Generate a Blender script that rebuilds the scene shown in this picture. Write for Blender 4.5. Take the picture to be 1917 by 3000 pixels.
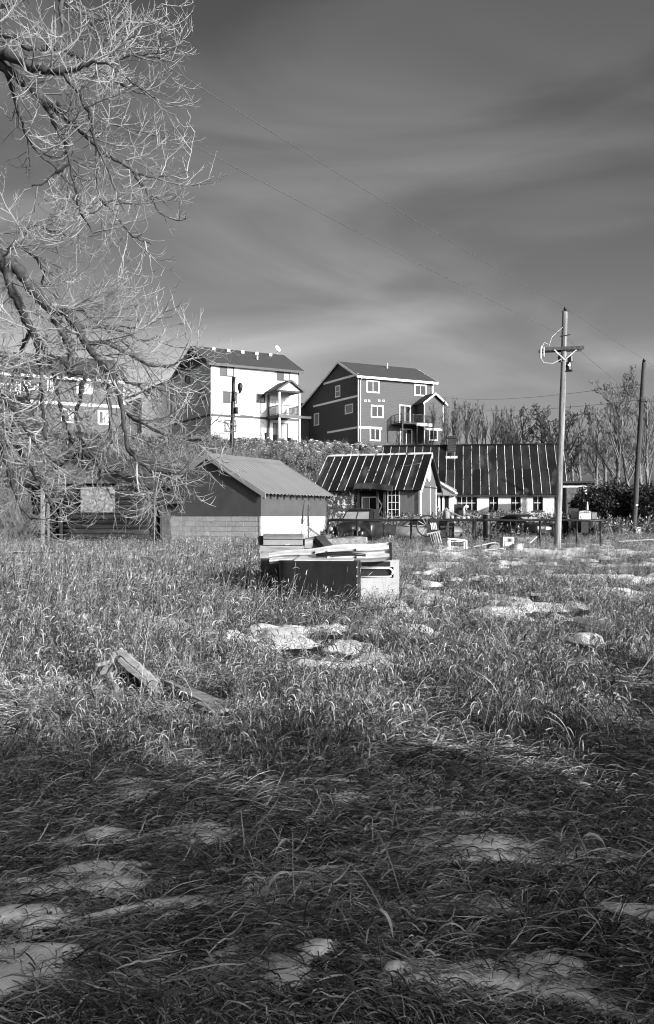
import bpy, bmesh, math, random
import numpy as np
from mathutils import Vector, Matrix

for _o in list(bpy.data.objects):
    bpy.data.objects.remove(_o)
SC = bpy.context.scene
COL = SC.collection
rnd = random.Random(7)
NR = np.random.default_rng(11)
R = math.radians

# ---------------------------------------------------------------- camera
EYE = 1.6
FPX, CX, HOR = 2598.0, 958.5, 1510.0          # focal length, centre column, horizon row in photo pixels
cam_d = bpy.data.cameras.new('camera')
cam = bpy.data.objects.new('camera', cam_d)
COL.objects.link(cam)
cam.location = (0, 0, EYE)
cam.rotation_euler = (R(90), 0, 0)
cam_d.sensor_fit = 'VERTICAL'
cam_d.sensor_height = 36.0
cam_d.sensor_width = 23.0
cam_d.lens = 36.0 * FPX / 3000.0
cam_d.shift_y = (HOR - 1500.0) / 3000.0
cam_d.clip_start = 0.05
cam_d.clip_end = 3000
SC.camera = cam

# ---------------------------------------------------------------- light
SUN_AZ = R(47)       # to the right of straight behind the camera
SUN_EL = R(16.5)
SUN_DIR = Vector((math.sin(SUN_AZ) * math.cos(SUN_EL), -math.cos(SUN_AZ) * math.cos(SUN_EL), math.sin(SUN_EL)))
sun_d = bpy.data.lights.new('sun', 'SUN')
sun_d.energy = 4.8
sun_d.angle = R(0.5)
sun_d.color = (1.0, 1.0, 1.0)
sun = bpy.data.objects.new('sun', sun_d)
COL.objects.link(sun)
sun.rotation_euler = SUN_DIR.to_track_quat('Z', 'Y').to_euler()

world = bpy.data.worlds.new('World')
SC.world = world
world.use_nodes = True
wn, wl = world.node_tree.nodes, world.node_tree.links
wn.clear()
w_out = wn.new('ShaderNodeOutputWorld')
w_bg = wn.new('ShaderNodeBackground')
w_sky = wn.new('ShaderNodeTexSky')
w_sky.sky_type = 'NISHITA'
w_sky.sun_disc = False
w_sky.sun_elevation = SUN_EL
w_sky.sun_rotation = math.atan2(SUN_DIR.x, SUN_DIR.y)
w_sky.air_density = 1.0
w_sky.dust_density = 5.0
w_sky.ozone_density = 1.0
w_sep = wn.new('ShaderNodeSeparateColor')      # black-and-white film behind a red filter
wl.new(w_sky.outputs['Color'], w_sep.inputs['Color'])


def wmath(op, a, b=None):
    n = wn.new('ShaderNodeMath')
    n.operation = op
    for i, q in enumerate((a, b)):
        if q is None:
            continue
        if isinstance(q, (int, float)):
            n.inputs[i].default_value = q
        else:
            wl.new(q, n.inputs[i])
    return n.outputs[0]


w_bw = wmath('ADD', wmath('MULTIPLY', w_sep.outputs[0], 0.85), wmath('MULTIPLY', w_sep.outputs[1], 0.15))
w_tc = wn.new('ShaderNodeTexCoord')
w_map = wn.new('ShaderNodeMapping')
w_map.inputs['Rotation'].default_value = (R(10), R(34), R(25))
w_map.inputs['Scale'].default_value = (1.7, 1.7, 6.5)
wl.new(w_tc.outputs['Generated'], w_map.inputs['Vector'])
w_n = wn.new('ShaderNodeTexNoise')
w_n.inputs['Scale'].default_value = 1.35
w_n.inputs['Detail'].default_value = 4.5
w_n.inputs['Roughness'].default_value = 0.45
w_n.inputs['Distortion'].default_value = 0.6
wl.new(w_map.outputs[0], w_n.inputs['Vector'])
w_cl = wn.new('ShaderNodeMapRange')
w_cl.interpolation_type = 'SMOOTHSTEP'
w_cl.inputs['From Min'].default_value = 0.40
w_cl.inputs['From Max'].default_value = 0.78
wl.new(w_n.outputs['Fac'], w_cl.inputs['Value'])
w_cloud = wmath('ADD', wmath('MULTIPLY', w_cl.outputs[0], 0.85), 0.82)   # thin cloud veils over the clear sky
w_sz = wn.new('ShaderNodeSeparateXYZ')
wl.new(w_tc.outputs['Generated'], w_sz.inputs[0])
w_low = wmath('SUBTRACT', 1.0, wmath('MAXIMUM', w_sz.outputs[2], 0.0))
w_veil = wmath('ADD', wmath('MULTIPLY', wmath('POWER', w_low, 4.8), 3.0), 1.0)   # the veil thickens towards the horizon all round
w_val = wmath('MULTIPLY', wmath('MULTIPLY', w_bw, w_cloud), w_veil)
w_cmb = wn.new('ShaderNodeCombineColor')
for _i in range(3):
    wl.new(w_val, w_cmb.inputs[_i])
wl.new(w_cmb.outputs[0], w_bg.inputs['Color'])
w_bg.inputs['Strength'].default_value = 0.062
wl.new(w_bg.outputs[0], w_out.inputs['Surface'])

SC.view_settings.view_transform = 'Standard'
SC.view_settings.look = 'None'
SC.view_settings.exposure = 0.45
SC.view_settings.gamma = 1.0
SC.view_settings.use_curve_mapping = False
SC.render.engine = 'CYCLES'
SC.cycles.use_denoising = True
SC.cycles.denoiser = "OPENIMAGEDENOISE"
SC.cycles.denoising_input_passes = "RGB_ALBEDO_NORMAL"
SC.cycles.denoising_prefilter = "ACCURATE"
SC.cycles.max_bounces = 4
SC.cycles.diffuse_bounces = 2
SC.cycles.glossy_bounces = 2
SC.cycles.transmission_bounces = 3
SC.cycles.pixel_filter_type = 'BLACKMAN_HARRIS'
SC.cycles.filter_width = 1.1


# ---------------------------------------------------------------- noise helpers (numpy)
def _hash(ix, iy, s):
    n = ix.astype(np.int64) * 374761393 + iy.astype(np.int64) * 668265263 + s * 974634777
    n = (n ^ (n >> 13)) * 1274126177
    n = n ^ (n >> 16)
    return (n & 0xFFFFFF) / float(0xFFFFFF)


def vnoise(x, y, s=0):
    x = np.asarray(x, float); y = np.asarray(y, float)
    ix = np.floor(x); iy = np.floor(y)
    fx = x - ix; fy = y - iy
    fx = fx * fx * (3 - 2 * fx); fy = fy * fy * (3 - 2 * fy)
    a = _hash(ix, iy, s); b = _hash(ix + 1, iy, s); c = _hash(ix, iy + 1, s); d = _hash(ix + 1, iy + 1, s)
    return (a * (1 - fx) + b * fx) * (1 - fy) + (c * (1 - fx) + d * fx) * fy


def fbm(x, y, s=0, o=4):
    t = 0; a = 0.5
    for i in range(o):
        t = t + a * vnoise(np.asarray(x) * 2 ** i, np.asarray(y) * 2 ** i, s + i * 17)
        a *= 0.5
    return t / (1 - 0.5 ** o)


def sstep(a, b, x):
    t = np.clip((np.asarray(x, float) - a) / (b - a), 0, 1)
    return t * t * (3 - 2 * t)


# ---------------------------------------------------------------- terrain height
_PY = np.array([-60, 0, 4, 8, 15, 25, 34, 42, 55, 72, 100, 900], float)
_PZ = np.array([0.2, 0, -0.08, -0.12, 0.0, 0.12, 0.25, 0.32, 0.6, 0.95, 1.3, 1.6], float)


def gz(x, y):
    x = np.asarray(x, float); y = np.asarray(y, float)
    z = np.interp(y, _PY, _PZ)
    near = 1 - sstep(14, 30, y)
    z = z + near * 0.26 * (fbm(x * 0.75 + 3, y * 0.75, 5, 3) - 0.5)
    z = z + (1 - sstep(7, 14, y)) * 0.10 * (fbm(x * 2.6, y * 2.6 + 9, 21, 2) - 0.5)
    z = z + (1 - near) * 0.16 * (fbm(x * 0.3, y * 0.3, 8, 3) - 0.5)
    # gentle bank on the left of the hollow
    z = z + 0.22 * (1 - sstep(-3.5, -0.2, x)) * sstep(5.0, 8.5, y) * (1 - sstep(11, 20, y))
    ys = np.interp(x, [-9, -1, 4, 9], [52, 66, 68, 86])
    yt = np.interp(x, [-26, -15, -4, 3], [84, 93.2, 95.5, 101.8])
    t = np.clip((y - ys) / (yt - ys), 0, 1)
    hill = (0.75 * t + 0.25 * t * t * (3 - 2 * t)) * (1 - sstep(17, 32, x)) * (1 - 0.35 * sstep(140, 260, y))
    base = np.interp(y, _PY, _PZ)
    z = z + hill * (9.7 - base)
    z = z + 0.5 * (fbm(x * 0.25, y * 0.25, 3, 4) - 0.5) * np.clip(t * (1 - t) * 4, 0, 1) * (1 - sstep(17, 32, x))
    return z


def gzf(x, y):
    return float(gz(np.array([x]), np.array([y]))[0])


def P(px, py, D):
    return Vector(((px - CX) / FPX * D, D, EYE + (HOR - py) / FPX * D))


def PX(px, D):
    return (px - CX) / FPX * D


def PZ(py, D):
    return EYE + (HOR - py) / FPX * D


def ground_at(px, py):
    k = (px - CX) / FPX; m = (HOR - py) / FPX
    d = np.concatenate([np.arange(1.5, 20, 0.02), np.arange(20, 110, 0.1)])
    g = gz(k * d, d)
    hit = np.nonzero(EYE + m * d <= g)[0]
    D = d[hit[0]] if len(hit) else 100.0
    return Vector((k * D, D, gzf(k * D, D)))


# ---------------------------------------------------------------- mesh helpers
class MB:
    def __init__(s):
        s.v = []; s.f = []

    def add(s, vs, fs):
        o = len(s.v)
        s.v.extend([tuple(p) for p in vs])
        s.f.extend([tuple(i + o for i in f) for f in fs])
        return s

    def box(s, x0, y0, z0, x1, y1, z1):
        x0, x1 = min(x0, x1), max(x0, x1); y0, y1 = min(y0, y1), max(y0, y1); z0, z1 = min(z0, z1), max(z0, z1)
        return s.add([(x0, y0, z0), (x1, y0, z0), (x1, y1, z0), (x0, y1, z0), (x0, y0, z1), (x1, y0, z1), (x1, y1, z1), (x0, y1, z1)],
                     [(0, 3, 2, 1), (4, 5, 6, 7), (0, 1, 5, 4), (1, 2, 6, 5), (2, 3, 7, 6), (3, 0, 4, 7)])

    def obox(s, c, size, m=None):
        m = m or Matrix.Identity(3)
        hx, hy, hz = size[0] / 2, size[1] / 2, size[2] / 2
        c = Vector(c)
        vs = [c + m @ Vector(q) for q in ((-hx, -hy, -hz), (hx, -hy, -hz), (hx, hy, -hz), (-hx, hy, -hz), (-hx, -hy, hz), (hx, -hy, hz), (hx, hy, hz), (-hx, hy, hz))]
        return s.add(vs, [(0, 3, 2, 1), (4, 5, 6, 7), (0, 1, 5, 4), (1, 2, 6, 5), (2, 3, 7, 6), (3, 0, 4, 7)])

    def bar(s, p, q, w, h, up=(0, 0, 1)):
        p = Vector(p); q = Vector(q)
        d = q - p
        L = d.length
        d.normalize()
        u = Vector(up)
        if abs(d.dot(u)) > 0.95:
            u = Vector((1, 0, 0))
        a = d.cross(u).normalized(); b = a.cross(d).normalized()
        m = Matrix((d, a, b)).transposed()
        return s.obox((p + q) / 2, (L, w, h), m)

    def tube(s, pts, rad, n=6, cap=True):
        pts = [Vector(p) for p in pts]
        if not hasattr(rad, '__len__'):
            rad = [rad] * len(pts)
        o = len(s.v)
        ref = Vector((0.31, 0.2, 0.93))
        for i, p in enumerate(pts):
            d = (pts[min(i + 1, len(pts) - 1)] - pts[max(i - 1, 0)])
            if d.length < 1e-9:
                d = Vector((0, 0, 1))
            d.normalize()
            r0 = ref if abs(d.dot(ref)) < 0.9 else Vector((1, 0, 0))
            a = d.cross(r0).normalized(); b = d.cross(a)
            for k in range(n):
                t = 2 * math.pi * k / n
                s.v.append(tuple(p + (a * math.cos(t) + b * math.sin(t)) * rad[i]))
        for i in range(len(pts) - 1):
            for k in range(n):
                k2 = (k + 1) % n
                s.f.append((o + i * n + k, o + i * n + k2, o + (i + 1) * n + k2, o + (i + 1) * n + k))
        if cap:
            s.f.append(tuple(o + k for k in range(n))[::-1])
            e = o + (len(pts) - 1) * n
            s.f.append(tuple(e + k for k in range(n)))
        return s

    def prism(s, poly, axis, a0, a1):
        """poly: 2-D outline; axis 'x': poly is (y,z); 'y': poly is (x,z); 'z': poly is (x,y)"""
        def mk(q, a):
            return {'x': (a, q[0], q[1]), 'y': (q[0], a, q[1]), 'z': (q[0], q[1], a)}[axis]
        n = len(poly)
        vs = [mk(q, a0) for q in poly] + [mk(q, a1) for q in poly]
        fs = [tuple(range(n))[::-1], tuple(range(n, 2 * n))]
        for i in range(n):
            j = (i + 1) % n
            fs.append((i, j, n + j, n + i))
        return s.add(vs, fs)

    def mesh(s, name, mat=None, smooth=False):
        me = bpy.data.meshes.new(name)
        me.from_pydata(s.v, [], s.f)
        me.update()
        bm = bmesh.new(); bm.from_mesh(me)
        bmesh.ops.recalc_face_normals(bm, faces=bm.faces)
        bm.to_mesh(me); bm.free()
        if smooth:
            me.polygons.foreach_set('use_smooth', [True] * len(me.polygons))
        if mat:
            me.materials.append(mat)
        return me

    def build(s, name, mat=None, parent=None, smooth=False):
        return ob(name, s.mesh(name, mat, smooth), parent)


def ob(name, me, parent=None, loc=None, rot=None, scale=None):
    o = bpy.data.objects.new(name, me)
    COL.objects.link(o)
    if parent:
        o.parent = parent
    if loc is not None:
        o.location = loc
    if rot is not None:
        o.rotation_euler = rot
    if scale is not None:
        o.scale = scale
    return o


def tag(o, label, cat, group=None, kind=None):
    o['label'] = label
    o['category'] = cat
    if group:
        o['group'] = group
    if kind:
        o['kind'] = kind
    return o


def thing(name, label, cat, loc=(0, 0, 0), rz=0, group=None):
    o = bpy.data.objects.new(name, None)
    COL.objects.link(o)
    o.empty_display_size = 0.2
    o.location = loc
    o.rotation_euler = (0, 0, rz)
    return tag(o, label, cat, group)


def struct(o):
    o['kind'] = 'structure'
    return o


# ---------------------------------------------------------------- materials (all neutral grey: the photograph is black and white)
def gm(name, v, rough=0.8, var=0.25, scale=4.0, stretch=(1, 1, 1), bump=0.0, bscale=None, spec=0.3, metallic=0.0,
       rand=0.0, snow=0.0, detail=6, blotch=None):
    m = bpy.data.materials.new(name)
    m.use_nodes = True
    n, l = m.node_tree.nodes, m.node_tree.links
    b = n['Principled BSDF']
    b.inputs['Roughness'].default_value = rough
    b.inputs['Metallic'].default_value = metallic
    b.inputs['Specular IOR Level'].default_value = spec
    tc = n.new('ShaderNodeTexCoord')
    mp = n.new('ShaderNodeMapping')
    mp.inputs['Scale'].default_value = stretch
    l.new(tc.outputs['Object'], mp.inputs['Vector'])
    oi = n.new('ShaderNodeObjectInfo')
    if rand:
        ad = n.new('ShaderNodeVectorMath'); ad.operation = 'MULTIPLY_ADD'
        cmb = n.new('ShaderNodeCombineXYZ')
        for i in range(3):
            l.new(oi.outputs['Random'], cmb.inputs[i])
        l.new(cmb.outputs[0], ad.inputs[0]); ad.inputs[1].default_value = (37, 91, 53)
        l.new(mp.outputs[0], ad.inputs[2])
        vec = ad.outputs[0]
    else:
        vec = mp.outputs[0]
    tx = n.new('ShaderNodeTexNoise')
    tx.inputs['Scale'].default_value = scale
    tx.inputs['Detail'].default_value = detail
    tx.inputs['Roughness'].default_value = 0.62
    l.new(vec, tx.inputs['Vector'])
    mr = n.new('ShaderNodeMapRange')
    mr.inputs['From Min'].default_value = 0.28
    mr.inputs['From Max'].default_value = 0.72
    mr.inputs['To Min'].default_value = v * (1 - var)
    mr.inputs['To Max'].default_value = v * (1 + var)
    l.new(tx.outputs['Fac'], mr.inputs['Value'])
    val = mr.outputs[0]
    if rand:
        rr = n.new('ShaderNodeMapRange')
        rr.inputs['To Min'].default_value = 1 - rand
        rr.inputs['To Max'].default_value = 1 + rand
        l.new(oi.outputs['Random'], rr.inputs['Value'])
        mu = n.new('ShaderNodeMath'); mu.operation = 'MULTIPLY'
        l.new(val, mu.inputs[0]); l.new(rr.outputs[0], mu.inputs[1])
        val = mu.outputs[0]

    def mixval(val, fac_socket, target):
        mx = n.new('ShaderNodeMix'); mx.data_type = 'FLOAT'
        l.new(fac_socket, mx.inputs[0])
        l.new(val, mx.inputs[2]); mx.inputs[3].default_value = target
        return mx.outputs[0]
    if blotch:
        t2 = n.new('ShaderNodeTexNoise')
        t2.inputs['Scale'].default_value = blotch[0]; t2.inputs['Detail'].default_value = 7
        l.new(vec, t2.inputs['Vector'])
        m2 = n.new('ShaderNodeMapRange')
        m2.inputs['From Min'].default_value = blotch[1]; m2.inputs['From Max'].default_value = blotch[1] + blotch[3]
        l.new(t2.outputs['Fac'], m2.inputs['Value'])
        val = mixval(val, m2.outputs[0], blotch[2])
    if snow:
        ge = n.new('ShaderNodeNewGeometry')
        sx = n.new('ShaderNodeSeparateXYZ'); l.new(ge.outputs['Normal'], sx.inputs[0])
        t3 = n.new('ShaderNodeTexNoise'); t3.inputs['Scale'].default_value = 3.5; t3.inputs['Detail'].default_value = 5
        l.new(ge.outputs['Position'], t3.inputs['Vector'])
        a = n.new('ShaderNodeMath'); a.operation = 'MULTIPLY_ADD'
        l.new(t3.outputs['Fac'], a.inputs[0]); a.inputs[1].default_value = 0.9; l.new(sx.outputs[2], a.inputs[2])
        m3 = n.new('ShaderNodeMapRange')
        m3.inputs['From Min'].default_value = 1.35 - snow; m3.inputs['From Max'].default_value = 1.45 - snow
        l.new(a.outputs[0], m3.inputs['Value'])
        val = mixval(val, m3.outputs[0], 0.82)
    cc = n.new('ShaderNodeCombineColor')
    for i in range(3):
        l.new(val, cc.inputs[i])
    l.new(cc.outputs[0], b.inputs['Base Color'])
    if bump:
        bt = n.new('ShaderNodeTexNoise')
        bt.inputs['Scale'].default_value = bscale or scale * 4
        bt.inputs['Detail'].default_value = 5
        l.new(vec, bt.inputs['Vector'])
        bp = n.new('ShaderNodeBump')
        bp.inputs['Strength'].default_value = bump
        bp.inputs['Distance'].default_value = 0.02
        l.new(bt.outputs['Fac'], bp.inputs['Height'])
        l.new(bp.outputs[0], b.inputs['Normal'])
    return m


def glass(name, v=0.02, rough=0.15):
    m = bpy.data.materials.new(name)
    m.use_nodes = True
    b = m.node_tree.nodes['Principled BSDF']
    b.inputs['Base Color'].default_value = (v, v, v, 1)
    b.inputs['Roughness'].default_value = rough
    b.inputs['Specular IOR Level'].default_value = 0.22
    return m


def blade_mat(name, lo, hi, trans=0.3):
    m = bpy.data.materials.new(name)
    m.use_nodes = True
    n, l = m.node_tree.nodes, m.node_tree.links
    n.clear()
    out = n.new('ShaderNodeOutputMaterial')
    oi = n.new('ShaderNodeObjectInfo')
    ge = n.new('ShaderNodeNewGeometry')
    ad = n.new('ShaderNodeMath'); ad.operation = 'MULTIPLY_ADD'
    l.new(oi.outputs['Random'], ad.inputs[0]); ad.inputs[1].default_value = 0.7; l.new(ge.outputs['Random Per Island'], ad.inputs[2])
    pw_ = n.new('ShaderNodeMath'); pw_.operation = 'POWER'; pw_.inputs[1].default_value = 2.4
    l.new(ad.outputs[0], pw_.inputs[0])
    mr = n.new('ShaderNodeMapRange')
    mr.inputs['From Max'].default_value = 2.0
    mr.inputs['To Min'].default_value = lo
    mr.inputs['To Max'].default_value = hi
    l.new(pw_.outputs[0], mr.inputs['Value'])
    cc = n.new('ShaderNodeCombineColor')
    for i in range(3):
        l.new(mr.outputs[0], cc.inputs[i])
    d = n.new('ShaderNodeBsdfPrincipled'); t = n.new('ShaderNodeBsdfTranslucent')
    d.inputs['Roughness'].default_value = 0.5
    d.inputs['Specular IOR Level'].default_value = 0.35
    l.new(cc.outputs[0], d.inputs['Base Color']); l.new(cc.outputs[0], t.inputs['Color'])
    mx = n.new('ShaderNodeMixShader'); mx.inputs[0].default_value = trans
    l.new(d.outputs[0], mx.inputs[1]); l.new(t.outputs[0], mx.inputs[2])
    l.new(mx.outputs[0], out.inputs['Surface'])
    return m


M = {}
M['soil'] = gm('soil', 0.015, 0.95, 0.45, 2.0, bump=0.6, bscale=30)
M['snow'] = gm('snow', 0.78, 0.7, 0.10, 9.0, bump=0.5, bscale=40)
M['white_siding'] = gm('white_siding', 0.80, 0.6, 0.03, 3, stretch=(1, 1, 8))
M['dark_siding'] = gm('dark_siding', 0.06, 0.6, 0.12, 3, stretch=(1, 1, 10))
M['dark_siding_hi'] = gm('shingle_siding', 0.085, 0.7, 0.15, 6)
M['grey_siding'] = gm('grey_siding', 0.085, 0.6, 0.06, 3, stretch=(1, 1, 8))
M['white_siding_shade'] = gm('white_siding_shade', 0.62, 0.6, 0.05, 3, stretch=(1, 1, 8))  # white siding darkened: shade put into the colour of the left-facing walls
M['white_trim'] = gm('white_trim', 0.82, 0.5, 0.03, 3)
M['black_trim'] = gm('black_trim', 0.04, 0.5, 0.1, 3)
M['shingle'] = gm('asphalt_shingle', 0.055, 0.9, 0.3, 6, stretch=(0.4, 2, 2), bump=0.3, bscale=25)
M['glass'] = glass('window_glass', 0.016)
M['glass_grey'] = gm('pale_glass', 0.33, 0.25, 0.25, 2, spec=0.5, blotch=(2.5, 0.6, 0.55, 0.1))  # pale grey glass with lighter blotches
M['curtain_glass'] = gm('curtained_glass', 0.20, 0.3, 0.5, 1.2, stretch=(6, 6, 0.5), spec=0.5)
M['dark_wood'] = gm('dark_wood', 0.05, 0.85, 0.5, 3, stretch=(1, 1, 1), bump=0.4, rand=0.35)
M['weathered'] = gm('weathered_wood', 0.17, 0.85, 0.6, 2.5, stretch=(0.6, 8, 8), bump=0.7, bscale=9, rand=0.3)
M['log'] = gm('old_log', 0.030, 0.9, 0.9, 1.6, stretch=(0.8, 9, 9), bump=0.8, bscale=6, rand=0.6, blotch=(1.6, 0.68, 0.26, 0.05))
M['pale_wood'] = gm('pale_wood', 0.33, 0.8, 0.45, 2, stretch=(0.8, 7, 7), bump=0.5, bscale=8, rand=0.2)
M['plaster_dark'] = gm('grey_plaster', 0.078, 0.95, 0.20, 1.4, bump=0.35, bscale=40, blotch=(0.9, 0.60, 0.12, 0.25))
M['block'] = gm('concrete_block', 0.41, 0.9, 0.12, 3, bump=0.35, bscale=30, rand=0.10, blotch=(2.2, 0.6, 0.78, 0.12))
M['mortar'] = gm('mortar', 0.60, 0.95, 0.15, 8, bump=0.3)
M['roof_metal'] = gm('ribbed_metal', 0.23, 0.5, 0.12, 1.5, stretch=(1, 0.4, 0.4), spec=0.4, metallic=0.2, blotch=(1.4, 0.62, 0.22, 0.2))
M['rust_metal'] = gm('dark_roof_metal', 0.018, 0.5, 0.8, 1.6, stretch=(1, 0.35, 0.35), spec=0.4, rand=0.6, blotch=(1.1, 0.58, 0.10, 0.2))
M['seam'] = gm('pale_seam', 0.62, 0.7, 0.35, 1.5, rand=0.25, blotch=(2.2, 0.55, 0.10, 0.1))
M['osb'] = gm('strand_board', 0.24, 0.8, 0.75, 9, detail=2, bump=0.2)
M['whitewash'] = gm('whitewashed_wall', 0.66, 0.9, 0.14, 1.6, bump=0.3, bscale=12, blotch=(2.6, 0.63, 0.36, 0.12))
M['gable_grey'] = gm('gable_grey', 0.12, 0.8, 0.15, 2, stretch=(4, 4, 0.6))
M['gable_paint'] = gm('gable_paint', 0.27, 0.8, 0.12, 2, stretch=(4, 4, 0.6))
M['black_metal'] = gm('black_metal', 0.012, 0.45, 0.5, 2, spec=0.4)
M['tank'] = gm('tank_steel', 0.012, 0.35, 0.5, 2, spec=0.4, stretch=(3, 3, 1), blotch=(3.6, 0.70, 0.7, 0.06))
M['galv'] = gm('galvanised', 0.55, 0.5, 0.45, 1.5, stretch=(0.7, 3, 3), spec=0.5, rand=0.1)
M['white_enamel'] = gm('white_enamel', 0.42, 0.4, 0.2, 2, blotch=(2.0, 0.62, 0.10, 0.08))
M['pole_wood'] = gm('pole_wood', 0.22, 0.9, 0.85, 1.5, stretch=(9, 9, 0.5), bump=0.6, bscale=6)
M['pole_dark'] = gm('creosote_wood', 0.06, 0.9, 0.5, 1.5, stretch=(9, 9, 0.5), bump=0.6, bscale=6)
M['wire'] = gm('wire', 0.10, 0.6, 0.1, 1)
M['wire_pale'] = gm('wire_pale', 0.55, 0.6, 0.1, 1)
M['bark'] = gm('bark', 0.06, 0.9, 0.85, 3, stretch=(3, 3, 1), bump=0.8, bscale=12)
M['twig'] = gm('twig', 0.30, 0.8, 0.75, 1.6)
M['bark_far'] = gm('bark_far', 0.18, 0.9, 0.4, 2)
M['bark_gnarl'] = gm('bark_gnarl', 0.09, 0.9, 0.4, 2)
M['rock'] = gm('rock', 0.11, 0.9, 0.5, 2, bump=0.5, rand=0.6, snow=0.08)
M['brick_wall'] = None
M['car_dark'] = gm('car_dark_paint', 0.016, 0.3, 0.5, 1.5, spec=0.5, blotch=(2.0, 0.68, 0.12, 0.1))
M['car_grey'] = gm('car_grey_paint', 0.16, 0.5, 0.4, 1.5, spec=0.4, blotch=(1.8, 0.6, 0.40, 0.1))
M['rubber'] = gm('rubber', 0.015, 0.9, 0.2, 3)
M['chrome'] = gm('chrome', 0.5, 0.3, 0.2, 3, metallic=0.8)
M['leaf_dark'] = blade_mat('evergreen_leaf', 0.018, 0.075, 0.15)
M['straw'] = blade_mat('straw_blade', 0.008, 0.56, 0.12)
M['straw_dark'] = blade_mat('matted_blade', 0.008, 0.55, 0.12)
M['straw_far'] = blade_mat('far_blade', 0.008, 0.50, 0.12)
M['straw_hill'] = blade_mat('hill_blade', 0.015, 0.36, 0.12)
M['brush'] = gm('brush_stem', 0.20, 0.9, 0.4, 3)


def brick_material():
    m = bpy.data.materials.new('whitewashed_brick')
    m.use_nodes = True
    n, l = m.node_tree.nodes, m.node_tree.links
    b = n['Principled BSDF']; b.inputs['Roughness'].default_value = 0.9
    tc = n.new('ShaderNodeTexCoord')
    mp = n.new('ShaderNodeMapping'); mp.inputs['Rotation'].default_value = (R(90), 0, 0)
    l.new(tc.outputs['Object'], mp.inputs[0])
    br = n.new('ShaderNodeTexBrick')
    br.inputs['Scale'].default_value = 1.0
    br.inputs['Brick Width'].default_value = 0.26; br.inputs['Row Height'].default_value = 0.105
    br.inputs['Mortar Size'].default_value = 0.012
    br.inputs['Color1'].default_value = (0.02, 0.02, 0.02, 1); br.inputs['Color2'].default_value = (0.06, 0.06, 0.06, 1)
    br.inputs['Mortar'].default_value = (0.10, 0.10, 0.10, 1)
    l.new(mp.outputs[0], br.inputs['Vector'])
    no = n.new('ShaderNodeTexNoise'); no.inputs['Scale'].default_value = 3.0; no.inputs['Detail'].default_value = 8
    no.inputs['Roughness'].default_value = 0.75
    l.new(tc.outputs['Object'], no.inputs['Vector'])
    mr = n.new('ShaderNodeMapRange'); mr.inputs['From Min'].default_value = 0.53; mr.inputs['From Max'].default_value = 0.57
    l.new(no.outputs['Fac'], mr.inputs['Value'])
    mx = n.new('ShaderNodeMix'); mx.data_type = 'RGBA'
    l.new(mr.outputs[0], mx.inputs[0]); l.new(br.outputs['Color'], mx.inputs[6]); mx.inputs[7].default_value = (0.75, 0.75, 0.75, 1)
    l.new(mx.outputs[2], b.inputs['Base Color'])
    bp = n.new('ShaderNodeBump'); bp.inputs['Strength'].default_value = 0.6; bp.inputs['Distance'].default_value = 0.02
    l.new(br.outputs['Fac'], bp.inputs['Height']); bp.invert = True
    l.new(bp.outputs[0], b.inputs['Normal'])
    return m


M['brick_wall'] = brick_material()

# ---------------------------------------------------------------- ground sheet and snow sheet
def axis_grid(lo, hi, c, s, n):
    a = np.arcsinh((lo - c) / s); b = np.arcsinh((hi - c) / s)
    return c + s * np.sinh(np.linspace(a, b, n))


def grid_mesh(name, xs, ys, zfun, mat, keep=None):
    X, Y = np.meshgrid(xs, ys)
    Z = zfun(X.ravel(), Y.ravel())
    vs = np.column_stack([X.ravel(), Y.ravel(), Z])
    nx, ny = len(xs), len(ys)
    i = (np.arange(ny - 1)[:, None] * nx + np.arange(nx - 1)[None, :]).ravel()
    fs = np.column_stack([i, i + 1, i + nx + 1, i + nx])
    if keep is not None:
        k = keep(X.ravel(), Y.ravel())
        fs = fs[k[fs].any(axis=1)]
        used = np.unique(fs)
        remap = np.full(len(vs), -1); remap[used] = np.arange(len(used))
        vs = vs[used]; fs = remap[fs]
    me = bpy.data.meshes.new(name)
    me.vertices.add(len(vs)); me.vertices.foreach_set('co', vs.ravel())
    me.loops.add(len(fs) * 4); me.loops.foreach_set('vertex_index', fs.ravel().astype(np.int32))
    me.polygons.add(len(fs))
    me.polygons.foreach_set('loop_start', np.arange(len(fs), dtype=np.int32) * 4)
    me.polygons.foreach_set('use_smooth', np.ones(len(fs), bool))
    me.update(calc_edges=True)
    me.materials.append(mat)
    return me


GXS = axis_grid(-420, 420, 0, 3.0, 330)
GYS = axis_grid(-60, 900, 5, 3.5, 460)
ground = struct(ob('ground', grid_mesh('ground', GXS, GYS, gz, M['soil'])))

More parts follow.
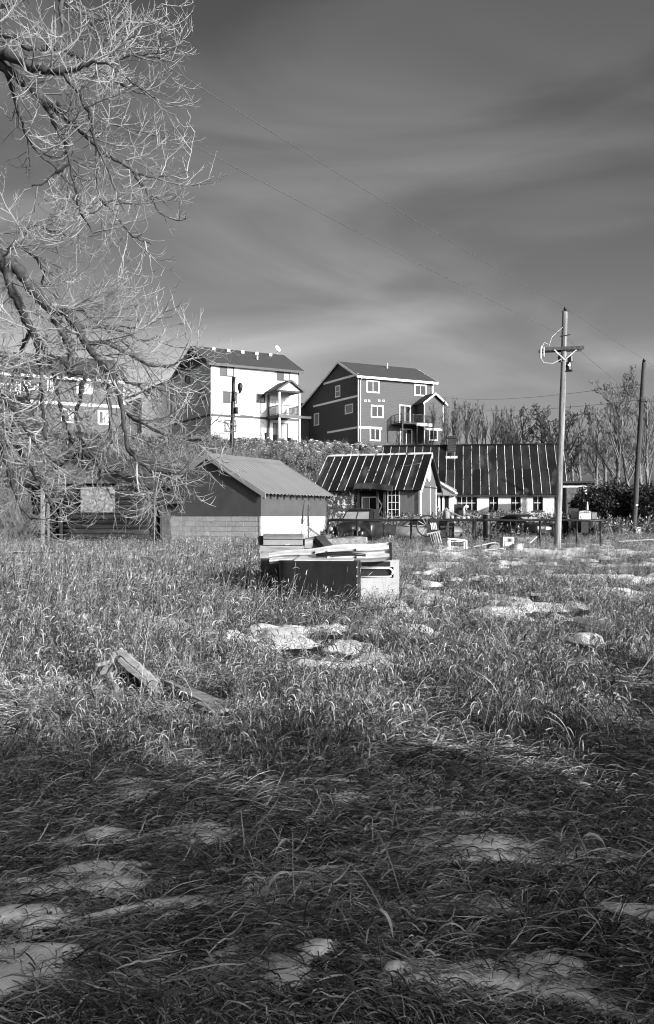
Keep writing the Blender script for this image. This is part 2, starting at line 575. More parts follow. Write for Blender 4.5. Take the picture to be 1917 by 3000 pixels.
# patches of snow seen in the photograph: pixel row and column, half-size in metres, weight
SNOW_SPOTS = []
for px, py, rx, ry, w in [(260, 2640, 0.6, 0.2, 0.5), (60, 2730, 0.3, 0.3, 0.36), (440, 2580, 0.45, 0.12, 0.4), (560, 2460, 0.5, 0.12, 0.42), (160, 2460, 0.5, 0.12, 0.35), (700, 2430, 0.35, 0.14, 0.35),
                          (1510, 2720, 0.16, 0.32, 0.45), (1640, 2790, 0.12, 0.2, 0.4), (1180, 2520, 0.35, 0.12, 0.4), (1420, 2500, 0.4, 0.12, 0.4), (1680, 2530, 0.5, 0.1, 0.4), (1220, 2690, 0.3, 0.1, 0.35),
                          (930, 2810, 0.22, 0.10, 0.4), (610, 2870, 0.25, 0.1, 0.4), (120, 2890, 0.4, 0.14, 0.4), (1200, 2890, 0.2, 0.12, 0.4), (880, 2370, 0.6, 0.2, 0.35), (1500, 2450, 0.3, 0.1, 0.35),
                          (890, 1855, 1.5, 0.9, 0.40), (760, 1895, 0.8, 0.3, 0.35), (1330, 1760, 2.0, 1.6, 0.42), (1440, 1800, 1.2, 0.8, 0.36), (1560, 1715, 0.9, 0.8, 0.42), (1850, 1705, 2.2, 1.2, 0.58), (1000, 1800, 1.0, 0.6, 0.3), (1700, 1760, 1.4, 0.7, 0.25),
                          (60, 1900, 1.3, 1.2, 0.33), (30, 1990, 0.4, 0.3, 0.4), (1250, 1655, 2.0, 0.9, 0.36), (1650, 1618, 8.0, 2.6, 0.60), (1850, 1605, 7, 2.2, 0.55), (1480, 1628, 5.0, 1.6, 0.48),
                          (120, 1640, 3.0, 0.9, 0.30), (420, 1610, 2.0, 0.8, 0.35)]:
    g = ground_at(px, py)
    SNOW_SPOTS.append((g.x, g.y, rx, ry, w))


def flow(x, y):
    """direction in which the flattened grass lies"""
    a = (fbm(x * 0.42 + 11, y * 0.42, 31, 2) - 0.5) * 4.2
    return a + 0.25


def snow_m(x, y):
    x = np.asarray(x, float); y = np.asarray(y, float)
    ra = -0.15 + (fbm(x * 0.3 + 5, y * 0.3, 77, 2) - 0.5) * 2.0
    c = np.cos(ra); s = np.sin(ra)
    n = fbm((x * c + y * s) * 1.7, (-x * s + y * c) * 7.5, 143, 4)
    far = fbm(x * 1.5 + y * 0.5, y * 1.7, 47, 4)
    n = np.where(y < 9, n, far)
    n = 0.5 + (n - 0.5) * 2.2 + 0.22 * (fbm(x * 8, y * 14, 49, 3) - 0.5)
    b = -0.72 + 0.13 * (1 - sstep(4.4, 5.8, y)) - 0.16 * sstep(5.0, 6.5, y)
    b = b - 0.2 * sstep(45, 55, y)
    for (sx, sy, rx, ry, w) in SNOW_SPOTS:
        q = ((x - sx) / rx) ** 2 + ((y - sy) / ry) ** 2
        b = b + w * 0.75 * np.exp(-q)
    return n + b


def snow_z(x, y):
    m = snow_m(x, y)
    return gz(x, y) + (0.045 + 0.07 * sstep(8, 12, y)) * np.tanh(m * 5.0) + 0.002 + 0.014 * (fbm(x * 11, y * 11, 57, 3) - 0.5)


_SX = axis_grid(-16, 16, 0, 2.2, 420)
_SY = axis_grid(1.2, 44, 3.2, 1.6, 620)
snow = struct(ob('snow_cover', grid_mesh('snow_cover', _SX, _SY, snow_z, M['snow'], keep=lambda x, y: snow_m(x, y) > -0.03)))

# ================================================================ BUILDINGS
class Bld:
    """local frame: x along the front, y to the back, z up; the front is y=0, the left end x=0"""
    def __init__(s, px, D, z0, ang):
        s.x0 = PX(px, D); s.y0 = D; s.z0 = z0; s.a = R(ang)
        s.c = math.cos(s.a); s.s = math.sin(s.a)

    def F(s, px, py, off=0.0):
        k = (px - CX) / FPX
        X0 = s.x0 + off * s.s; D0 = s.y0 - off * s.c
        u = (k * D0 - X0) / (s.c - k * s.s)
        return u, PZ(py, D0 + u * s.s) - s.z0

    def G(s, px, py, off=0.0):
        k = (px - CX) / FPX
        X0 = s.x0 - off * s.c; D0 = s.y0 - off * s.s
        v = (X0 - k * D0) / (s.s + k * s.c)
        return v, PZ(py, D0 + v * s.c) - s.z0

    def root(s, name, label, cat, group=None):
        s.t = thing(name, label, cat, (s.x0, s.y0, s.z0), s.a, group)
        return s.t


def fbox(mb, face, a0, a1, z0, z1, d0, d1, L=0):
    """box on a face: a along the face, d outwards"""
    if face == 'F':
        mb.box(a0, -d1, z0, a1, -d0, z1)
    elif face == 'G':
        mb.box(-d1, a0, z0, -d0, a1, z1)
    elif face == 'R':
        mb.box(L + d0, a0, z0, L + d1, a1, z1)


def window(t, face, a0, a1, z0, z1, fw=0.1, mull=1, frame=None, pane=None, sill=False, L=0, rows=1, dep=0.075, name='window'):
    if a0 > a1:
        a0, a1 = a1, a0
    if z0 > z1:
        z0, z1 = z1, z0
    mb = MB()
    fbox(mb, face, a0 - fw, a1 + fw, z1, z1 + fw, 0.0235, dep, L)
    fbox(mb, face, a0 - fw, a1 + fw, z0 - fw, z0, 0.0235, dep, L)
    fbox(mb, face, a0 - fw, a0, z0, z1, 0.0235, dep, L)
    fbox(mb, face, a1, a1 + fw, z0, z1, 0.0235, dep, L)
    mw = min(0.06, fw * 0.6)
    for i in range(1, mull + 1):
        a = a0 + (a1 - a0) * i / (mull + 1)
        fbox(mb, face, a - mw / 2, a + mw / 2, z0, z1, 0.034, dep * 0.9, L)
    for j in range(1, rows):
        z = z0 + (z1 - z0) * j / rows
        for i in range(mull + 1):
            b0 = a0 + (a1 - a0) * i / (mull + 1) + (mw / 2 if i else 0)
            b1 = a0 + (a1 - a0) * (i + 1) / (mull + 1) - (mw / 2 if i < mull else 0)
            fbox(mb, face, b0, b1, z - mw / 2, z + mw / 2, 0.034, dep * 0.87, L)
    w = mb.build(name, frame or M['white_trim'], t)
    panes = pane if isinstance(pane, (list, tuple)) else [pane or M['glass']]
    for i in range(mull + 1):
        b0 = a0 + (a1 - a0) * i / (mull + 1); b1 = a0 + (a1 - a0) * (i + 1) / (mull + 1)
        for j in range(rows):
            c0 = z0 + (z1 - z0) * j / rows; c1 = z0 + (z1 - z0) * (j + 1) / rows
            m2 = MB(); fbox(m2, face, b0 + 0.002, b1 - 0.002, c0 + 0.002, c1 - 0.002, 0.0245, 0.032, L)
            m2.build('pane', panes[(i + j) % len(panes)], w)
    if sill:
        m3 = MB(); fbox(m3, face, a0 - fw * 1.3, a1 + fw * 1.3, z0 - fw - 0.07, z0 - fw - 0.002, 0.003, dep + 0.06, L)
        m3.build('sill', frame or M['white_trim'], w)
    return w


def lap_wall(mb, face, prof, z0, z1, course=0.18, L=0, proud=0.022):
    """lap siding: one sloped board for each course; prof(z) gives the two ends of the wall at that height"""
    z = z0
    while z < z1 - 1e-4:
        t = min(z + course, z1)
        (a0, a1), (b0, b1) = prof(z), prof(t)
        if b1 - b0 < 0.02:
            b0 = b1 = (b0 + b1) / 2; b1 = b0 + 0.01
        d0, d1 = proud, 0.0

        def pt(a, zz, d):
            return {'F': (a, -d, zz), 'G': (-d, a, zz), 'R': (L + d, a, zz)}[face]
        vs = [pt(a0, z, d0), pt(a1, z, d0), pt(b1, t, d1), pt(b0, t, d1),
              pt(a0, z, -0.05), pt(a1, z, -0.05), pt(b1, t, -0.05), pt(b0, t, -0.05)]
        mb.add(vs, [(0, 1, 2, 3), (4, 7, 6, 5), (0, 4, 5, 1), (3, 2, 6, 7), (0, 3, 7, 4), (1, 5, 6, 2)])
        z = t
    return mb


def gable_prof(D, he, vr, zr, hb):
    """ends of a gable wall (0..D deep) at height z: eave he at 0, ridge zr at vr, back eave hb at D"""
    def f(z):
        a = 0.0 if z <= he else vr * (z - he) / (zr - he)
        b = D if z <= hb else D - (D - vr) * (z - hb) / (zr - hb)
        return (min(a, b), max(a, b))
    return f


def roof_slab(t, name, p0, p1, q1, q0, th, mat):
    """slab between eave p0-p1 and ridge q0-q1"""
    n = (Vector(p1) - Vector(p0)).cross(Vector(q0) - Vector(p0)).normalized()
    if n.z < 0:
        n = -n
    top = [Vector(p) for p in (p0, p1, q1, q0)]
    bot = [p - n * th for p in top]
    return MB().add(top + bot, [(0, 1, 2, 3), (7, 6, 5, 4), (0, 4, 5, 1), (1, 5, 6, 2), (2, 6, 7, 3), (3, 7, 4, 0)]).build(name, mat, t)


def tall_house(b, t, L, D, he, vr, zr, hb, wall, low_wall, trim, band_z, ov=0.4, gable_hi=None, base_h=0.0):
    prof = gable_prof(D, he, vr, zr, hb)
    full = lambda z: (0.0, L)
    lap_wall(MB(), 'F', full, -0.6, he, L=L).build('wall', wall, t)
    zt = he + 0.05
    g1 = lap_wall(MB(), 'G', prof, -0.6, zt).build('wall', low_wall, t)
    if gable_hi is not None:
        lap_wall(MB(), 'G', prof, zt, zr - 0.02, course=0.14).build('gable', gable_hi, t)
    lap_wall(MB(), 'R', prof, -0.6, zr - 0.02, L=L).build('wall', wall, t)
    m = MB(); m.box(0, D - 0.05, -0.6, L, D, hb); m.build('wall', wall, t)
    # roof
    sf = (zr - he) / vr; sb = (zr - hb) / (D - vr)
    e = 0.5
    roof = roof_slab(t, 'roof', (-ov, -e, he - e * sf + 0.14), (L + ov, -e, he - e * sf + 0.14), (L + ov, vr, zr + 0.14), (-ov, vr, zr + 0.14), 0.13, M['shingle'])
    roof_slab(t, 'roof', (-ov, D + e, hb - e * sb + 0.14), (L + ov, D + e, hb - e * sb + 0.14), (L + ov, vr + 0.01, zr + 0.139), (-ov, vr + 0.01, zr + 0.139), 0.13, M['shingle'])
    # fascia along the eave and rakes
    m = MB(); m.box(-ov, -e - 0.03, he - e * sf - 0.16, L + ov, -e - 0.002, he - e * sf + 0.10); m.build('fascia', trim, t)
    for uu in (-ov - 0.04, L + ov + 0.002):
        m = MB()
        for (v0, z0, v1, z1) in ((-e, he - e * sf, vr, zr), (vr, zr, D + e, hb - e * sb)):
            m.add([(uu, v0, z0 - 0.12), (uu, v1, z1 - 0.12), (uu, v1, z1 + 0.145), (uu, v0, z0 + 0.145),
                   (uu + 0.038, v0, z0 - 0.12), (uu + 0.038, v1, z1 - 0.12), (uu + 0.038, v1, z1 + 0.145), (uu + 0.038, v0, z0 + 0.145)],
                  [(0, 1, 2, 3), (7, 6, 5, 4), (0, 4, 5, 1), (1, 5, 6, 2), (2, 6, 7, 3), (3, 7, 4, 0)])
        m.build('rake_board', trim, t)
    # corner boards
    for (x0, y0) in ((-0.045, -0.045), (L - 0.06, -0.045)):
        m = MB(); m.box(x0, y0, -0.6, x0 + 0.105, y0 + 0.105, he - 0.25); m.build('corner_board', trim, t)
    # bands
    for (face, a0, a1, z0, z1) in band_z:
        m = MB(); fbox(m, face, a0, a1, z0, z1, 0.0, 0.05, L); m.build('band_board', trim, t)
    return roof


# ---------------------------------------------------------------- white three-storey house on the hill
bw = Bld(617, 94.0, 9.72, 30)
tw = bw.root('hill_house', 'white lap-sided three-storey house on the hill with covered balcony and roof dish', 'house')
LW, DW, HEW, VRW, ZRW, HBW = 10.6, 12.8, 8.15, 4.5, 10.45, 7.0
band = bw.F(640, 1217)[1]
roof_w = tall_house(bw, tw, LW, DW, HEW, VRW, ZRW, HBW, M['white_siding'], M['white_siding_shade'], M['black_trim'],
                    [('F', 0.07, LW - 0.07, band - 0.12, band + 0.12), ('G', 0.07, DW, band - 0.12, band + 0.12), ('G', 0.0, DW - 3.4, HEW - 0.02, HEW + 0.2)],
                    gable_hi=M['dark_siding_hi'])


def wpx(b, t, face, z, s, x0, y0, x1, y1, **kw):
    """window from zoom-picture corners: z = (left, top, scale)"""
    q = [(z[0] + x / z[2], z[1] + y / z[2]) for x, y in ((x0, y0), (x1, y1))]
    f = b.F if face == 'F' else b.G
    a0, za = f(*q[0]); a1, zb = f(*q[1])
    fw = kw.get('fw', 0.1)
    return window(t, face, min(a0, a1) + fw, max(a0, a1) - fw, min(za, zb) + fw, max(za, zb) - fw, **kw)


Z1 = (480, 980, 3.206)
cg = [M['glass'], M['curtain_glass']]
for (q, pn) in (((527, 278, 660, 400), cg), ((1060, 325, 1188, 443), cg), ((557, 530, 690, 652), cg), ((870, 552, 952, 648), M['glass']), ((570, 800, 682, 920), M['curtain_glass'])):
    wpx(bw, tw, 'F', Z1, 1, *q, fw=0.11, frame=M['black_trim'], pane=pn, mull=1)
wpx(bw, tw, 'G', Z1, 1, 205, 330, 250, 455, fw=0.1, frame=M['black_trim'], mull=0, rows=2)
wpx(bw, tw, 'G', Z1, 1, 332, 530, 397, 605, fw=0.1, frame=M['black_trim'], mull=0, pane=M['curtain_glass'])
# balcony door and walk-out door
u0, _ = bw.F(480 + 985 / 3.206, 1160); u1, _ = bw.F(480 + 1055 / 3.206, 1160)
window(tw, 'F', u0, u1, 2.85, 4.75, fw=0.12, mull=0, rows=2, frame=M['white_trim'], pane=M['curtain_glass'], name='door')
u0, _ = bw.F(480 + 1035 / 3.206, 1260); u1, _ = bw.F(480 + 1158 / 3.206, 1260)
window(tw, 'F', u0, u1, 0.12, 2.0, fw=0.12, mull=1, rows=1, frame=M['black_trim'], pane=cg, name='sliding_door')
# roof vents, flue and dish
sfw = (ZRW - HEW) / VRW
for i in range(5):
    uu = 1.9 + i * 1.75
    vv = VRW - 0.75
    m = MB(); m.box(uu - 0.17, vv - 0.17, ZRW - 0.75 * sfw + 0.05, uu + 0.17, vv + 0.17, ZRW - 0.75 * sfw + 0.36); m.build('roof_vent', M['white_trim'], roof_w)
m = MB(); m.tube([(6.4, 1.9, HEW + 1.9 * sfw), (6.4, 1.9, HEW + 1.9 * sfw + 0.55)], 0.09, 10); m.build('flue', M['white_trim'], roof_w)
m = MB()
c = Vector((10.2, VRW, ZRW + 0.75)); n_ = Vector((0.35, -0.85, 0.4)).normalized()
a_ = n_.cross(Vector((0, 0, 1))).normalized(); b_ = a_.cross(n_)
rings = []
for i in range(5):
    rr = 0.42 * i / 4; dd = 0.12 * (i / 4) ** 2
    for k in range(16):
        t_ = 2 * math.pi * k / 16
        rings.append(c + a_ * math.cos(t_) * rr + b_ * math.sin(t_) * rr + n_ * dd)
fs = [(i * 16 + k, i * 16 + (k + 1) % 16, (i + 1) * 16 + (k + 1) % 16, (i + 1) * 16 + k) for i in range(4) for k in range(16)]
m.add(rings, fs); m.tube([c, c + Vector((0, 0, -0.65))], 0.03, 6)
m.tube([c - b_ * 0.4, c + n_ * 0.5 - b_ * 0.1], 0.015, 5)
m.build('satellite_dish', M['galv'], tw)
# covered balcony
ub0, ub1, pj = 6.65, 9.3, 2.9
dz = 2.66
m = MB(); m.box(ub0, -pj, dz - 0.05, ub1, -0.03, dz + 0.05); bal = m.build('balcony', M['dark_wood'], tw)
m = MB(); m.box(ub0 - 0.03, -pj - 0.06, dz - 0.32, ub1 + 0.03, -pj - 0.003, dz + 0.06); m.build('beam', M['weathered'], bal)
m = MB(); m.box(ub0 - 0.05, -pj, dz - 0.32, ub0 - 0.003, -0.03, dz + 0.06); m.build('beam', M['dark_wood'], bal)
for (x, y) in ((ub0 + 0.1, -pj + 0.1), (ub1 - 0.1, -pj + 0.1), (ub0 + 0.1, -0.25)):
    m = MB(); m.box(x - 0.09, y - 0.09, -0.6, x + 0.09, y + 0.09, 5.1); m.build('post', M['white_trim'] if y < -1 else M['dark_wood'], bal)
for (p, q) in (((ub0 + 0.1, -pj + 0.1), (ub1 - 0.1, -pj + 0.1)), ((ub0 + 0.1, -pj + 0.1), (ub0 + 0.1, -0.25)), ((ub1 - 0.1, -pj + 0.1), (ub1 - 0.1, -0.25))):
    m = MB()
    for zz in (dz + 0.16, dz + 1.05):
        m.bar((p[0], p[1], zz), (q[0], q[1], zz), 0.06, 0.08)
    k = int((Vector(q) - Vector(p)).length / 0.14)
    for i in range(1, k):
        x = p[0] + (q[0] - p[0]) * i / k; y = p[1] + (q[1] - p[1]) * i / k
        m.box(x - 0.02, y - 0.02, dz + 0.16, x + 0.02, y + 0.02, dz + 1.05)
    m.build('railing', M['black_trim'], bal)
uc = (ub0 + ub1) / 2
for s_ in (-1, 1):
    xe = uc + s_ * ((ub1 - ub0) / 2 + 0.35)
    roof_slab(bal, 'porch_roof', (xe, -pj - 0.35, 5.32), (xe, -0.03, 5.32), (uc, -0.03, 6.45), (uc, -pj - 0.35, 6.45), 0.12, M['shingle'])
    m = MB(); m.add([(xe, -pj - 0.39, 5.12), (uc, -pj - 0.39, 6.25), (uc, -pj - 0.39, 6.48), (xe, -pj - 0.39, 5.35), (xe, -pj - 0.355, 5.12), (uc, -pj - 0.355, 6.25), (uc, -pj - 0.355, 6.48), (xe, -pj - 0.355, 5.35)],
                    [(0, 1, 2, 3), (7, 6, 5, 4), (0, 4, 5, 1), (1, 5, 6, 2), (2, 6, 7, 3), (3, 7, 4, 0)]); m.build('rake_board', M['black_trim'], bal)
m = MB(); m.prism([(ub0, 5.32), (ub1, 5.32), (uc, 6.25)], 'y', -pj - 0.02, -pj + 0.02); m.build('pediment', M['white_siding'], bal)
m = MB(); m.box(ub0, -pj - 0.05, 5.1, ub1, -pj + 0.19, 5.30); m.build('beam', M['dark_wood'], bal)
# garage wing behind the gable end
gx0, gx1, gy0, gy1 = -3.5, -0.03, 12.2, 18.0
m = MB(); lap_wall(m, 'F', lambda z: (gx0, gx1), -1.0, 6.0)
for i, v in enumerate(m.v):
    m.v[i] = (v[0], v[1] + gy0, v[2])
m.build('garage_wall', M['white_siding'], tw)
m = MB(); m.box(gx0, gy0 + 0.06, -1, gx0 + 0.05, gy1, 5.6); m.build('garage_wall', M['white_siding_shade'], tw)
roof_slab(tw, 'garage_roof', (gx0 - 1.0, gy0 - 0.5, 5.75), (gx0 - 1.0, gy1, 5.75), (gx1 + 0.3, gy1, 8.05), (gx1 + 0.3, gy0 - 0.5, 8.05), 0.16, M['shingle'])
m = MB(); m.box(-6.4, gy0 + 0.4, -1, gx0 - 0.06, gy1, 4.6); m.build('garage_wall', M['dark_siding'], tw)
m = MB(); m.prism([(gx0, 6.0), (gx1, 6.0), (gx1, 7.75), (gx0, 6.08)], 'y', gy0 + 0.0, gy0 + 0.05); m.build('garage_gable', M['white_siding'], tw)

# ---------------------------------------------------------------- dark house on the hill
bd = Bld(1050, 102.6, 9.70, 28)
td = bd.root('hill_house', 'dark-sided three-storey house with white trim, gable bay and open balcony', 'house')
LD, DD, HED, VRD, ZRD, HBD = 10.45, 13.6, 8.15, 4.2, 10.2, 6.1
Z2 = (860, 1020, 3.206)
bz = bd.F(1060, 1252)[1]
g1v, g1z = bd.G(1049, 1156); 
roof_d = tall_house(bd, td, LD, DD, HED, VRD, ZRD, HBD, M['dark_siding_hi'], M['dark_siding'], M['white_trim'],
                    [('F', 0.07, 3.2, bz - 0.13, bz + 0.13), ('G', 0.07, 7.6, bz - 0.12, bz + 0.12), ('G', 0.02, 11.4, 5.62, 5.86), ('G', 0.0, 8.6, HED - 0.04, HED + 0.22)],
                    gable_hi=M['dark_siding_hi'])
for q in ((685, 297, 805, 425), (1132, 336, 1250, 455), (725, 532, 845, 658), (715, 745, 815, 875)):
    wpx(bd, td, 'F', Z2, 1, *q, fw=0.16, mull=1)
wpx(bd, td, 'G', Z2, 1, 397, 357, 443, 455, fw=0.12, mull=0, rows=2, pane=M['curtain_glass'])
wpx(bd, td, 'G', Z2, 1, 488, 535, 562, 608, fw=0.12, mull=0, pane=M['curtain_glass'])
wpx(bd, td, 'G', Z2, 1, 197, 617, 243, 722, fw=0.1, mull=0, pane=M['curtain_glass'], name='door')
u0, _ = bd.F(860 + 1000 / 3.206, 1200); u1, _ = bd.F(860 + 1090 / 3.206, 1200)
window(td, 'F', u0, u1, 2.85, 4.9, fw=0.15, mull=1, name='sliding_door')
u0, _ = bd.F(860 + 1010 / 3.206, 1290); u1, _ = bd.F(860 + 1105 / 3.206, 1290)
window(td, 'F', u0, u1, 0.1, 2.1, fw=0.15, mull=1, name='sliding_door')
for x in (675, 708, 803, 845):
    u, z = bd.F(860 + x / 3.206, 1020 + 495 / 3.206)
    m = MB(); fbox(m, 'F', u - 0.14, u + 0.14, z - 0.12, z + 0.12, 0.01, 0.07); v_ = m.build('wall_vent', M['white_trim'], td)
    m = MB(); m.tube([(u, -0.071, z), (u, -0.1, z)], 0.085, 8); m.build('duct', M['black_trim'], v_)
m = MB(); m.tube([(6.0, VRD - 0.9, ZRD - 0.5), (6.0, VRD - 0.9, ZRD + 0.3)], 0.09, 8); m.build('flue', M['white_trim'], roof_d)
# gutter down pipes
for uu in (0.22, LD - 0.22):
    m = MB(); m.tube([(uu, -0.45, HED - 0.45), (uu, -0.12, HED - 0.7), (uu, -0.1, 0.1)], 0.06, 6); m.build('downpipe', M['white_trim'], td)
# bay with its own little gable
b0, b1, bp = 7.9, 10.6, 1.9
bm_ = MB(); lap_wall(bm_, 'F', lambda z: (b0, b1), -0.6, 5.2)
for i, v in enumerate(bm_.v):
    bm_.v[i] = (v[0], v[1] - bp, v[2])
bay = bm_.build('bay', M['dark_siding_hi'], td)
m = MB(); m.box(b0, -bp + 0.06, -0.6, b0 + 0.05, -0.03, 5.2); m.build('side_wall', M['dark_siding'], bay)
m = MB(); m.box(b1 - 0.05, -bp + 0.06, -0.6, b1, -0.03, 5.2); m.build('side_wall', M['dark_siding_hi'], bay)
bc = (b0 + b1) / 2
m = MB(); m.prism([(b0, 5.2), (b1, 5.2), (bc, 6.2)], 'y', -bp - 0.02, -bp + 0.04); m.build('pediment', M['dark_siding_hi'], bay)
for s_ in (-1, 1):
    xe = bc + s_ * ((b1 - b0) / 2 + 0.4)
    roof_slab(bay, 'bay_roof', (xe, -bp - 0.4, 5.15), (xe, -0.02, 5.15), (bc, -0.02, 6.4), (bc, -bp - 0.4, 6.4), 0.13, M['shingle'])
    m = MB(); m.add([(xe, -bp - 0.45, 4.93), (bc, -bp - 0.45, 6.18), (bc, -bp - 0.45, 6.43), (xe, -bp - 0.45, 5.18), (xe, -bp - 0.405, 4.93), (bc, -bp - 0.405, 6.18), (bc, -bp - 0.405, 6.43), (xe, -bp - 0.405, 5.18)],
                    [(0, 1, 2, 3), (7, 6, 5, 4), (0, 4, 5, 1), (1, 5, 6, 2), (2, 6, 7, 3), (3, 7, 4, 0)]); m.build('rake_board', M['white_trim'], bay)
for x in (b0 - 0.04, b1 - 0.06):
    m = MB(); m.box(x, -bp - 0.045, -0.6, x + 0.1, -bp + 0.06, 5.1); m.build('corner_board', M['white_trim'], bay)
m = MB(); m.box(b0 + 0.1, -bp - 0.06, bz - 0.13, b1 - 0.1, -bp - 0.024, bz + 0.13); m.build('band_board', M['white_trim'], bay)
wb = window(bay, 'F', b0 + 0.75, b0 + 1.75, 0.9, 2.1, fw=0.14, mull=1)
wb.location.y = -bp - 0.02
# balcony
k0, k1, kp = 4.6, 8.8, 2.2
m = MB(); m.box(k0, -kp, dz - 0.1, b0 - 0.06, -0.06, dz + 0.05); m.box(b0 - 0.06, -kp, dz - 0.1, k1, -bp - 0.07, dz + 0.05)
bald = m.build('balcony', M['dark_wood'], td)
m = MB(); m.box(k0 + 2.0, -kp - 0.06, dz - 0.28, k1, -kp - 0.003, dz + 0.08); m.build('beam', M['white_trim'], bald)
for (p, q) in (((k0 + 0.05, -kp + 0.05), (k1 - 0.05, -kp + 0.05)), ((k0 + 0.05, -kp + 0.05), (k0 + 0.05, -0.1))):
    m = MB()
    for zz in (dz + 0.16, dz + 1.05):
        m.bar((p[0], p[1], zz), (q[0], q[1], zz), 0.05, 0.05)
    k = int((Vector(q) - Vector(p)).length / 0.16)
    for i in range(0, k + 1):
        x = p[0] + (q[0] - p[0]) * i / k; y = p[1] + (q[1] - p[1]) * i / k
        w_ = 0.045 if i % 9 == 0 else 0.012
        m.box(x - w_, y - w_, dz + 0.05, x + w_, y + w_, dz + 1.05)
    m.build('railing', M['black_trim'], bald)
for x in (k0 + 0.1, k0 + 2.1):
    m = MB(); m.box(x - 0.07, -kp + 0.03, -0.6, x + 0.07, -kp + 0.17, dz - 0.1); m.build('post', M['black_trim'], bald)
m = MB(); m.box(b1 - 0.9, -bp - 0.5, -0.1, b1 - 0.3, -bp - 0.1, 0.3); m.build('utility_box', M['white_trim'], td)
# low garage wing beyond the long roof slope
m = MB(); m.box(-6.0, 12.4, -0.8, -0.06, 18, 4.5); m.build('garage_wall', M['dark_siding'], td)
roof_slab(td, 'garage_roof', (-6.5, 11.9, 4.5), (0.4, 11.9, 4.5), (0.4, 15.2, 6.6), (-6.5, 15.2, 6.6), 0.14, M['shingle'])
m = MB(); m.box(-6.5, 11.84, 4.2, -0.07, 11.89, 4.5); m.build('fascia', M['white_trim'], td)

# ---------------------------------------------------------------- grey house at the left, behind the tree
bl = Bld(-60, 85.2, 9.6, 28)
tl = bl.root('hill_house', 'grey-sided hill house with white window frames half hidden behind bare branches', 'house')
Z3 = (0, 980, 2.96)
LL = bl.F(363, 1120)[0]
heL = bl.F(200, 1102)[1]
bzL = bl.F(200, 1183)[1]
roof_l = tall_house(bl, tl, LL, 11.0, heL, 5.2, heL + 2.75, heL - 0.6, M['grey_siding'], M['grey_siding'], M['white_trim'],
                    [('F', 0.07, LL - 0.07, bzL - 0.14, bzL + 0.14)], gable_hi=M['grey_siding'])
for q in ((248, 365, 350, 488), (408, 370, 468, 495), (665, 395, 808, 520), (530, 640, 660, 770), (848, 655, 940, 785), (140, 350, 215, 500)):
    wpx(bl, tl, 'F', Z3, 1, *q, fw=0.17, mull=1, pane=cg)
m = MB(); m.box(0.2, -1.8, bzL + 0.2, 4.5, -0.06, bzL + 0.35); bll = m.build('balcony', M['dark_wood'], tl)
m = MB()
for i in range(28):
    m.box(0.25 + i * 0.155, -1.78, bzL + 0.35, 0.29 + i * 0.155, -1.74, bzL + 1.3)
m.box(0.2, -1.8, bzL + 1.3, 4.5, -1.72, bzL + 1.38); m.build('railing', M['white_trim'], bll)
for x in (0.3, 4.3):
    m = MB(); m.box(x, -1.75, -0.7, x + 0.14, -1.6, bzL + 0.2); m.build('post', M['dark_wood'], bll)

# ---------------------------------------------------------------- block shed in the field
bs = Bld(765, 34.0, 0.12, 61.5)
ts = bs.root('block_shed', 'squat shed with pale block base, grey plaster above and ribbed metal roof', 'shed')
LS, DS = 5.3, 5.0
hdiv = PZ(1512, 34) - bs.z0
heS = PZ(1441, 34) - bs.z0
zrS = 3.93 - bs.z0
profS = gable_prof(DS, heS, DS / 2, zrS, heS)
m = MB()
m.box(0.0, 0.0, hdiv, LS, 0.08, heS); m.build('side_plaster', M['plaster_dark'], ts)
m = MB(); m.prism([(0.081, hdiv), (DS, hdiv), (DS, heS), (DS / 2, zrS), (0.081, heS + 0.06)], 'x', 0.0, 0.08); m.build('gable_plaster', M['plaster_dark'], ts)
m = MB(); m.prism([(0.0, 0), (DS, 0), (DS, heS), (DS / 2, zrS), (0.0, heS)], 'x', LS - 0.1, LS - 0.002); m.build('rear_wall', M['plaster_dark'], ts)
m = MB(); m.box(0.1, DS - 0.08, -0.2, LS - 0.12, DS, heS); m.build('rear_wall', M['plaster_dark'], ts)
# mortar core and blocks
m = MB(); m.box(0.035, 0.035, -0.3, LS, 0.2, hdiv - 0.005); m.box(0.035, 0.2, -0.3, 0.2, DS, hdiv - 0.005); m.build('mortar_core', M['mortar'], ts)
bh, bl_, mj = 0.2, 0.4, 0.011
blk = {}


def block_mesh(axis, ln):
    k = (axis, round(ln, 3))
    if k not in blk:
        q = MB()
        w, d, h, c_ = ln - mj, 0.09, bh - mj, 0.006
        if axis == 'F':
            q.add([(0, 0.0 + c_, 0), (w, c_, 0), (w, d, 0), (0, d, 0), (0, c_, h), (w, c_, h), (w, d, h), (0, d, h), (c_, 0, c_), (w - c_, 0, c_), (w - c_, 0, h - c_), (c_, 0, h - c_)],
                  [(0, 3, 2, 1), (4, 5, 6, 7), (1, 2, 6, 5), (3, 0, 4, 7), (8, 9, 10, 11), (0, 1, 9, 8), (1, 5, 10, 9), (5, 4, 11, 10), (4, 0, 8, 11)])
        else:
            q.add([(c_, 0, 0), (c_, w, 0), (d, w, 0), (d, 0, 0), (c_, 0, h), (c_, w, h), (d, w, h), (d, 0, h), (0, c_, c_), (0, w - c_, c_), (0, w - c_, h - c_), (0, c_, h - c_)],
                  [(0, 3, 2, 1), (4, 5, 6, 7), (1, 2, 6, 5), (3, 0, 4, 7), (8, 9, 10, 11), (0, 1, 9, 8), (1, 5, 10, 9), (5, 4, 11, 10), (4, 0, 8, 11)])
        blk[k] = q.mesh('block', M['block'])
    return blk[k]


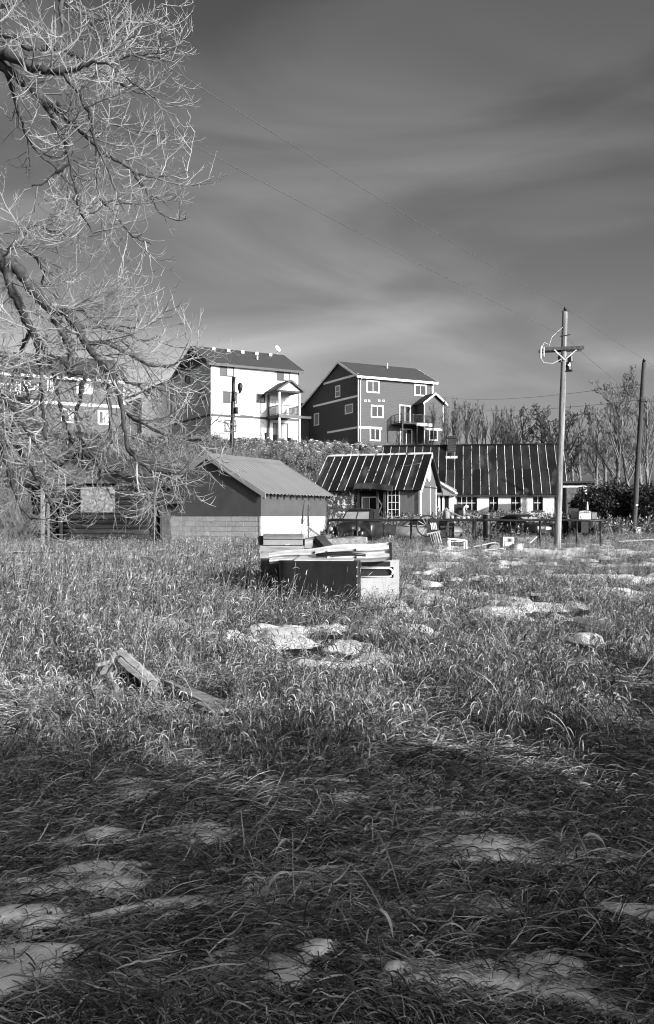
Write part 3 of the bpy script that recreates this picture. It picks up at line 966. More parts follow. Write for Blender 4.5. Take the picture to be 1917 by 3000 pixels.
z = hdiv - 0.006 - bh
row = 0
while z > -0.15:
    for axis, ln in (('F', LS), ('G', DS)):
        a = 0.0 if (row + (axis == 'G')) % 2 == 0 else -0.2
        first = True
        while a < ln - 0.02:
            a0 = max(a, 0.0 if axis == 'F' else 0.001); a1 = min(a + bl_, ln)
            if axis == 'G' and a0 < 0.1:
                a0 = 0.1
            if a1 - a0 > 0.04:
                w_ = a1 - a0
                ob('block', block_mesh(axis, w_), ts, loc=(a0, 0.012, z) if axis == 'F' else (0.012, a0, z))
            a += bl_
    z -= bh
    row += 1
# ribbed metal roof in sheets
slope = (zrS - heS) / (DS / 2)
eo, go = 0.30, 0.12
ns = 7
sw = (LS + 2 * go) / ns
for side in (0, 1):
    for i in range(ns):
        q = MB()
        n = 12
        xs_ = []
        for k in range(n + 1):
            x = sw * k / n
            ph = (k % 4)
            xs_.append((x, 0.034 if ph in (1, 2) else 0.0))
        top0 = []; top1 = []
        for (x, h) in xs_:
            y0, y1 = -eo, DS / 2 + 0.01
            z0 = heS - eo * slope + 0.09 + h; z1 = zrS + 0.09 + h
            if side:
                y0, y1 = DS + eo, DS / 2 - 0.01
            top0.append((-go + i * sw + x, y0, z0)); top1.append((-go + i * sw + x, y1, z1))
        vs = top0 + top1 + [(p[0], p[1], p[2] - 0.012) for p in top0] + [(p[0], p[1], p[2] - 0.012) for p in top1]
        N = n + 1
        fs = []
        for k in range(n):
            fs += [(k, k + 1, N + k + 1, N + k), (2 * N + k, 3 * N + k, 3 * N + k + 1, 2 * N + k + 1), (k, 2 * N + k, 2 * N + k + 1, k + 1)]
        q.add(vs, fs).build('roof_sheet', M['roof_metal'], ts)
m = MB(); m.prism([(DS / 2 - 0.28, zrS + 0.10 - 0.28 * slope + 0.02), (DS / 2, zrS + 0.155), (DS / 2 + 0.28, zrS + 0.10 - 0.28 * slope + 0.02), (DS / 2, zrS + 0.125)], 'x', -go - 0.02, LS + go + 0.02); m.build('ridge_cap', M['roof_metal'], ts)
for uu in (-go - 0.035, LS + go + 0.004):
    for (v0, v1, z0, z1) in ((-eo, DS / 2 - 0.002, heS - eo * slope, zrS), (DS / 2 + 0.002, DS + eo, zrS, heS - eo * slope)):
        m = MB(); m.add([(uu, v0, z0 - 0.09), (uu, v1, z1 - 0.09), (uu, v1, z1 + 0.125), (uu, v0, z0 + 0.125), (uu + 0.03, v0, z0 - 0.09), (uu + 0.03, v1, z1 - 0.09), (uu + 0.03, v1, z1 + 0.125), (uu + 0.03, v0, z0 + 0.125)],
                        [(0, 1, 2, 3), (7, 6, 5, 4), (0, 4, 5, 1), (1, 5, 6, 2), (2, 6, 7, 3), (3, 7, 4, 0)]); m.build('barge_board', M['gable_paint'], ts)
rt = MB().box(-0.04, -0.30, -0.09, 0.04, 0.0, 0.03).mesh('rafter_tail', M['dark_wood'])
for i in range(11):
    ob('rafter_tail', rt, ts, loc=(0.15 + i * 0.5, -0.002, heS + 0.02), rot=(math.atan(slope), 0, 0))

# ---------------------------------------------------------------- log cabin
bc_ = Bld(103, 35.2, 0.12, -9)
tc_ = bc_.root('log_cabin', 'derelict dark log cabin with strand board over its window and open doorway', 'cabin')
WC = bc_.F(436, 1500)[0]
DC = 7.5
hC = bc_.F(250, 1424)[1]
zC = bc_.F(250, 1322)[1]
uC = bc_.F(250, 1310)[0]
dx0 = bc_.F(140, 1500)[0]; dx1 = bc_.F(182, 1500)[0]
nl = 14
lh = hC / nl
logm = {}


def log_mesh(ln, r, seed):
    q = MB(); rr = random.Random(seed)
    n = max(3, int(ln / 0.5))
    pts = [(ln * i / n, rr.uniform(-0.012, 0.012), rr.uniform(-0.01, 0.01)) for i in range(n + 1)]
    q.tube(pts, [r * rr.uniform(0.86, 1.08) for _ in pts], 10)
    return q.mesh('log', M['log'], True)


for i in range(nl):
    zc = lh * (i + 0.5)
    dd = rnd.uniform(-0.02, 0.02)
    segs = [(-0.02 - rnd.uniform(0, 0.15), dx0), (dx1, WC + rnd.uniform(0, 0.2))] if zc < 2.05 else [(-0.1, WC + 0.1)]
    for (a0, a1) in segs:
        ob('log', log_mesh(a1 - a0, lh * 0.56, i * 3 + int(a0 * 10)), tc_, loc=(a0, dd, zc))
    for uu in (0.0, WC):
        ob('log', log_mesh(DC, lh * 0.54, 900 + i), tc_, loc=(uu, 0.18, zc + lh * 0.5), rot=(0, 0, R(90)))
m = MB(); m.box(0.05, 0.10, 0, dx0 - 0.06, 0.16, hC); m.box(dx1 + 0.06, 0.1, 0, WC - 0.05, 0.16, hC); m.build('chinking', M['dark_wood'], tc_)
m = MB(); m.box(0.1, DC, 0, WC - 0.1, DC + 0.1, hC); m.build('rear_wall', M['dark_wood'], tc_)
m = MB(); m.prism([(-0.05, hC + 0.1), (WC + 0.05, hC + 0.1), (uC, zC)], 'y', 0.0, 0.05); m.build('gable_panel', M['gable_grey'], tc_)
ox0, oz1 = bc_.F(243, 1428); ox1, oz0 = bc_.F(343, 1501)
m = MB(); m.box(ox0, -0.20, oz0, ox1, -0.178, oz1); m.build('strand_board', M['osb'], tc_)
for x in (ox0 + 0.2, ox1 - 0.2):
    m = MB(); m.box(x - 0.05, -0.176, oz0 - 0.02, x + 0.05, -0.12, oz1 + 0.02); m.build('batten', M['dark_wood'], tc_)
for (x0, x1, z1_, mt) in ((dx0 - 0.19, dx0 - 0.06, hC + 0.05, 'pale_wood'), (dx1, dx1 + 0.09, 2.1, 'dark_wood')):
    m = MB(); m.box(x0, -0.21, 0, x1, -0.13, z1_); m.build('door_post', M[mt], tc_)
m = MB(); m.box(dx0 - 0.05, -0.2, 2.02, dx1 + 0.05, -0.12, 2.16); m.build('lintel', M['weathered'], tc_)
m = MB(); m.bar((dx0 + 0.06, -0.05, 0.05), (dx0 + 0.06, -0.05, 1.95), 0.16, 0.03); m.build('door_board', M['weathered'], tc_)
m = MB()
for i in range(6):
    m.box(dx0 + 0.12, 0.9, 0.9 + i * 0.17, dx1 + 0.4, 0.93, 0.98 + i * 0.17)
m.build('shutter', M['weathered'], tc_)
# roof boards on both slopes
for side in (-1, 1):
    xe = -0.5 if side < 0 else WC + 0.55
    ze = hC - 0.05
    nb = 12
    for i in range(nb):
        t0, t1 = i / nb, (i + 1) / nb + 0.02
        xa, za = xe + (uC - xe) * t0, ze + (zC + 0.14 - ze) * t0
        xb, zb = xe + (uC - xe) * min(t1, 1), ze + (zC + 0.14 - ze) * min(t1, 1)
        y0, y1 = -0.5 + rnd.uniform(-0.12, 0.12), DC + 0.3
        lift = 0.02 * (1 if i % 2 else 0.2) + rnd.uniform(0, 0.02)
        m = MB(); m.add([(xa, y0, za + lift + 0.03), (xb, y0, zb + lift), (xb, y1, zb + lift), (xa, y1, za + lift + 0.03), (xa, y0, za + lift - 0.01), (xb, y0, zb + lift - 0.035), (xb, y1, zb + lift - 0.035), (xa, y1, za + lift - 0.01)],
                        [(0, 1, 2, 3), (7, 6, 5, 4), (0, 4, 5, 1), (1, 5, 6, 2), (2, 6, 7, 3), (3, 7, 4, 0)])
        m.build('roof_board', M['dark_wood'] if (side > 0 and i % 3) else M['log'], tc_)
    m = MB(); m.bar((xe, -0.55, ze - 0.05), (uC, -0.55, zC + 0.06), 0.04, 0.16); m.build('barge_board', M['dark_wood'], tc_)
# timber lean-to wall in the gap beside the shed
m = MB(); m.box(WC + 0.25, 0.6, 0, WC + 0.33, 3.2, 2.0); m.box(WC + 0.1, 0.55, 1.95, WC + 1.0, 3.3, 2.05); m.build('lean_to', M['dark_wood'], tc_)

# ---------------------------------------------------------------- cottage with dark ribbed roof
def seam_roof(t, L, y0, z0, y1, z1, n, x0=0.0, rows=1, th=0.05, seam=0.03, jit=0.0, skip=()):
    """metal panels between eave (y0,z0) and ridge (y1,z1) with a raised seam at each joint"""
    ln = math.hypot(y1 - y0, z1 - z0)
    ang = math.atan2(z1 - z0, y1 - y0)
    w = L / n
    for r in range(rows):
        l0 = ln * r / rows - (0.06 if r else 0); l1 = ln * (r + 1) / rows
        pm = MB().box(0.012, l0, -th + r * 0.012, w - 0.012, l1, r * 0.012).mesh('roof_panel', M['rust_metal'])
        sm = MB().box(-0.017, l0 + 0.02, -0.02 + r * 0.012, 0.017, l1 - 0.01, seam + r * 0.012).mesh('seam', M['seam'])
        for i in range(n):
            ob('roof_panel', pm, t, loc=(x0 + i * w, y0, z0), rot=(ang, 0, 0))
        for i in range(n + 1):
            ob('seam', sm, t, loc=(x0 + i * w + rnd.uniform(-jit, jit), y0, z0), rot=(ang, 0, 0))


bk = Bld(936, 61.5, 0.55, -20)
tk = bk.root('cottage', 'small cottage with black ribbed roof, flaking whitewashed brick and round plaque on its gable', 'cottage')
LK = 7.0
heK = bk.F(1200, 1424)[1]
DK = 5.4
# ridge height from its pixel row at the ridge depth
zrK = PZ(1333, bk.y0 - LK * math.sin(R(20)) + DK / 2 * math.cos(R(20))) - bk.z0
slK = (zrK - heK) / (DK / 2)
x_b1 = bk.F(1048, 1480)[0]
x_d0 = bk.F(1136, 1480)[0]; x_d1 = bk.F(1165, 1480)[0]; x_w0 = bk.F(1055, 1480)[0]; x_w1 = bk.F(1097, 1480)[0]
m = MB(); m.box(0, 0, -0.4, x_b1, 0.15, heK); m.build('brick_wall', M['brick_wall'], tk)
m = MB(); m.box(x_b1, 0.5, -0.4, x_d0 - 0.1, 0.6, heK); m.build('porch_wall', M['dark_wood'], tk)
m = MB(); m.box(x_d0 - 0.1, 0.02, -0.4, LK - 0.002, 0.15, heK); m.build('front_wall', M['dark_wood'], tk)
m = MB(); m.box(LK - 1.35, -0.02, -0.3, LK - 0.25, 0.018, heK - 0.05); m.build('sliding_door', M['gable_grey'], tk)
m = MB(); m.prism([(0.0, -0.4), (DK, -0.4), (DK, heK), (DK / 2, zrK), (0.0, heK)], 'x', LK, LK + 0.08); gkw = m.build('gable_wall', M['gable_grey'], tk)
m = MB(); m.prism([(0.0, -0.4), (DK, -0.4), (DK, heK), (DK / 2, zrK), (0.0, heK)], 'x', -0.08, -0.002); m.build('gable_wall', M['dark_wood'], tk)
m = MB(); m.box(0, DK - 0.1, -0.4, LK, DK, heK); m.build('rear_wall', M['dark_wood'], tk)
for (v0, v1) in ((0.35, 0.55), (3.2, 3.3), (4.9, 5.1)):
    m = MB(); m.box(LK + 0.082, v0, -0.2, LK + 0.12, v1, heK + 0.1); m.build('door_batten', M['white_trim'], tk)
m = MB(); m.box(LK + 0.082, 0.1, heK - 0.05, LK + 0.13, DK - 0.1, heK + 0.04); m.build('door_track', M['dark_wood'], tk)
# round plaque
m = MB()
cy, cz = DK / 2 - 0.1, heK + (zrK - heK) * 0.45
for k in range(20):
    a0 = 2 * math.pi * k / 20; a1 = 2 * math.pi * (k + 1) / 20
    for (r0, r1, d) in ((0.0, 0.25, 0.14), (0.42, 0.62, 0.16)):
        m.add([(LK + d, cy + r0 * math.cos(a0), cz + r0 * math.sin(a0)), (LK + d, cy + r1 * math.cos(a0), cz + r1 * math.sin(a0)), (LK + d, cy + r1 * math.cos(a1), cz + r1 * math.sin(a1)), (LK + d, cy + r0 * math.cos(a1), cz + r0 * math.sin(a1)),
               (LK + 0.09, cy + r0 * math.cos(a0), cz + r0 * math.sin(a0)), (LK + 0.09, cy + r1 * math.cos(a0), cz + r1 * math.sin(a0)), (LK + 0.09, cy + r1 * math.cos(a1), cz + r1 * math.sin(a1)), (LK + 0.09, cy + r0 * math.cos(a1), cz + r0 * math.sin(a1))],
              [(0, 1, 2, 3), (7, 6, 5, 4), (1, 5, 6, 2), (0, 3, 7, 4)])
for k in range(8):
    a0 = 2 * math.pi * k / 8
    m.bar((LK + 0.12, cy + 0.2 * math.cos(a0), cz + 0.2 * math.sin(a0)), (LK + 0.12, cy + 0.48 * math.cos(a0), cz + 0.48 * math.sin(a0)), 0.04, 0.04)
m.build('round_plaque', M['white_trim'], gkw)
window(tk, 'F', x_w0 + 0.05, x_w1, 0.95, heK - 0.75, fw=0.07, mull=1, frame=M['white_trim'], pane=[M['curtain_glass'], M['glass']], L=0).location.y = 0.5
window(tk, 'F', x_d0 + 0.05, x_d1 + 0.12, 0.0, heK - 0.12, fw=0.05, mull=2, rows=6, frame=M['white_trim'], pane=M['glass'], dep=0.065, name='glazed_door').location.y = 0.02
for x in (x_b1 + 0.08, x_w1 + 0.25, x_d0 - 0.2):
    m = MB(); m.box(x - 0.07, -0.12, -0.4, x + 0.07, 0.02, heK); m.build('porch_post', M['dark_wood'], tk)
m = MB(); m.bar((x_w1 + 0.3, -0.05, heK - 0.9), (x_w1 + 0.75, -0.05, heK - 1.5), 0.05, 0.10); m.bar((x_w1 + 0.72, -0.05, heK - 0.95), (x_w1 + 0.25, -0.05, heK - 1.95), 0.04, 0.08); m.build('brace', M['weathered'], tk)
seam_roof(tk, LK + 0.7, -0.45, heK - 0.45 * slK + 0.1, DK / 2, zrK + 0.1, 13, x0=-0.35, jit=0.02)
ob_n = MB().box(-0.35, DK / 2 + 0.01, 0, LK + 0.35, DK / 2 + 0.02, 0.01)
roof_slab(tk, 'rear_roof', (-0.35, DK + 0.45, heK - 0.45 * slK + 0.1), (LK + 0.35, DK + 0.45, heK - 0.45 * slK + 0.1), (LK + 0.35, DK / 2 + 0.02, zrK + 0.1), (-0.35, DK / 2 + 0.02, zrK + 0.1), 0.06, M['rust_metal'])
m = MB(); m.prism([(DK / 2 - 0.16, zrK + 0.05), (DK / 2, zrK + 0.19), (DK / 2 + 0.16, zrK + 0.05)], 'x', -0.37, LK + 0.37); m.build('ridge_cap', M['seam'], tk)
for (v0, v1, z0, z1) in ((-0.47, DK / 2, heK - 0.47 * slK, zrK), (DK / 2, DK + 0.45, zrK, heK - 0.45 * slK)):
    m = MB(); m.add([(LK + 0.355, v0, z0 - 0.1), (LK + 0.355, v1, z1 - 0.1), (LK + 0.355, v1, z1 + 0.13), (LK + 0.355, v0, z0 + 0.13), (LK + 0.40, v0, z0 - 0.1), (LK + 0.40, v1, z1 - 0.1), (LK + 0.40, v1, z1 + 0.13), (LK + 0.40, v0, z0 + 0.13)],
                    [(0, 1, 2, 3), (7, 6, 5, 4), (0, 4, 5, 1), (1, 5, 6, 2), (2, 6, 7, 3), (3, 7, 4, 0)]); m.build('barge_board', M['seam'] if v0 < 1 else M['dark_wood'], tk)
# drooping eave awning over the porch
m = MB()
aw = []
for i in range(9):
    t_ = i / 8
    x = x_b1 - 0.05 + (x_d0 + 0.55 - x_b1) * t_
    zz = heK + 0.1 - 0.18 * t_ ** 2 + 0.05 * math.sin(math.pi * t_)
    aw.append((x, zz))
m.prism([(x, z_ + 0.1) for x, z_ in aw] + [(x, z_ - 0.28) for x, z_ in aw[::-1]], 'y', -0.62, -0.5); m.build('awning', M['dark_wood'], tk)
m = MB(); m.box(-0.6, 0.3, -0.4, -0.3, 2.2, 3.9)
m.build('side_chimney', M['dark_wood'], tk)

# ---------------------------------------------------------------- long whitewashed building with dark ribbed roof
bg_ = Bld(1120, 74.0, 0.85, -9)
tg = bg_.root('long_building', 'long low whitewashed building with tall black ribbed roof and brick chimney', 'building')
LG = bg_.F(1626, 1480)[0]
heG = bg_.F(1480, 1449)[1]
runG = 4.6
zrG = PZ(1308, 74 - 6 * math.sin(R(9)) + runG) - bg_.z0
u_l = bg_.F(1288, 1480)[0]
wins = [(1338, 1398, 3), (1433, 1460, 1), (1497, 1526, 1), (1562, 1591, 1)]
# wall is built as piers between real window openings
spans = []
for (p0, p1, mu) in wins:
    spans.append((bg_.F(p0, 1480)[0], bg_.F(p1, 1480)[0], mu))
wz0 = bg_.F(1480, 1497)[1]; wz1 = heG - 0.02
edges = [u_l] + [e for s_ in spans for e in s_[:2]] + [LG]
m = MB()
for i in range(0, len(edges), 2):
    m.box(edges[i], 0, wz0, edges[i + 1], 0.3, heG)
m.box(u_l, 0, -0.5, LG, 0.3, wz0)
m.build('front_wall', M['whitewash'], tg)
for (a0, a1, mu) in spans:
    w_ = window(tg, 'F', a0 + 0.07, a1 - 0.07, wz0 + 0.09, wz1 - 0.07, fw=0.065, mull=mu, rows=2, frame=M['black_trim'], pane=M['glass'], dep=0.065)
    w_.location.y = 0.22
    m = MB(); m.box(a0 - 0.06, -0.08, wz0 - 0.10, a1 + 0.06, 0.14, wz0 + 0.015); m.build('sill', M['dark_wood'], tg)
    mm = MB(); mid = (wz0 + wz1) / 2
    mm.box(a0 + 0.08, 0.13, mid - 0.025, a1 - 0.08, 0.145, mid + 0.025)
    for i in range(1, mu + 1):
        x = a0 + (a1 - a0) * i / (mu + 1); mm.box(x - 0.022, 0.125, wz0 + 0.1, x + 0.022, 0.129, wz1 - 0.1)
    mm.build('glazing_bar', M['white_trim'], w_ if False else tg)
m = MB(); m.prism([(0.0, -0.5), (2 * runG, -0.5), (2 * runG, heG), (runG, zrG), (0.0, heG)], 'x', LG - 0.08, LG); m.build('gable_wall', M['dark_wood'], tg)
m = MB(); m.prism([(0.0, -0.5), (2 * runG, -0.5), (2 * runG, heG), (runG, zrG), (0.0, heG)], 'x', 0.0, 0.08); m.build('gable_wall', M['dark_wood'], tg)
m = MB(); m.box(0.09, 2 * runG - 0.2, -0.5, LG - 0.09, 2 * runG, heG); m.build('rear_wall', M['whitewash'], tg)
slG = (zrG - heG) / runG
seam_roof(tg, LG + 1.35, -0.22, heG - 0.22 * slG + 0.20, runG, zrG + 0.1, 22, x0=-0.3, rows=2, jit=0.03)
roof_slab(tg, 'rear_roof', (-0.3, 2 * runG + 0.5, heG - 0.3), (LG + 1.05, 2 * runG + 0.5, heG - 0.3), (LG + 1.05, runG + 0.02, zrG + 0.1), (-0.3, runG + 0.02, zrG + 0.1), 0.06, M['rust_metal'])
m = MB(); m.prism([(runG - 0.18, zrG + 0.04), (runG, zrG + 0.18), (runG + 0.18, zrG + 0.04)], 'x', -0.32, LG + 1.07); m.build('ridge_cap', M['rust_metal'], tg)
m = MB(); m.box(-0.3, -0.27, heG - 0.22 * slG + 0.02, LG + 1.05, -0.22, heG - 0.22 * slG + 0.15); m.build('eave_board', M['black_trim'], tg)
for (v0, v1, z0, z1) in ((-0.5, runG, heG - 0.5 * slG + 0.1, zrG), (runG, 2 * runG + 0.5, zrG, heG - 0.3)):
    m = MB(); m.add([(LG + 1.06, v0, z0 - 0.15), (LG + 1.06, v1, z1 - 0.15), (LG + 1.06, v1, z1 + 0.13), (LG + 1.06, v0, z0 + 0.13), (LG + 1.1, v0, z0 - 0.15), (LG + 1.1, v1, z1 - 0.15), (LG + 1.1, v1, z1 + 0.13), (LG + 1.1, v0, z0 + 0.13)],
                    [(0, 1, 2, 3), (7, 6, 5, 4), (0, 4, 5, 1), (1, 5, 6, 2), (2, 6, 7, 3), (3, 7, 4, 0)]); m.build('barge_board', M['dark_wood'], tg)
uch = bg_.F(1309, 1300)[0] + 0.35
m = MB(); m.box(uch - 0.36, runG - 0.75, zrG - 1.3, uch + 0.36, runG - 0.1, zrG + 0.85); m.box(uch - 0.42, runG - 0.81, zrG + 0.66, uch + 0.42, runG - 0.04, zrG + 0.78); chm = m.build('chimney', M['log'], tg)
m = MB(); m.box(uch - 0.5, runG - 1.35, zrG - 1.2, uch + 0.5, runG - 0.75, zrG - 0.93); m.build('flashing', M['seam'], chm)
# glazed porch joining cottage and long building
pu0, pu1 = bg_.F(1256, 1480, 2.0)[0], bg_.F(1334, 1480, 2.0)[0]
ph = bg_.F(1280, 1448, 2.0)[1]
m = MB()
for x in (pu0, pu0 + (pu1 - pu0) * 0.36, pu0 + (pu1 - pu0) * 0.52, pu0 + (pu1 - pu0) * 0.8):
    m.box(x, -2.06, -0.4, x + 0.16, -1.94, ph)
m.box(pu1 - 0.5, -2.05, -0.4, pu1, -1.95, ph); m.box(pu0 + 0.16, -2.05, -0.4, pu0 + 0.75, -1.95, 0.75)
porch = m.build('porch', M['white_trim'], tg)
m = MB(); m.box(pu0 + 0.17, -1.99, 0.76, pu0 + (pu1 - pu0) * 0.36 - 0.01, -1.97, ph - 0.02); m.box(pu0 + (pu1 - pu0) * 0.52 + 0.17, -1.99, 0.1, pu0 + (pu1 - pu0) * 0.8 - 0.01, -1.97, ph - 0.02); m.build('pane', M['glass'], porch)
m = MB(); m.box(pu0 + (pu1 - pu0) * 0.36 + 0.17, -1.6, -0.3, pu0 + (pu1 - pu0) * 0.52 - 0.01, -1.55, ph); m.build('door', M['dark_wood'], porch)
roof_slab(porch, 'porch_roof', (pu0 - 0.2, -2.45, ph - 0.0), (pu1 + 0.15, -2.45, ph - 0.1), (pu1 + 0.1, 0.2, ph + 0.42), (pu0 - 0.9, 0.9, ph + 2.1), 0.08, M['gable_paint'])
m = MB(); m.bar((pu0 - 0.75, 0.7, ph + 2.05), (pu1 + 0.12, -2.2, ph + 0.05), 0.28, 0.09); m.build('snow_edge', M['snow'], porch)

# ---------------------------------------------------------------- flat-roofed outbuilding beyond the pole
bo = Bld(1661, 66, 0.85, -6)
to = bo.root('outbuilding', 'small flat-roofed outbuilding with white corner post beside evergreen bushes', 'shed')
W_ = bo.F(1716, 1480)[0]
hO = bo.F(1690, 1428)[1]
m = MB(); m.box(0, 0, -0.4, W_, 0.1, hO); m.build('front_wall', gm('lichen_wall', 0.10, 0.9, 0.7, 4, blotch=(3, 0.62, 0.45, 0.1)), to)
m = MB(); m.box(W_, 0.0, -0.4, W_ + 0.08, 2.5, hO); m.box(0, 2.5, -0.4, W_, 2.6, hO); m.box(-0.08, 0, -0.4, -0.002, 2.5, hO); m.build('side_wall', M['dark_wood'], to)
m = MB(); m.box(W_ - 0.15, -0.06, 0.5, W_ + 0.1, -0.003, hO); m.build('corner_post', M['white_trim'], to)
m = MB(); m.box(-0.3, -0.1, hO, W_ + 0.1, -0.003, hO + 0.16); m.build('snow_edge', M['snow'], to)
m = MB(); m.box(-0.4, -0.5, hO + 0.30, W_ + 0.6, 2.8, hO + 0.45); m.box(-0.1, 0, hO + 0.162, W_, 2.5, hO + 0.30); m.build('flat_roof', M['dark_wood'], to)

# ================================================================ POLES AND WIRES
def pole_mesh(mb, base, top, r0, r1, n=12, seg=8, seed=1):
    rr = random.Random(seed)
    pts = []; rad = []
    for i in range(seg + 1):
        t = i / seg
        p = Vector(base).lerp(Vector(top), t)
        pts.append(p + Vector((rr.uniform(-0.01, 0.01), rr.uniform(-0.01, 0.01), 0))); rad.append((r0 + (r1 - r0) * t) * rr.uniform(0.97, 1.03))
    mb.tube(pts, rad, n)
    return mb


def disc_insulator(mb, p, r=0.06, h=0.16):
    x, y, z = p
    mb.tube([(x, y, z), (x, y, z + h * 0.25), (x, y, z + h * 0.3), (x, y, z + h * 0.55), (x, y, z + h * 0.6), (x, y, z + h)], [r * 0.5, r, r * 0.6, r, r * 0.6, r * 0.35], 8)


pD = 34.0
pbx = PX(1633, pD); pbz = gzf(pbx, pD)
ptx = PX(1658, pD); ptz = PZ(912, pD)
PB = Vector((pbx, pD, pbz - 0.15)); PT = Vector((ptx, pD + 0.1, ptz))


def on_pole(z):
    t = (z - PB.z) / (PT.z - PB.z)
    return PB.lerp(PT, t)


def utility_pole(off, label, full=True):
    t = thing('utility_pole', label, 'utility pole', (pbx + off[0], pD + off[1], pbz + off[2]))
    def L(v):
        return Vector(v) - Vector((pbx, pD, pbz))
    m = MB(); pole_mesh(m, L(PB), L(PT), 0.135, 0.105); m.build('pole', M['pole_wood'], t, True)
    c = L(on_pole(PZ(1023, pD)))
    m = MB(); m.bar(c + Vector((-0.92, -0.17, -0.02)), c + Vector((0.72, -0.17, 0.05)), 0.10, 0.12); ca = m.build('crossarm', M['pole_dark'], t)
    m = MB(); m.bar(c + Vector((-0.92, 0.17, -0.04)), c + Vector((0.72, 0.17, 0.03)), 0.09, 0.11); m.build('crossarm', M['pole_dark'], t)
    for s_ in (-1, 1):
        m = MB(); m.bar(c + Vector((s_ * 0.42, -0.23, -0.05)), c + Vector((0, -0.15, -0.42)), 0.012, 0.035); m.build('brace', M['galv'], t)
    m = MB(); disc_insulator(m, L(PT), 0.075, 0.2); m.box(*(L(PT) + Vector((-0.12, -0.05, 0.0))), *(L(PT) + Vector((0.12, 0.05, 0.05)))); m.build('top_insulator', M['black_metal'], t)
    # fused cutout and lightning arrester on the left end of the arm
    e = c + Vector((-0.9, -0.28, 0))
    m = MB(); m.tube([e + Vector((-0.02, 0, 0.1)), e + Vector((-0.05, 0, -0.05)), e + Vector((-0.07, -0.02, -0.38))], [0.035, 0.05, 0.035], 8); m.tube([e + Vector((0.06, 0, 0.05)), e + Vector((0.06, 0, -0.33))], 0.028, 8); m.build('fused_cutout', M['white_enamel'], t)
    m = MB(); m.tube([e + Vector((0.02, 0, 0.1)), e + Vector((0.08, 0, 0.22)), e + Vector((0.2, 0, 0.16)), e + Vector((0.28, 0.1, 0.1)), e + Vector((0.4, 0.1, 0.45)), e + Vector((0.9, 0.25, 0.9))], 0.012, 5)
    m.tube([e + Vector((-0.06, -0.02, -0.36)), e + Vector((0.06, 0, -0.55)), e + Vector((0.4, 0, -0.58)), e + Vector((0.75, 0.1, -0.4))], 0.012, 5); m.build('jumper_wire', M['wire_pale'], t)
    # transformer can behind, small lamp bracket at the right
    q = c + Vector((-0.13, 0.12, -0.62))
    m = MB(); m.tube([c + Vector((-0.16, -0.1, -0.2)), c + Vector((-0.17, -0.1, -0.3)), c + Vector((-0.16, -0.1, -0.5))], [0.04, 0.09, 0.07], 8); m.build('bracket', M['black_metal'], t)
    m = MB(); m.tube([c + Vector((0.24, -0.05, -0.28)), c + Vector((0.24, -0.05, -0.48))], [0.10, 0.11], 10); m.tube([c + Vector((0.17, -0.05, -0.5)), c + Vector((0.17, -0.05, -0.78)), c + Vector((0.17, -0.05, -0.84))], [0.10, 0.11, 0.16], 12); m.bar(c + Vector((0.02, -0.05, -0.85)), c + Vector((0.3, -0.05, -0.8)), 0.05, 0.04); m.build('transformer', M['black_metal'], t)
    m = MB(); m.tube([c + Vector((0.17, -0.165, -0.62)), c + Vector((0.17, -0.18, -0.62))], [0.055, 0.055], 10); m.build('warning_disc', M['white_trim'], t)
    b = L(on_pole(PZ(983, pD)))
    m = MB(); m.tube([b + Vector((-0.2, -0.1, -0.03)), b + Vector((0.2, -0.12, 0.03))], 0.018, 6); m.build('wire_bracket', M['black_metal'], t)
    return t


utility_pole((0, 0, 0), 'tall weathered utility pole with crossarm standing before the long whitewashed building')
p2D = 47.0
p2b = Vector((PX(1855, p2D), p2D, gzf(PX(1855, p2D), p2D) - 0.15)); p2t = Vector((PX(1887, p2D), p2D, PZ(1062, p2D)))
t2 = thing('utility_pole', 'plain leaning utility pole in front of the evergreen bushes', 'utility pole', p2b)
m = MB(); pole_mesh(m, (0, 0, 0), p2t - p2b, 0.15, 0.11, seed=4); m.build('pole', M['pole_dark'], t2, True)
m = MB(); disc_insulator(m, p2t - p2b, 0.10, 0.2); m.build('top_insulator', M['black_metal'], t2)
qv = (p2t - p2b) * 0.78
m = MB(); m.tube([qv + Vector((-0.05, -0.1, 0)), qv + Vector((0.25, -0.14, 0))], 0.02, 6); m.build('wire_bracket', M['black_metal'], t2)
qv = (p2t - p2b) * 0.2
m = MB(); m.box(qv.x - 0.02, qv.y - 0.17, qv.z, qv.x + 0.1, qv.y - 0.15, qv.z + 0.07); m.build('tag_plate', M['white_trim'], t2)
qv = (p2t - p2b) * 0.07
m = MB(); m.box(qv.x + 0.02, qv.y - 0.22, qv.z - 0.3, qv.x + 0.3, qv.y - 0.16, qv.z + 0.1); m.build('meter_box', M['white_enamel'], t2)


def wire(name, label, a, b, sag, r=0.009, mat=None, n=24):
    a = Vector(a); b = Vector(b)
    pts = []
    for i in range(n + 1):
        t = i / n
        p = a.lerp(b, t); p.z -= sag * 4 * t * (1 - t)
        pts.append(p)
    m = MB(); m.tube(pts, r, 5)
    return tag(m.build(name, mat or M['wire'], None, True), label, 'wire')


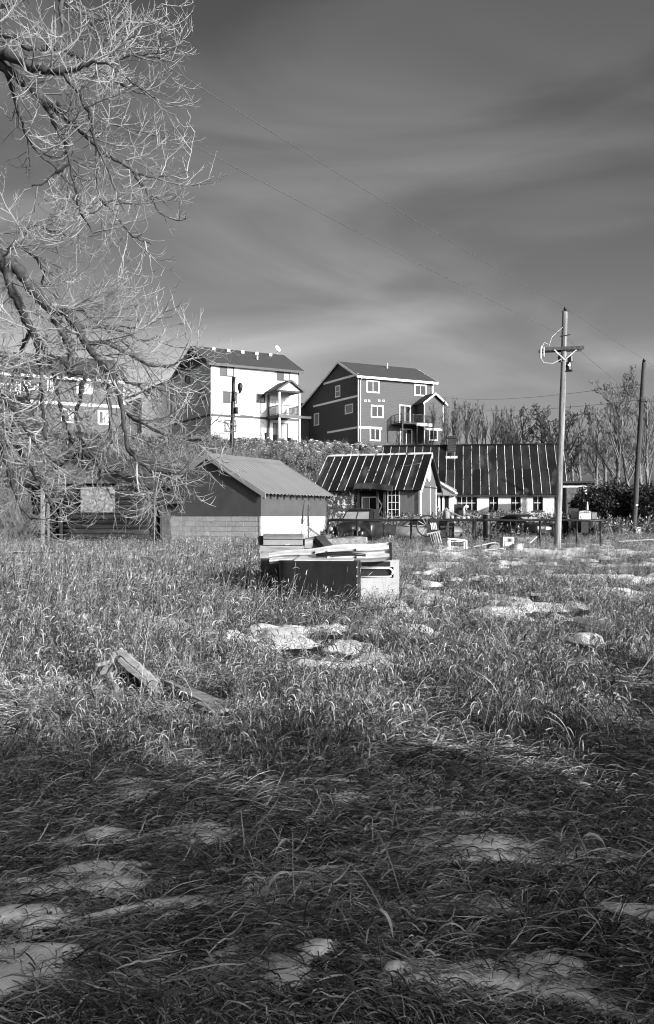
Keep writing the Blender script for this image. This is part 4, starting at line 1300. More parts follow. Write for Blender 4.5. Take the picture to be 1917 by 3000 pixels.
far_a = Vector((-15.2, -5.0, PT.z + 0.3))
ptop = PT + Vector((0, 0, 0.19))
pnb = on_pole(PZ(983, pD)) + Vector((-0.05, -0.12, 0))
tp3 = thing('utility_pole', 'plain timber utility pole beside the lane behind the viewer', 'utility pole', (far_a.x, far_a.y, gzf(far_a.x, far_a.y)))
m = MB(); pole_mesh(m, (0, 0, -0.15), (0, 0, far_a.z - gzf(far_a.x, far_a.y)), 0.135, 0.10, seed=9); m.build('pole', M['pole_wood'], tp3, True)
m = MB(); m.bar((-0.4, 0.13, far_a.z - 1.3), (0.4, 0.13, far_a.z - 1.3), 0.1, 0.1); m.build('crossarm', M['pole_dark'], tp3)
wire('power_line', 'upper power line running from the crossarm pole across the sky', ptop, far_a, 0.45, 0.0075)
wire('power_line', 'lower neutral line running from the crossarm pole across the sky', pnb, far_a + Vector((0.05, 0.15, -1.25)), 0.35, 0.0075)
wire('power_line', 'upper power line between the crossarm pole and the plain leaning pole', ptop, p2t + Vector((0, 0, 0.19)), 0.05, 0.0075)
wire('power_line', 'lower line between the crossarm pole and the plain leaning pole', pnb, p2b.lerp(p2t, 0.79) + Vector((0.05, -0.12, 0)), 0.15, 0.0075)
wire('power_line', 'power line leaving the plain leaning pole towards the trees', p2t + Vector((0, 0, 0.19)), (27, 62, 9.6), 0.2, 0.0075)
tp4 = thing('utility_pole', 'plain timber utility pole among the bare trees past the bushes', 'utility pole', (27, 62, gzf(27, 62)))
m = MB(); pole_mesh(m, (0, 0, -0.15), (0, 0, 9.65 - gzf(27, 62)), 0.135, 0.10, seed=12); m.build('pole', M['pole_wood'], tp4, True)
m = MB(); disc_insulator(m, (0, 0, 9.6 - gzf(27, 62)), 0.08, 0.2); m.build('top_insulator', M['black_metal'], tp4)
hx = bd.x0 + 10.6 * bd.c + 1.0 * bd.s; hy = bd.y0 + 10.6 * bd.s
wire('service_line', 'upper thin service line from the dark hill house to the leaning pole', (hx, hy, bd.z0 + 6.3), p2b.lerp(p2t, 0.88) + Vector((-0.1, 0, 0)), 0.55, 0.011)
wire('service_line', 'lower thin service line from the dark hill house to the leaning pole', (hx, hy, bd.z0 + 5.2), p2b.lerp(p2t, 0.79) + Vector((-0.12, 0, 0)), 0.55, 0.011)

# thick black post with lamp in front of the white house
kD = 82.0
kx = PX(682, kD); kz = gzf(kx, kD)
tt = thing('cut_pole', 'thick black cut-off pole with transformers in front of the white house', 'utility pole', (kx, kD, kz))
ktop = PZ(1104, kD) - kz
m = MB(); pole_mesh(m, (-0.12, 0, -0.3), (0.12, 0, ktop), 0.21, 0.175, seed=3); m.build('pole', M['black_metal'], tt, True)
for (px, py, rr_, hh) in ((694, 1203, 0.19, 0.62), (688, 1162, 0.13, 0.9)):
    x = PX(px, kD) - kx; z_ = PZ(py, kD) - kz
    m = MB(); m.tube([(x, -0.2, z_ - hh / 2), (x, -0.2, z_ - hh / 2 + 0.05), (x, -0.2, z_ + hh / 2 - 0.06), (x, -0.2, z_ + hh / 2)], [rr_ * 0.8, rr_, rr_, rr_ * 0.6], 12); m.build('transformer', M['black_metal'], tt, True)
x = PX(704, kD) - kx; z_ = PZ(1136, kD) - kz
m = MB(); m.tube([(x - 0.08, -0.1, z_ - 0.55), (x, -0.1, z_ - 0.4), (x + 0.0, -0.12, z_ - 0.1), (x + 0.03, -0.14, z_ + 0.25), (x + 0.02, -0.14, z_ + 0.45)], [0.05, 0.12, 0.24, 0.24, 0.1], 10); m.tube([(0.1, 0, z_ - 0.75), (x - 0.08, -0.1, z_ - 0.5)], 0.03, 6); m.build('lamp_head', M['black_metal'], tt, True)
for i, (px, py, D, lab) in enumerate(((770, 1212, 92, 'sagging wire from the black post to the balcony corner'), (800, 1262, 93, 'slack wire from the black post to the walk-out door'), (745, 1275, 90, 'guy wire from the black post down to the rock bank'), (612, 1210, 93.5, 'service wire from the black post to the corner of the white house'))):
    wire('service_wire', lab, (PX(700, kD), kD - 0.1, PZ(1155 + i * 6, kD)), P(px, py, D), 0.25, 0.014, M['black_metal'], 12)
sD = 80.0
sx = PX(492, sD); sz = gzf(sx, sD)
ts_ = thing('stub_post', 'slanting bare post standing on the grassy slope below the white house', 'post', (sx, sD, sz))
m = MB(); pole_mesh(m, (0, 0, -0.3), (PX(507, sD) - sx, 0, PZ(1182, sD) - sz), 0.15, 0.12, seed=6); m.build('pole', M['pole_dark'], ts_, True)
wire('service_wire', 'pale slack wire across the black cottage roof', P(905, 1296, 78), P(1229, 1358, 58.6), 0.9, 0.016, M['wire_pale'])

# ================================================================ VEHICLES
def loft(stations, n=16, pw=3.2):
    """stations: (x, half width, z0, z1); superellipse sections"""
    m = MB(); o = []
    for (x, hw, z0, z1) in stations:
        for k in range(n):
            a = 2 * math.pi * (k + 0.5) / n
            c, s = math.cos(a), math.sin(a)
            y = hw * math.copysign(abs(c) ** (2 / pw), c); z = (z0 + z1) / 2 + (z1 - z0) / 2 * math.copysign(abs(s) ** (2 / pw), s)
            o.append((x, y, z))
    f = []
    for i in range(len(stations) - 1):
        for k in range(n):
            f.append((i * n + k, i * n + (k + 1) % n, (i + 1) * n + (k + 1) % n, (i + 1) * n + k))
    f.append(tuple(range(n))); f.append(tuple((len(stations) - 1) * n + k for k in range(n)))
    return m.add(o, f)


def wheel(t, x, y, r, w, mat=None):
    m = MB(); m.tube([(x, y - w / 2, r), (x, y - w / 2 + 0.02, r), (x, y + w / 2 - 0.02, r), (x, y + w / 2, r)], [r * 0.85, r, r, r * 0.85], 20); wo = m.build('wheel', M['rubber'], t, True)
    for s_ in (-1, 1):
        m = MB(); m.tube([(x, y + s_ * w * 0.5, r), (x, y + s_ * (w * 0.5 + 0.015), r)], [r * 0.55, r * 0.45], 14); m.build('rim', M['galv'], wo)


def quad_pane(t, pts, mat, name='window', th=0.012):
    pts = [Vector(p) for p in pts]
    n = (pts[1] - pts[0]).cross(pts[3] - pts[0]).normalized() * th
    m = MB(); m.add(pts + [p + n for p in pts], [(0, 1, 2, 3), (7, 6, 5, 4), (0, 4, 5, 1), (1, 5, 6, 2), (2, 6, 7, 3), (3, 7, 4, 0)])
    return m.build(name, mat, t)


def cabin(t, xb0, xb1, xt0, xt1, hwb, hwt, zb, zt, mat, glass_m, split=True, pillars=True):
    """greenhouse: base rectangle xb0..xb1 at zb, roof xt0..xt1 at zt, with a crowned roof; windows on all sides"""
    m = MB()
    stn = []
    nz = 4
    for i in range(nz + 1):
        q = i / nz
        stn.append((xb0 + (xt0 - xb0) * q, xb1 + (xt1 - xb1) * q, hwb + (hwt - hwb) * q, zb + (zt - zb) * q))
    stn.append((xt0 + 0.10, xt1 - 0.10, hwt - 0.08, zt + 0.055)); stn.append((xt0 + 0.3, xt1 - 0.3, hwt - 0.25, zt + 0.085))
    vs = []; N = 24
    for (a, b, h, z) in stn:
        for k in range(N):
            an = 2 * math.pi * (k + 0.5) / N
            c, s = math.cos(an), math.sin(an)
            vs.append(((a + b) / 2 + (b - a) / 2 * math.copysign(abs(c) ** 0.42, c), h * math.copysign(abs(s) ** 0.42, s), z))
    f = []
    for i in range(len(stn) - 1):
        for k in range(N):
            f.append((i * N + k, i * N + (k + 1) % N, (i + 1) * N + (k + 1) % N, (i + 1) * N + k))
    f.append(tuple(range(N))[::-1]); f.append(tuple((len(stn) - 1) * N + k for k in range(N)))
    m.add(vs, f); cb = m.build('cab', mat, t, False)
    def at(q, ex, s):
        xa = xb0 + (xt0 - xb0) * q; xb = xb1 + (xt1 - xb1) * q
        return xa, xb, hwb + (hwt - hwb) * q, zb + (zt - zb) * q
    q0, q1 = 0.16, 0.86
    for front in (0, 1):
        for sd in ((-1, 1) if split else (0,)):
            pts = []
            for (q, yy) in ((q0, 0), (q0, 1), (q1, 1), (q1, 0)):
                xa, xb, h, z = at(q, 0, 0)
                x = (xa - 0.012) if front == 0 else (xb + 0.012)
                if sd:
                    y = sd * (0.03 + yy * (h * 0.80 - 0.03))
                else:
                    y = (-1 + 2 * yy) * h * 0.80
                pts.append((x, y, z))
            quad_pane(cb, pts, glass_m, 'windscreen', 0.004)
    for sd in (-1, 1):
        for (f0, f1) in ((0.14, 0.48), (0.54, 0.86)) if (xt1 - xt0) > 1.1 else ((0.2, 0.82),):
            pts = []
            for (q, ff) in ((q0, f0), (q0, f1), (q1, f1), (q1, f0)):
                xa, xb, h, z = at(q, 0, 0)
                pts.append((xa + (xb - xa) * ff, sd * (h + 0.012), z))
            quad_pane(cb, pts, M['glass'], 'side_window', 0.004)
    return cb


def car_body(name, mb, mat, t):
    return mb.build(name, mat, t, True)


# old pickup, front towards the field
D = 39.0
x = PX(1052, D) ; 
t = thing('old_truck', 'rusted old pickup with split windscreen parked behind the pipe rail', 'truck', (x + 0.15, D + 0.6, gzf(x, D) - 0.12), R(-112))
m = loft([(0.85, 0.66, 0.35, 0.9), (0.8, 0.78, 0.35, 1.22), (0.2, 0.80, 0.35, 1.27), (-0.6, 0.80, 0.35, 1.26), (-0.75, 0.78, 0.35, 1.2)], 20, 4); car_body('body', m, M['car_dark'], t)
m = loft([(2.15, 0.30, 0.5, 0.98), (2.1, 0.40, 0.42, 1.10), (1.6, 0.48, 0.42, 1.2), (0.84, 0.62, 0.42, 1.25)], 18, 3); car_body('hood', m, M['car_dark'], t)
cabin(t, -0.72, 0.82, -0.55, 0.42, 0.76, 0.63, 1.2, 1.66, M['car_dark'], M['glass_grey'])
for s_ in (-1, 1):
    m = loft([(2.15, 0.10, 0.5, 0.75), (2.0, 0.18, 0.42, 0.9), (1.6, 0.22, 0.45, 0.98), (1.1, 0.2, 0.4, 0.8), (0.7, 0.1, 0.35, 0.55)], 14, 2.4)
    for i, v in enumerate(m.v):
        m.v[i] = (v[0], v[1] + s_ * 0.66, v[2])
    car_body('fender', m, M['car_dark'], t)
    m = MB(); m.tube([(2.12, s_ * 0.62, 0.86), (2.2, s_ * 0.62, 0.86), (2.23, s_ * 0.62, 0.86)], [0.08, 0.1, 0.07], 12); m.build('headlight', M['glass_grey'], t, True)
    wheel(t, 1.62, s_ * 0.7, 0.35, 0.16); wheel(t, -1.6, s_ * 0.72, 0.35, 0.16)
m = MB(); m.box(-2.6, -0.75, 0.5, -0.8, 0.75, 0.56)
for s_ in (-1, 1):
    m.box(-2.6, s_ * 0.75 - 0.02, 0.56, -0.8, s_ * 0.75 + 0.02, 1.0)
m.box(-2.62, -0.77, 0.56, -2.58, 0.77, 1.0); m.build('bed', M['car_dark'], t)
m = MB(); m.box(2.2, -0.8, 0.45, 2.26, 0.8, 0.58); m.build('bumper', M['black_metal'], t)

# low snow-dusted hull of another old car
D = 43.5
x = PX(1228, D)
t = thing('old_car', 'stripped old car with pale faded roof slumped behind the pipe rail', 'car', (x, D, gzf(x, D) - 0.15), R(170))
m = loft([(-2.1, 0.6, 0.4, 0.72), (-1.9, 0.78, 0.3, 0.85), (-0.8, 0.84, 0.28, 0.92), (0.9, 0.84, 0.28, 0.92), (1.9, 0.76, 0.3, 0.86), (2.15, 0.6, 0.4, 0.75)], 18, 3.4); car_body('body', m, M['car_grey'], t)
cabin(t, -1.3, 0.9, -0.75, 0.35, 0.78, 0.62, 0.88, 1.28, M['car_grey'], M['glass_grey'], split=False)
for s_ in (-1, 1):
    for xx in (-1.35, 1.35):
        wheel(t, xx, s_ * 0.76, 0.31, 0.17)
m = MB(); m.box(-2.22, -0.75, 0.42, -2.12, 0.75, 0.55); m.build('bumper', M['chrome'], t)

# dark saloon seen from behind
D = 46.5
x = PX(1524, D)
t = thing('saloon_car', 'dark saloon car with pale rear window and white plate behind the pipe rail', 'car', (x - 0.1, D + 0.5, gzf(x, D) - 0.12), R(122))
m = loft([(-2.3, 0.70, 0.38, 0.78), (-2.2, 0.86, 0.3, 0.90), (-1.2, 0.90, 0.26, 0.93), (0.8, 0.90, 0.26, 0.92), (1.9, 0.86, 0.28, 0.86), (2.3, 0.78, 0.36, 0.78)], 20, 4); car_body('body', m, M['car_dark'], t)
cabin(t, -1.55, 0.95, -0.78, 0.35, 0.84, 0.66, 0.9, 1.27, M['car_dark'], M['glass_grey'], split=False)
for s_ in (-1, 1):
    for xx in (-1.35, 1.45):
        wheel(t, xx, s_ * 0.8, 0.31, 0.18)
    m = MB(); m.box(-2.31, s_ * 0.62 - 0.14, 0.62, -2.26, s_ * 0.62 + 0.14, 0.74); m.build('tail_light', M['glass_grey'], t)
m = MB(); m.box(-2.4, -0.84, 0.42, -2.28, 0.84, 0.54); m.build('bumper', M['black_metal'], t)
m = MB(); m.box(-2.34, -0.2, 0.57, -2.315, 0.2, 0.72); m.build('plate', M['white_trim'], t)

# old tractor with arched radiator shell
D = 44.0
x = PX(1714, D); gz_ = gzf(x, D)
t = thing('old_tractor', 'old tractor with pale arched radiator shell and short exhaust by the evergreen bushes', 'tractor', (x, D, gz_), R(0))
zt = PZ(1494, D) - gz_
w2 = 0.34
arch = [(-w2, zt - 0.52), (w2, zt - 0.52), (w2, zt - 0.1)] + [(w2 * math.cos(a), zt - 0.1 + 0.1 * math.sin(a)) for a in [math.pi * k / 8 for k in range(1, 8)]] + [(-w2, zt - 0.1)]
m = MB(); m.prism(arch, 'y', -0.02, 0.14); rs = m.build('radiator_shell', M['black_metal'], t)
top = [(-w2 * 0.92, zt - 0.13), (w2 * 0.92, zt - 0.13)] + [(w2 * 0.92 * math.cos(a), zt - 0.125 + 0.09 * math.sin(a)) for a in [math.pi * k / 8 for k in range(1, 8)]]
m = MB(); m.prism(top, 'y', -0.045, -0.022); m.build('name_band', M['white_enamel'], rs)
for k in range(3):
    m = MB(); m.tube([(-0.02 + 0.085 * k, -0.047, zt - 0.095), (-0.02 + 0.085 * k, -0.052, zt - 0.095)], 0.028, 8); m.build('hole', M['black_metal'], rs)
m = MB(); m.box(-w2 * 0.85, -0.03, zt - 0.48, w2 * 0.85, -0.022, zt - 0.17); m.build('grille', M['galv'], rs)
m = MB(); m.tube([(-0.12 + 0.09 * math.cos(a), -0.045, zt - 0.33 + 0.09 * math.sin(a)) for a in [0.6 + k * 0.5 for k in range(9)]], 0.022, 6); m.build('hose', M['white_trim'], rs)
m = MB(); m.box(-0.28, 0.145, zt - 0.55, 0.28, 1.5, zt - 0.06); m.build('hood', M['car_dark'], t)
m = MB(); m.tube([(0.3, 0.6, zt - 0.06), (0.3, 0.6, zt + 0.28)], 0.05, 8); m.tube([(0.3, 0.6, zt + 0.28), (0.3, 0.6, zt + 0.42)], 0.03, 8); m.build('exhaust', M['galv'], t)
m = MB(); m.box(0.32, 0.4, zt - 0.45, 0.72, 0.8, zt - 0.12); m.build('tool_box', M['car_grey'], t)
m = MB(); m.box(-0.25, 1.6, zt - 0.25, 0.25, 2.0, zt - 0.18); m.box(-0.25, 1.98, zt - 0.2, 0.25, 2.04, zt + 0.1); m.box(-0.05, 1.7, 0.4, 0.05, 1.9, zt - 0.25); m.build('seat', M['black_metal'], t)
m = MB(); m.box(-0.18, 0.0, 0.35, 0.18, 1.9, zt - 0.551); m.build('chassis', M['black_metal'], t)
for s_ in (-1, 1):
    wheel(t, 0, 0, 0.3, 0.14); w_ = t.children[-1]; w_.rotation_euler = (0, 0, R(90)); w_.location = (s_ * 0.5, 0.3, 0)
    wheel(t, 0, 0, 0.55, 0.25); w_ = t.children[-1]; w_.rotation_euler = (0, 0, R(90)); w_.location = (s_ * 0.62, 1.6, 0)

# ================================================================ PIPE RAIL FENCE
rD = 36.5
t = thing('pipe_rail', 'black pipe rail fence along the row of old vehicles', 'fence', (PX(960, rD), rD, 0))
x0, x1 = 0.0, PX(1790, rD) - PX(960, rD)
rz = PZ(1524, rD)
m = MB(); m.tube([(x0 + (x1 - x0) * i / 12, 0, rz + 0.012 * math.sin(i * 2.1)) for i in range(13)], 0.05, 8); m.build('rail', M['black_metal'], t, True)
for px in (962, 1047, 1205, 1388, 1583, 1690, 1760):
    xx = PX(px, rD) - PX(960, rD); g_ = gzf(PX(px, rD), rD)
    m = MB(); m.tube([(xx, 0.0, g_ - 0.2), (xx, 0.0, rz - 0.045)], 0.045, 8); m.build('post', M['black_metal'], t, True)

# ================================================================ YARD JUNK
def gpt(px, D):
    xx = PX(px, D)
    return Vector((xx, D, gzf(xx, D)))


# barrel
g = gpt(1427, 38.2)
t = thing('steel_drum', 'rusty black steel drum behind the pipe rail near the saloon car', 'barrel', g)
hb_ = PZ(1507, 38.2) - g.z
m = MB(); pr = []
for i in range(13):
    zz = hb_ * i / 12
    pr.append((zz, 0.165 + (0.012 if i in (0, 4, 8, 12) else 0)))
m.tube([(0, 0, z_) for z_, _ in pr], [r_ for _, r_ in pr], 18); m.build('shell', M['black_metal'], t, True)
m = MB(); m.tube([(0, 0, hb_ + 0.001), (0, 0, hb_ + 0.02)], [0.15, 0.14], 16); m.build('lid', M['galv'], t)
# workbench with clutter and bent stove pipe
wD = 38.5
g = gpt(1352, wD)
t = thing('workbench', 'dark timber workbench behind the pipe rail with a dark backboard', 'table', g)
bw_ = PX(1402, wD) - PX(1312, wD); bzz = PZ(1519, wD) - g.z
m = MB(); m.box(-bw_ / 2, -0.3, bzz - 0.05, bw_ / 2, 0.3, bzz); m.build('top', M['dark_wood'], t)
for sx_ in (-1, 1):
    for sy in (-1, 1):
        m = MB(); m.box(sx_ * (bw_ / 2 - 0.06) - 0.035, sy * 0.25 - 0.035, -0.1, sx_ * (bw_ / 2 - 0.06) + 0.035, sy * 0.25 + 0.035, bzz - 0.05); m.build('leg', M['dark_wood'], t)
m = MB(); m.box(-bw_ / 2 + 0.1, -0.2, bzz * 0.45, bw_ / 2 - 0.1, 0.25, bzz * 0.45 + 0.03); m.build('shelf', M['dark_wood'], t)
m = MB(); m.box(-0.28, 0.2, bzz, 0.12, 0.25, bzz + 0.62); m.build('backboard', M['black_metal'], t)
bt = g + Vector((0, 0, bzz))
t = thing('stove_pipe', 'pale bent stove pipe standing on the workbench', 'pipe', bt + Vector((0.10, -0.05, 0)))
m = MB(); m.tube([(0, 0, 0), (0.0, 0, 0.44), (0.02, 0, 0.52), (0.06, 0, 0.55), (0.2, 0, 0.50)], 0.055, 12); m.build('pipe', M['galv'], t, True)
m = MB(); m.tube([(0, 0, 0.0), (0, 0, 0.05)], [0.1, 0.07], 12); m.build('collar', M['galv'], t)
for (dx, rr_, hh, lab, mt) in ((-0.42, 0.08, 0.14, 'small upturned pale pot at the end of the workbench', 'white_enamel'), (-0.16, 0.11, 0.13, 'wide pale basin in the middle of the workbench', 'white_enamel'), (0.28, 0.07, 0.10, 'dark tin beside the stove pipe on the workbench', 'galv')):
    m = MB(); m.tube([(0, 0, 0), (0, 0, hh * 0.6), (0, 0, hh), (0, 0, hh + 0.005)], [rr_, rr_ * 0.95, rr_ * 0.7, rr_ * 0.3], 14)
    o = m.build('pot', M[mt], None, True); o.location = bt + Vector((dx, -0.12, 0)); tag(o, lab, 'pot')
m = MB(); m.bar((-0.7, -0.28, 0.36), (0.0, -0.2, 0.04), 0.1, 0.05); m.bar((0.05, -0.2, 0.2), (1.0, -0.25, -0.04), 0.05, 0.05)
o = m.build('loose_boards', M['weathered'], None); o.location = bt + Vector((0, 0, 0.02)); o.name = 'plank'; tag(o, 'crossed weathered planks leaning over the workbench', 'plank')
# bag on the porch side
g = gpt(1308, 39.5)
m = loft([(0, 0.03, 0.0, 0.1), (0.02, 0.11, 0.0, 0.5), (0.14, 0.13, 0.0, 0.62), (0.26, 0.1, 0.0, 0.5), (0.28, 0.03, 0.05, 0.3)], 12, 2.2)
o = m.build('sack', M['gable_paint'], None, True); o.location = (g.x - 0.14, g.y, PZ(1520, 39.5) - 0.1); tag(o, 'pale slumped sack standing on the crate beside the porch', 'sack')
t = thing('crate', 'dark wooden crate holding the slumped sack', 'crate', (g.x, g.y, g.z))
ch_ = PZ(1520, 39.5) - 0.1 - g.z
for i in range(4):
    z0 = ch_ * i / 4
    m = MB(); m.box(-0.3, -0.25, z0 + 0.01, 0.3, -0.23, z0 + ch_ / 4 - 0.02); m.build('slat', M['dark_wood'], t)
    m = MB(); m.box(-0.3, 0.23, z0 + 0.01, 0.3, 0.25, z0 + ch_ / 4 - 0.02); m.build('slat', M['dark_wood'], t)
m = MB(); m.box(-0.32, -0.228, 0, -0.3, 0.228, ch_); m.box(0.3, -0.228, 0, 0.32, 0.228, ch_); m.box(-0.3, -0.228, ch_ - 0.03, 0.3, 0.228, ch_ - 0.001); m.build('panel', M['dark_wood'], t)
# wagon wheel
g = gpt(1252, 36.0)
t = thing('wagon_wheel', 'spoked wagon wheel leaning on the pipe rail beside the stripped car', 'wheel', g + Vector((0, 0, 0)))
rw = 0.42
cz_ = PZ(1541, 36.0) - g.z
m = MB(); m.tube([(rw * math.cos(a), 0.05 * math.sin(a), cz_ + rw * math.sin(a)) for a in [2 * math.pi * k / 28 for k in range(29)]], 0.028, 8); m.build('rim', M['black_metal'], t, True)
for k in range(12):
    a = 2 * math.pi * k / 12
    m = MB(); m.bar((0.06 * math.cos(a), 0, cz_ + 0.06 * math.sin(a)), ((rw - 0.02) * math.cos(a), 0.05 * math.sin(a), cz_ + (rw - 0.02) * math.sin(a)), 0.03, 0.03); m.build('spoke', M['pale_wood'], t)
m = MB(); m.tube([(0, -0.1, cz_), (0, 0.1, cz_)], 0.08, 12); m.build('hub', M['dark_wood'], t)
m = MB(); m.box(-0.3, -0.04, -0.1, 0.3, 0.04, cz_ - rw - 0.02); m.build('support_block', M['dark_wood'], t)
# striped louvre panel
t = thing('louvre_panel', 'small tilted panel with white stripes hung beside the wagon wheel', 'panel', P(1271, 1541, 35.9))
for i in range(4):
    m = MB(); m.bar((-0.12 + 0.065 * i, 0, 0.13), (-0.07 + 0.065 * i, 0, -0.14), 0.02, 0.035); m.build('slat', M['white_trim'], t)
m = MB(); m.obox((0, 0.03, 0), (0.4, 0.02, 0.62), Matrix.Rotation(R(10), 3, 'Y')); m.build('backing', M['black_metal'], t)
m = MB(); m.box(-0.03, 0.045, -1.3, 0.03, 0.075, 0.2); m.build('stake', M['dark_wood'], t)
# upturned slatted pallet chair
g = gpt(1285, 33.5)
t = thing('broken_chair', 'broken slatted wooden chair back standing tilted in the tall grass', 'chair', g)
hz = PZ(1560, 33.5) - g.z
Rm = Matrix.Rotation(R(-9), 3, 'Y')
for i in range(5):
    xx = -0.16 + i * 0.09
    m = MB(); m.bar(Rm @ Vector((xx, -0.1 + 0.02 * i, -0.1)), Rm @ Vector((xx - 0.06, 0.1, hz)), 0.02, 0.045); m.build('slat', M['pale_wood'], t)
m = MB(); m.bar(Rm @ Vector((-0.28, 0.1, hz)), Rm @ Vector((0.2, 0.1, hz + 0.03)), 0.03, 0.05); m.build('top_bar', M['pale_wood'], t)
# white table frame
g = gpt(1340, 32.8)
t = thing('table_frame', 'bare white table frame without top standing in the tall grass', 'table', g)
hz = PZ(1578, 32.8) - g.z
m = MB(); m.bar((-0.32, -0.2, hz), (0.32, -0.3, hz - 0.06), 0.06, 0.04); m.bar((-0.32, 0.25, hz), (0.32, 0.25, hz - 0.05), 0.05, 0.04); m.bar((-0.3, -0.2, hz - 0.04), (-0.3, 0.25, hz - 0.04), 0.05, 0.04); m.bar((0.3, -0.28, hz - 0.1), (0.3, 0.25, hz - 0.1), 0.05, 0.04); m.bar((-0.25, -0.2, hz - 0.1), (0.28, 0.22, hz - 0.09), 0.04, 0.03); m.build('top_frame', M['white_trim'], t)
for (xx, yy) in ((-0.3, -0.2), (0.3, -0.28), (-0.3, 0.24), (0.3, 0.24)):
    m = MB(); m.box(xx - 0.025, yy - 0.025, -0.1, xx + 0.025, yy + 0.025, hz - 0.05); m.build('leg', M['white_trim'], t)
# white panel with holes and white drum
g = gpt(1489, 32.0)
t = thing('control_panel', 'white appliance panel with round hole and square cut-outs in the grass', 'panel', g, R(8))
hz = PZ(1573, 32.0) - g.z
m = MB(); m.box(-0.2, -0.02, 0, 0.2, 0.3, hz); m.build('panel', M['gable_paint'], t)
m = MB(); m.box(0.15, -0.035, 0, 0.2, -0.021, hz - 0.01); m.box(-0.2, -0.035, hz - 0.05, 0.149, -0.021, hz); m.box(-0.2, -0.035, 0, -0.17, -0.021, hz - 0.051); m.build('edge_trim', M['white_enamel'], t)
m = MB(); m.tube([(0.05, -0.024, hz - 0.12), (0.05, -0.03, hz - 0.12)], 0.055, 14); m.build('hole', M['black_metal'], t)
for (xa, za, w_, h_) in ((-0.06, hz - 0.27, 0.13, 0.13), (0.06, hz - 0.27, 0.13, 0.13), (0.03, hz - 0.44, 0.09, 0.08), (-0.1, hz - 0.1, 0.07, 0.08)):
    m = MB(); m.box(xa - w_ / 2, -0.03, za - h_ / 2, xa + w_ / 2, -0.022, za + h_ / 2); m.build('cover_plate', M['white_trim'], t)
g = gpt(1515, 31.9)
t = thing('appliance_drum', 'white enamel drum lying on its side against the appliance panel', 'drum', g)
rd = 0.17
m = MB(); m.tube([(-0.1, 0, rd), (-0.1, 0, rd), (0.16, -0.08, rd), (0.2, -0.09, rd)], [rd * 0.6, rd, rd, rd * 0.94], 22, cap=False); m.tube([(0.2, -0.09, rd), (0.12, -0.07, rd), (0.05, -0.04, rd)], [rd * 0.94, rd * 0.8, rd * 0.3], 22); m.build('shell', M['white_trim'], t, True)
m = MB(); m.tube([(0.205 , -0.09 + 0.29 * rd * math.cos(a), rd + rd * 0.97 * math.sin(a)) if False else (0.2 + 0.32 * rd * 0.97 * math.cos(a), -0.09 + 0.95 * rd * 0.97 * math.cos(a), rd + rd * 0.97 * math.sin(a)) for a in [2 * math.pi * k / 24 for k in range(25)]], 0.014, 6); m.build('rim', M['white_enamel'], t, True)
# dark curved sheet
g = gpt(1458, 33.0)
m = MB(); ar = [(-0.42 + 0.84 * i / 12, 0.36 * math.sin(math.pi * (i / 12) ** 0.8)) for i in range(13)]
m.prism([(x_, z_ + 0.02) for x_, z_ in ar] + [(x_, z_ - 0.0) for x_, z_ in ar[::-1]], 'y', -0.25, 0.25)
o = m.build('bent_sheet', M['black_metal'], None); o.location = g + Vector((0, 0, 0.0)); tag(o, 'dark bent metal sheet arched over the grass beside the white panel', 'metal sheet')
for i, (pa, pb, lab) in enumerate((((1385, 1602), (1450, 1588), 'pale broken plank lying on the grass before the bent sheet'), ((1410, 1612), (1475, 1606), 'low pale plank on the ground before the bent sheet'), ((1548, 1592), (1570, 1572), 'pale stick propped in the grass behind the white drum'), ((1810, 1586), (1917, 1580), 'long thin pale plank lying by the foot of the leaning pole'))):
    Dq = 31.5 - i * 0.4 if i < 3 else 36.0
    a = P(pa[0], pa[1], Dq); b = P(pb[0], pb[1], Dq + 0.5)
    m = MB(); m.bar((0, 0, 0), b - a, 0.11, 0.035)
    o = m.build('plank', M['pale_wood'], None); o.location = a; tag(o, lab, 'plank')

# ================================================================ SCRAP HEAP IN THE GRASS
hD = 15.0
g = gpt(935, hD)
tz = PZ(1649, hD) - g.z
# black steel tank with rounded corners
t = thing('steel_tank', 'black steel tank with rounded corners sunk in the grass below the scrap', 'tank', g, R(-3))
hw = (PX(1055, hD) - PX(816, hD)) / 2
pl = []
for (cx_, cy_, a0) in ((hw - 0.06, 0.62, 0), (-hw + 0.14, 0.56, 90), (-hw + 0.14, 0.14, 180), (hw - 0.06, 0.06, 270)):
    r_ = 0.06 if cx_ > 0 else 0.14
    for k in range(6):
        a = R(a0 + 90 * k / 5)
        pl.append((cx_ + r_ * math.cos(a), cy_ + r_ * math.sin(a)))
m = MB(); m.prism(pl, 'z', -0.3, tz); m.build('shell', M['tank'], t)
m = MB(); m.prism([(x_ * 1.012, (y_ - 0.34) * 1.02 + 0.34) for x_, y_ in pl], 'z', tz + 0.001, tz + 0.03); m.build('lid', M['black_metal'], t)
for k in range(5):
    m = MB(); m.tube([(hw - 0.05, -0.004, 0.1 + k * 0.15), (hw - 0.05, -0.014, 0.1 + k * 0.15)], 0.012, 8); m.build('rivet', M['galv'], t)
TZ = g.z + tz + 0.03
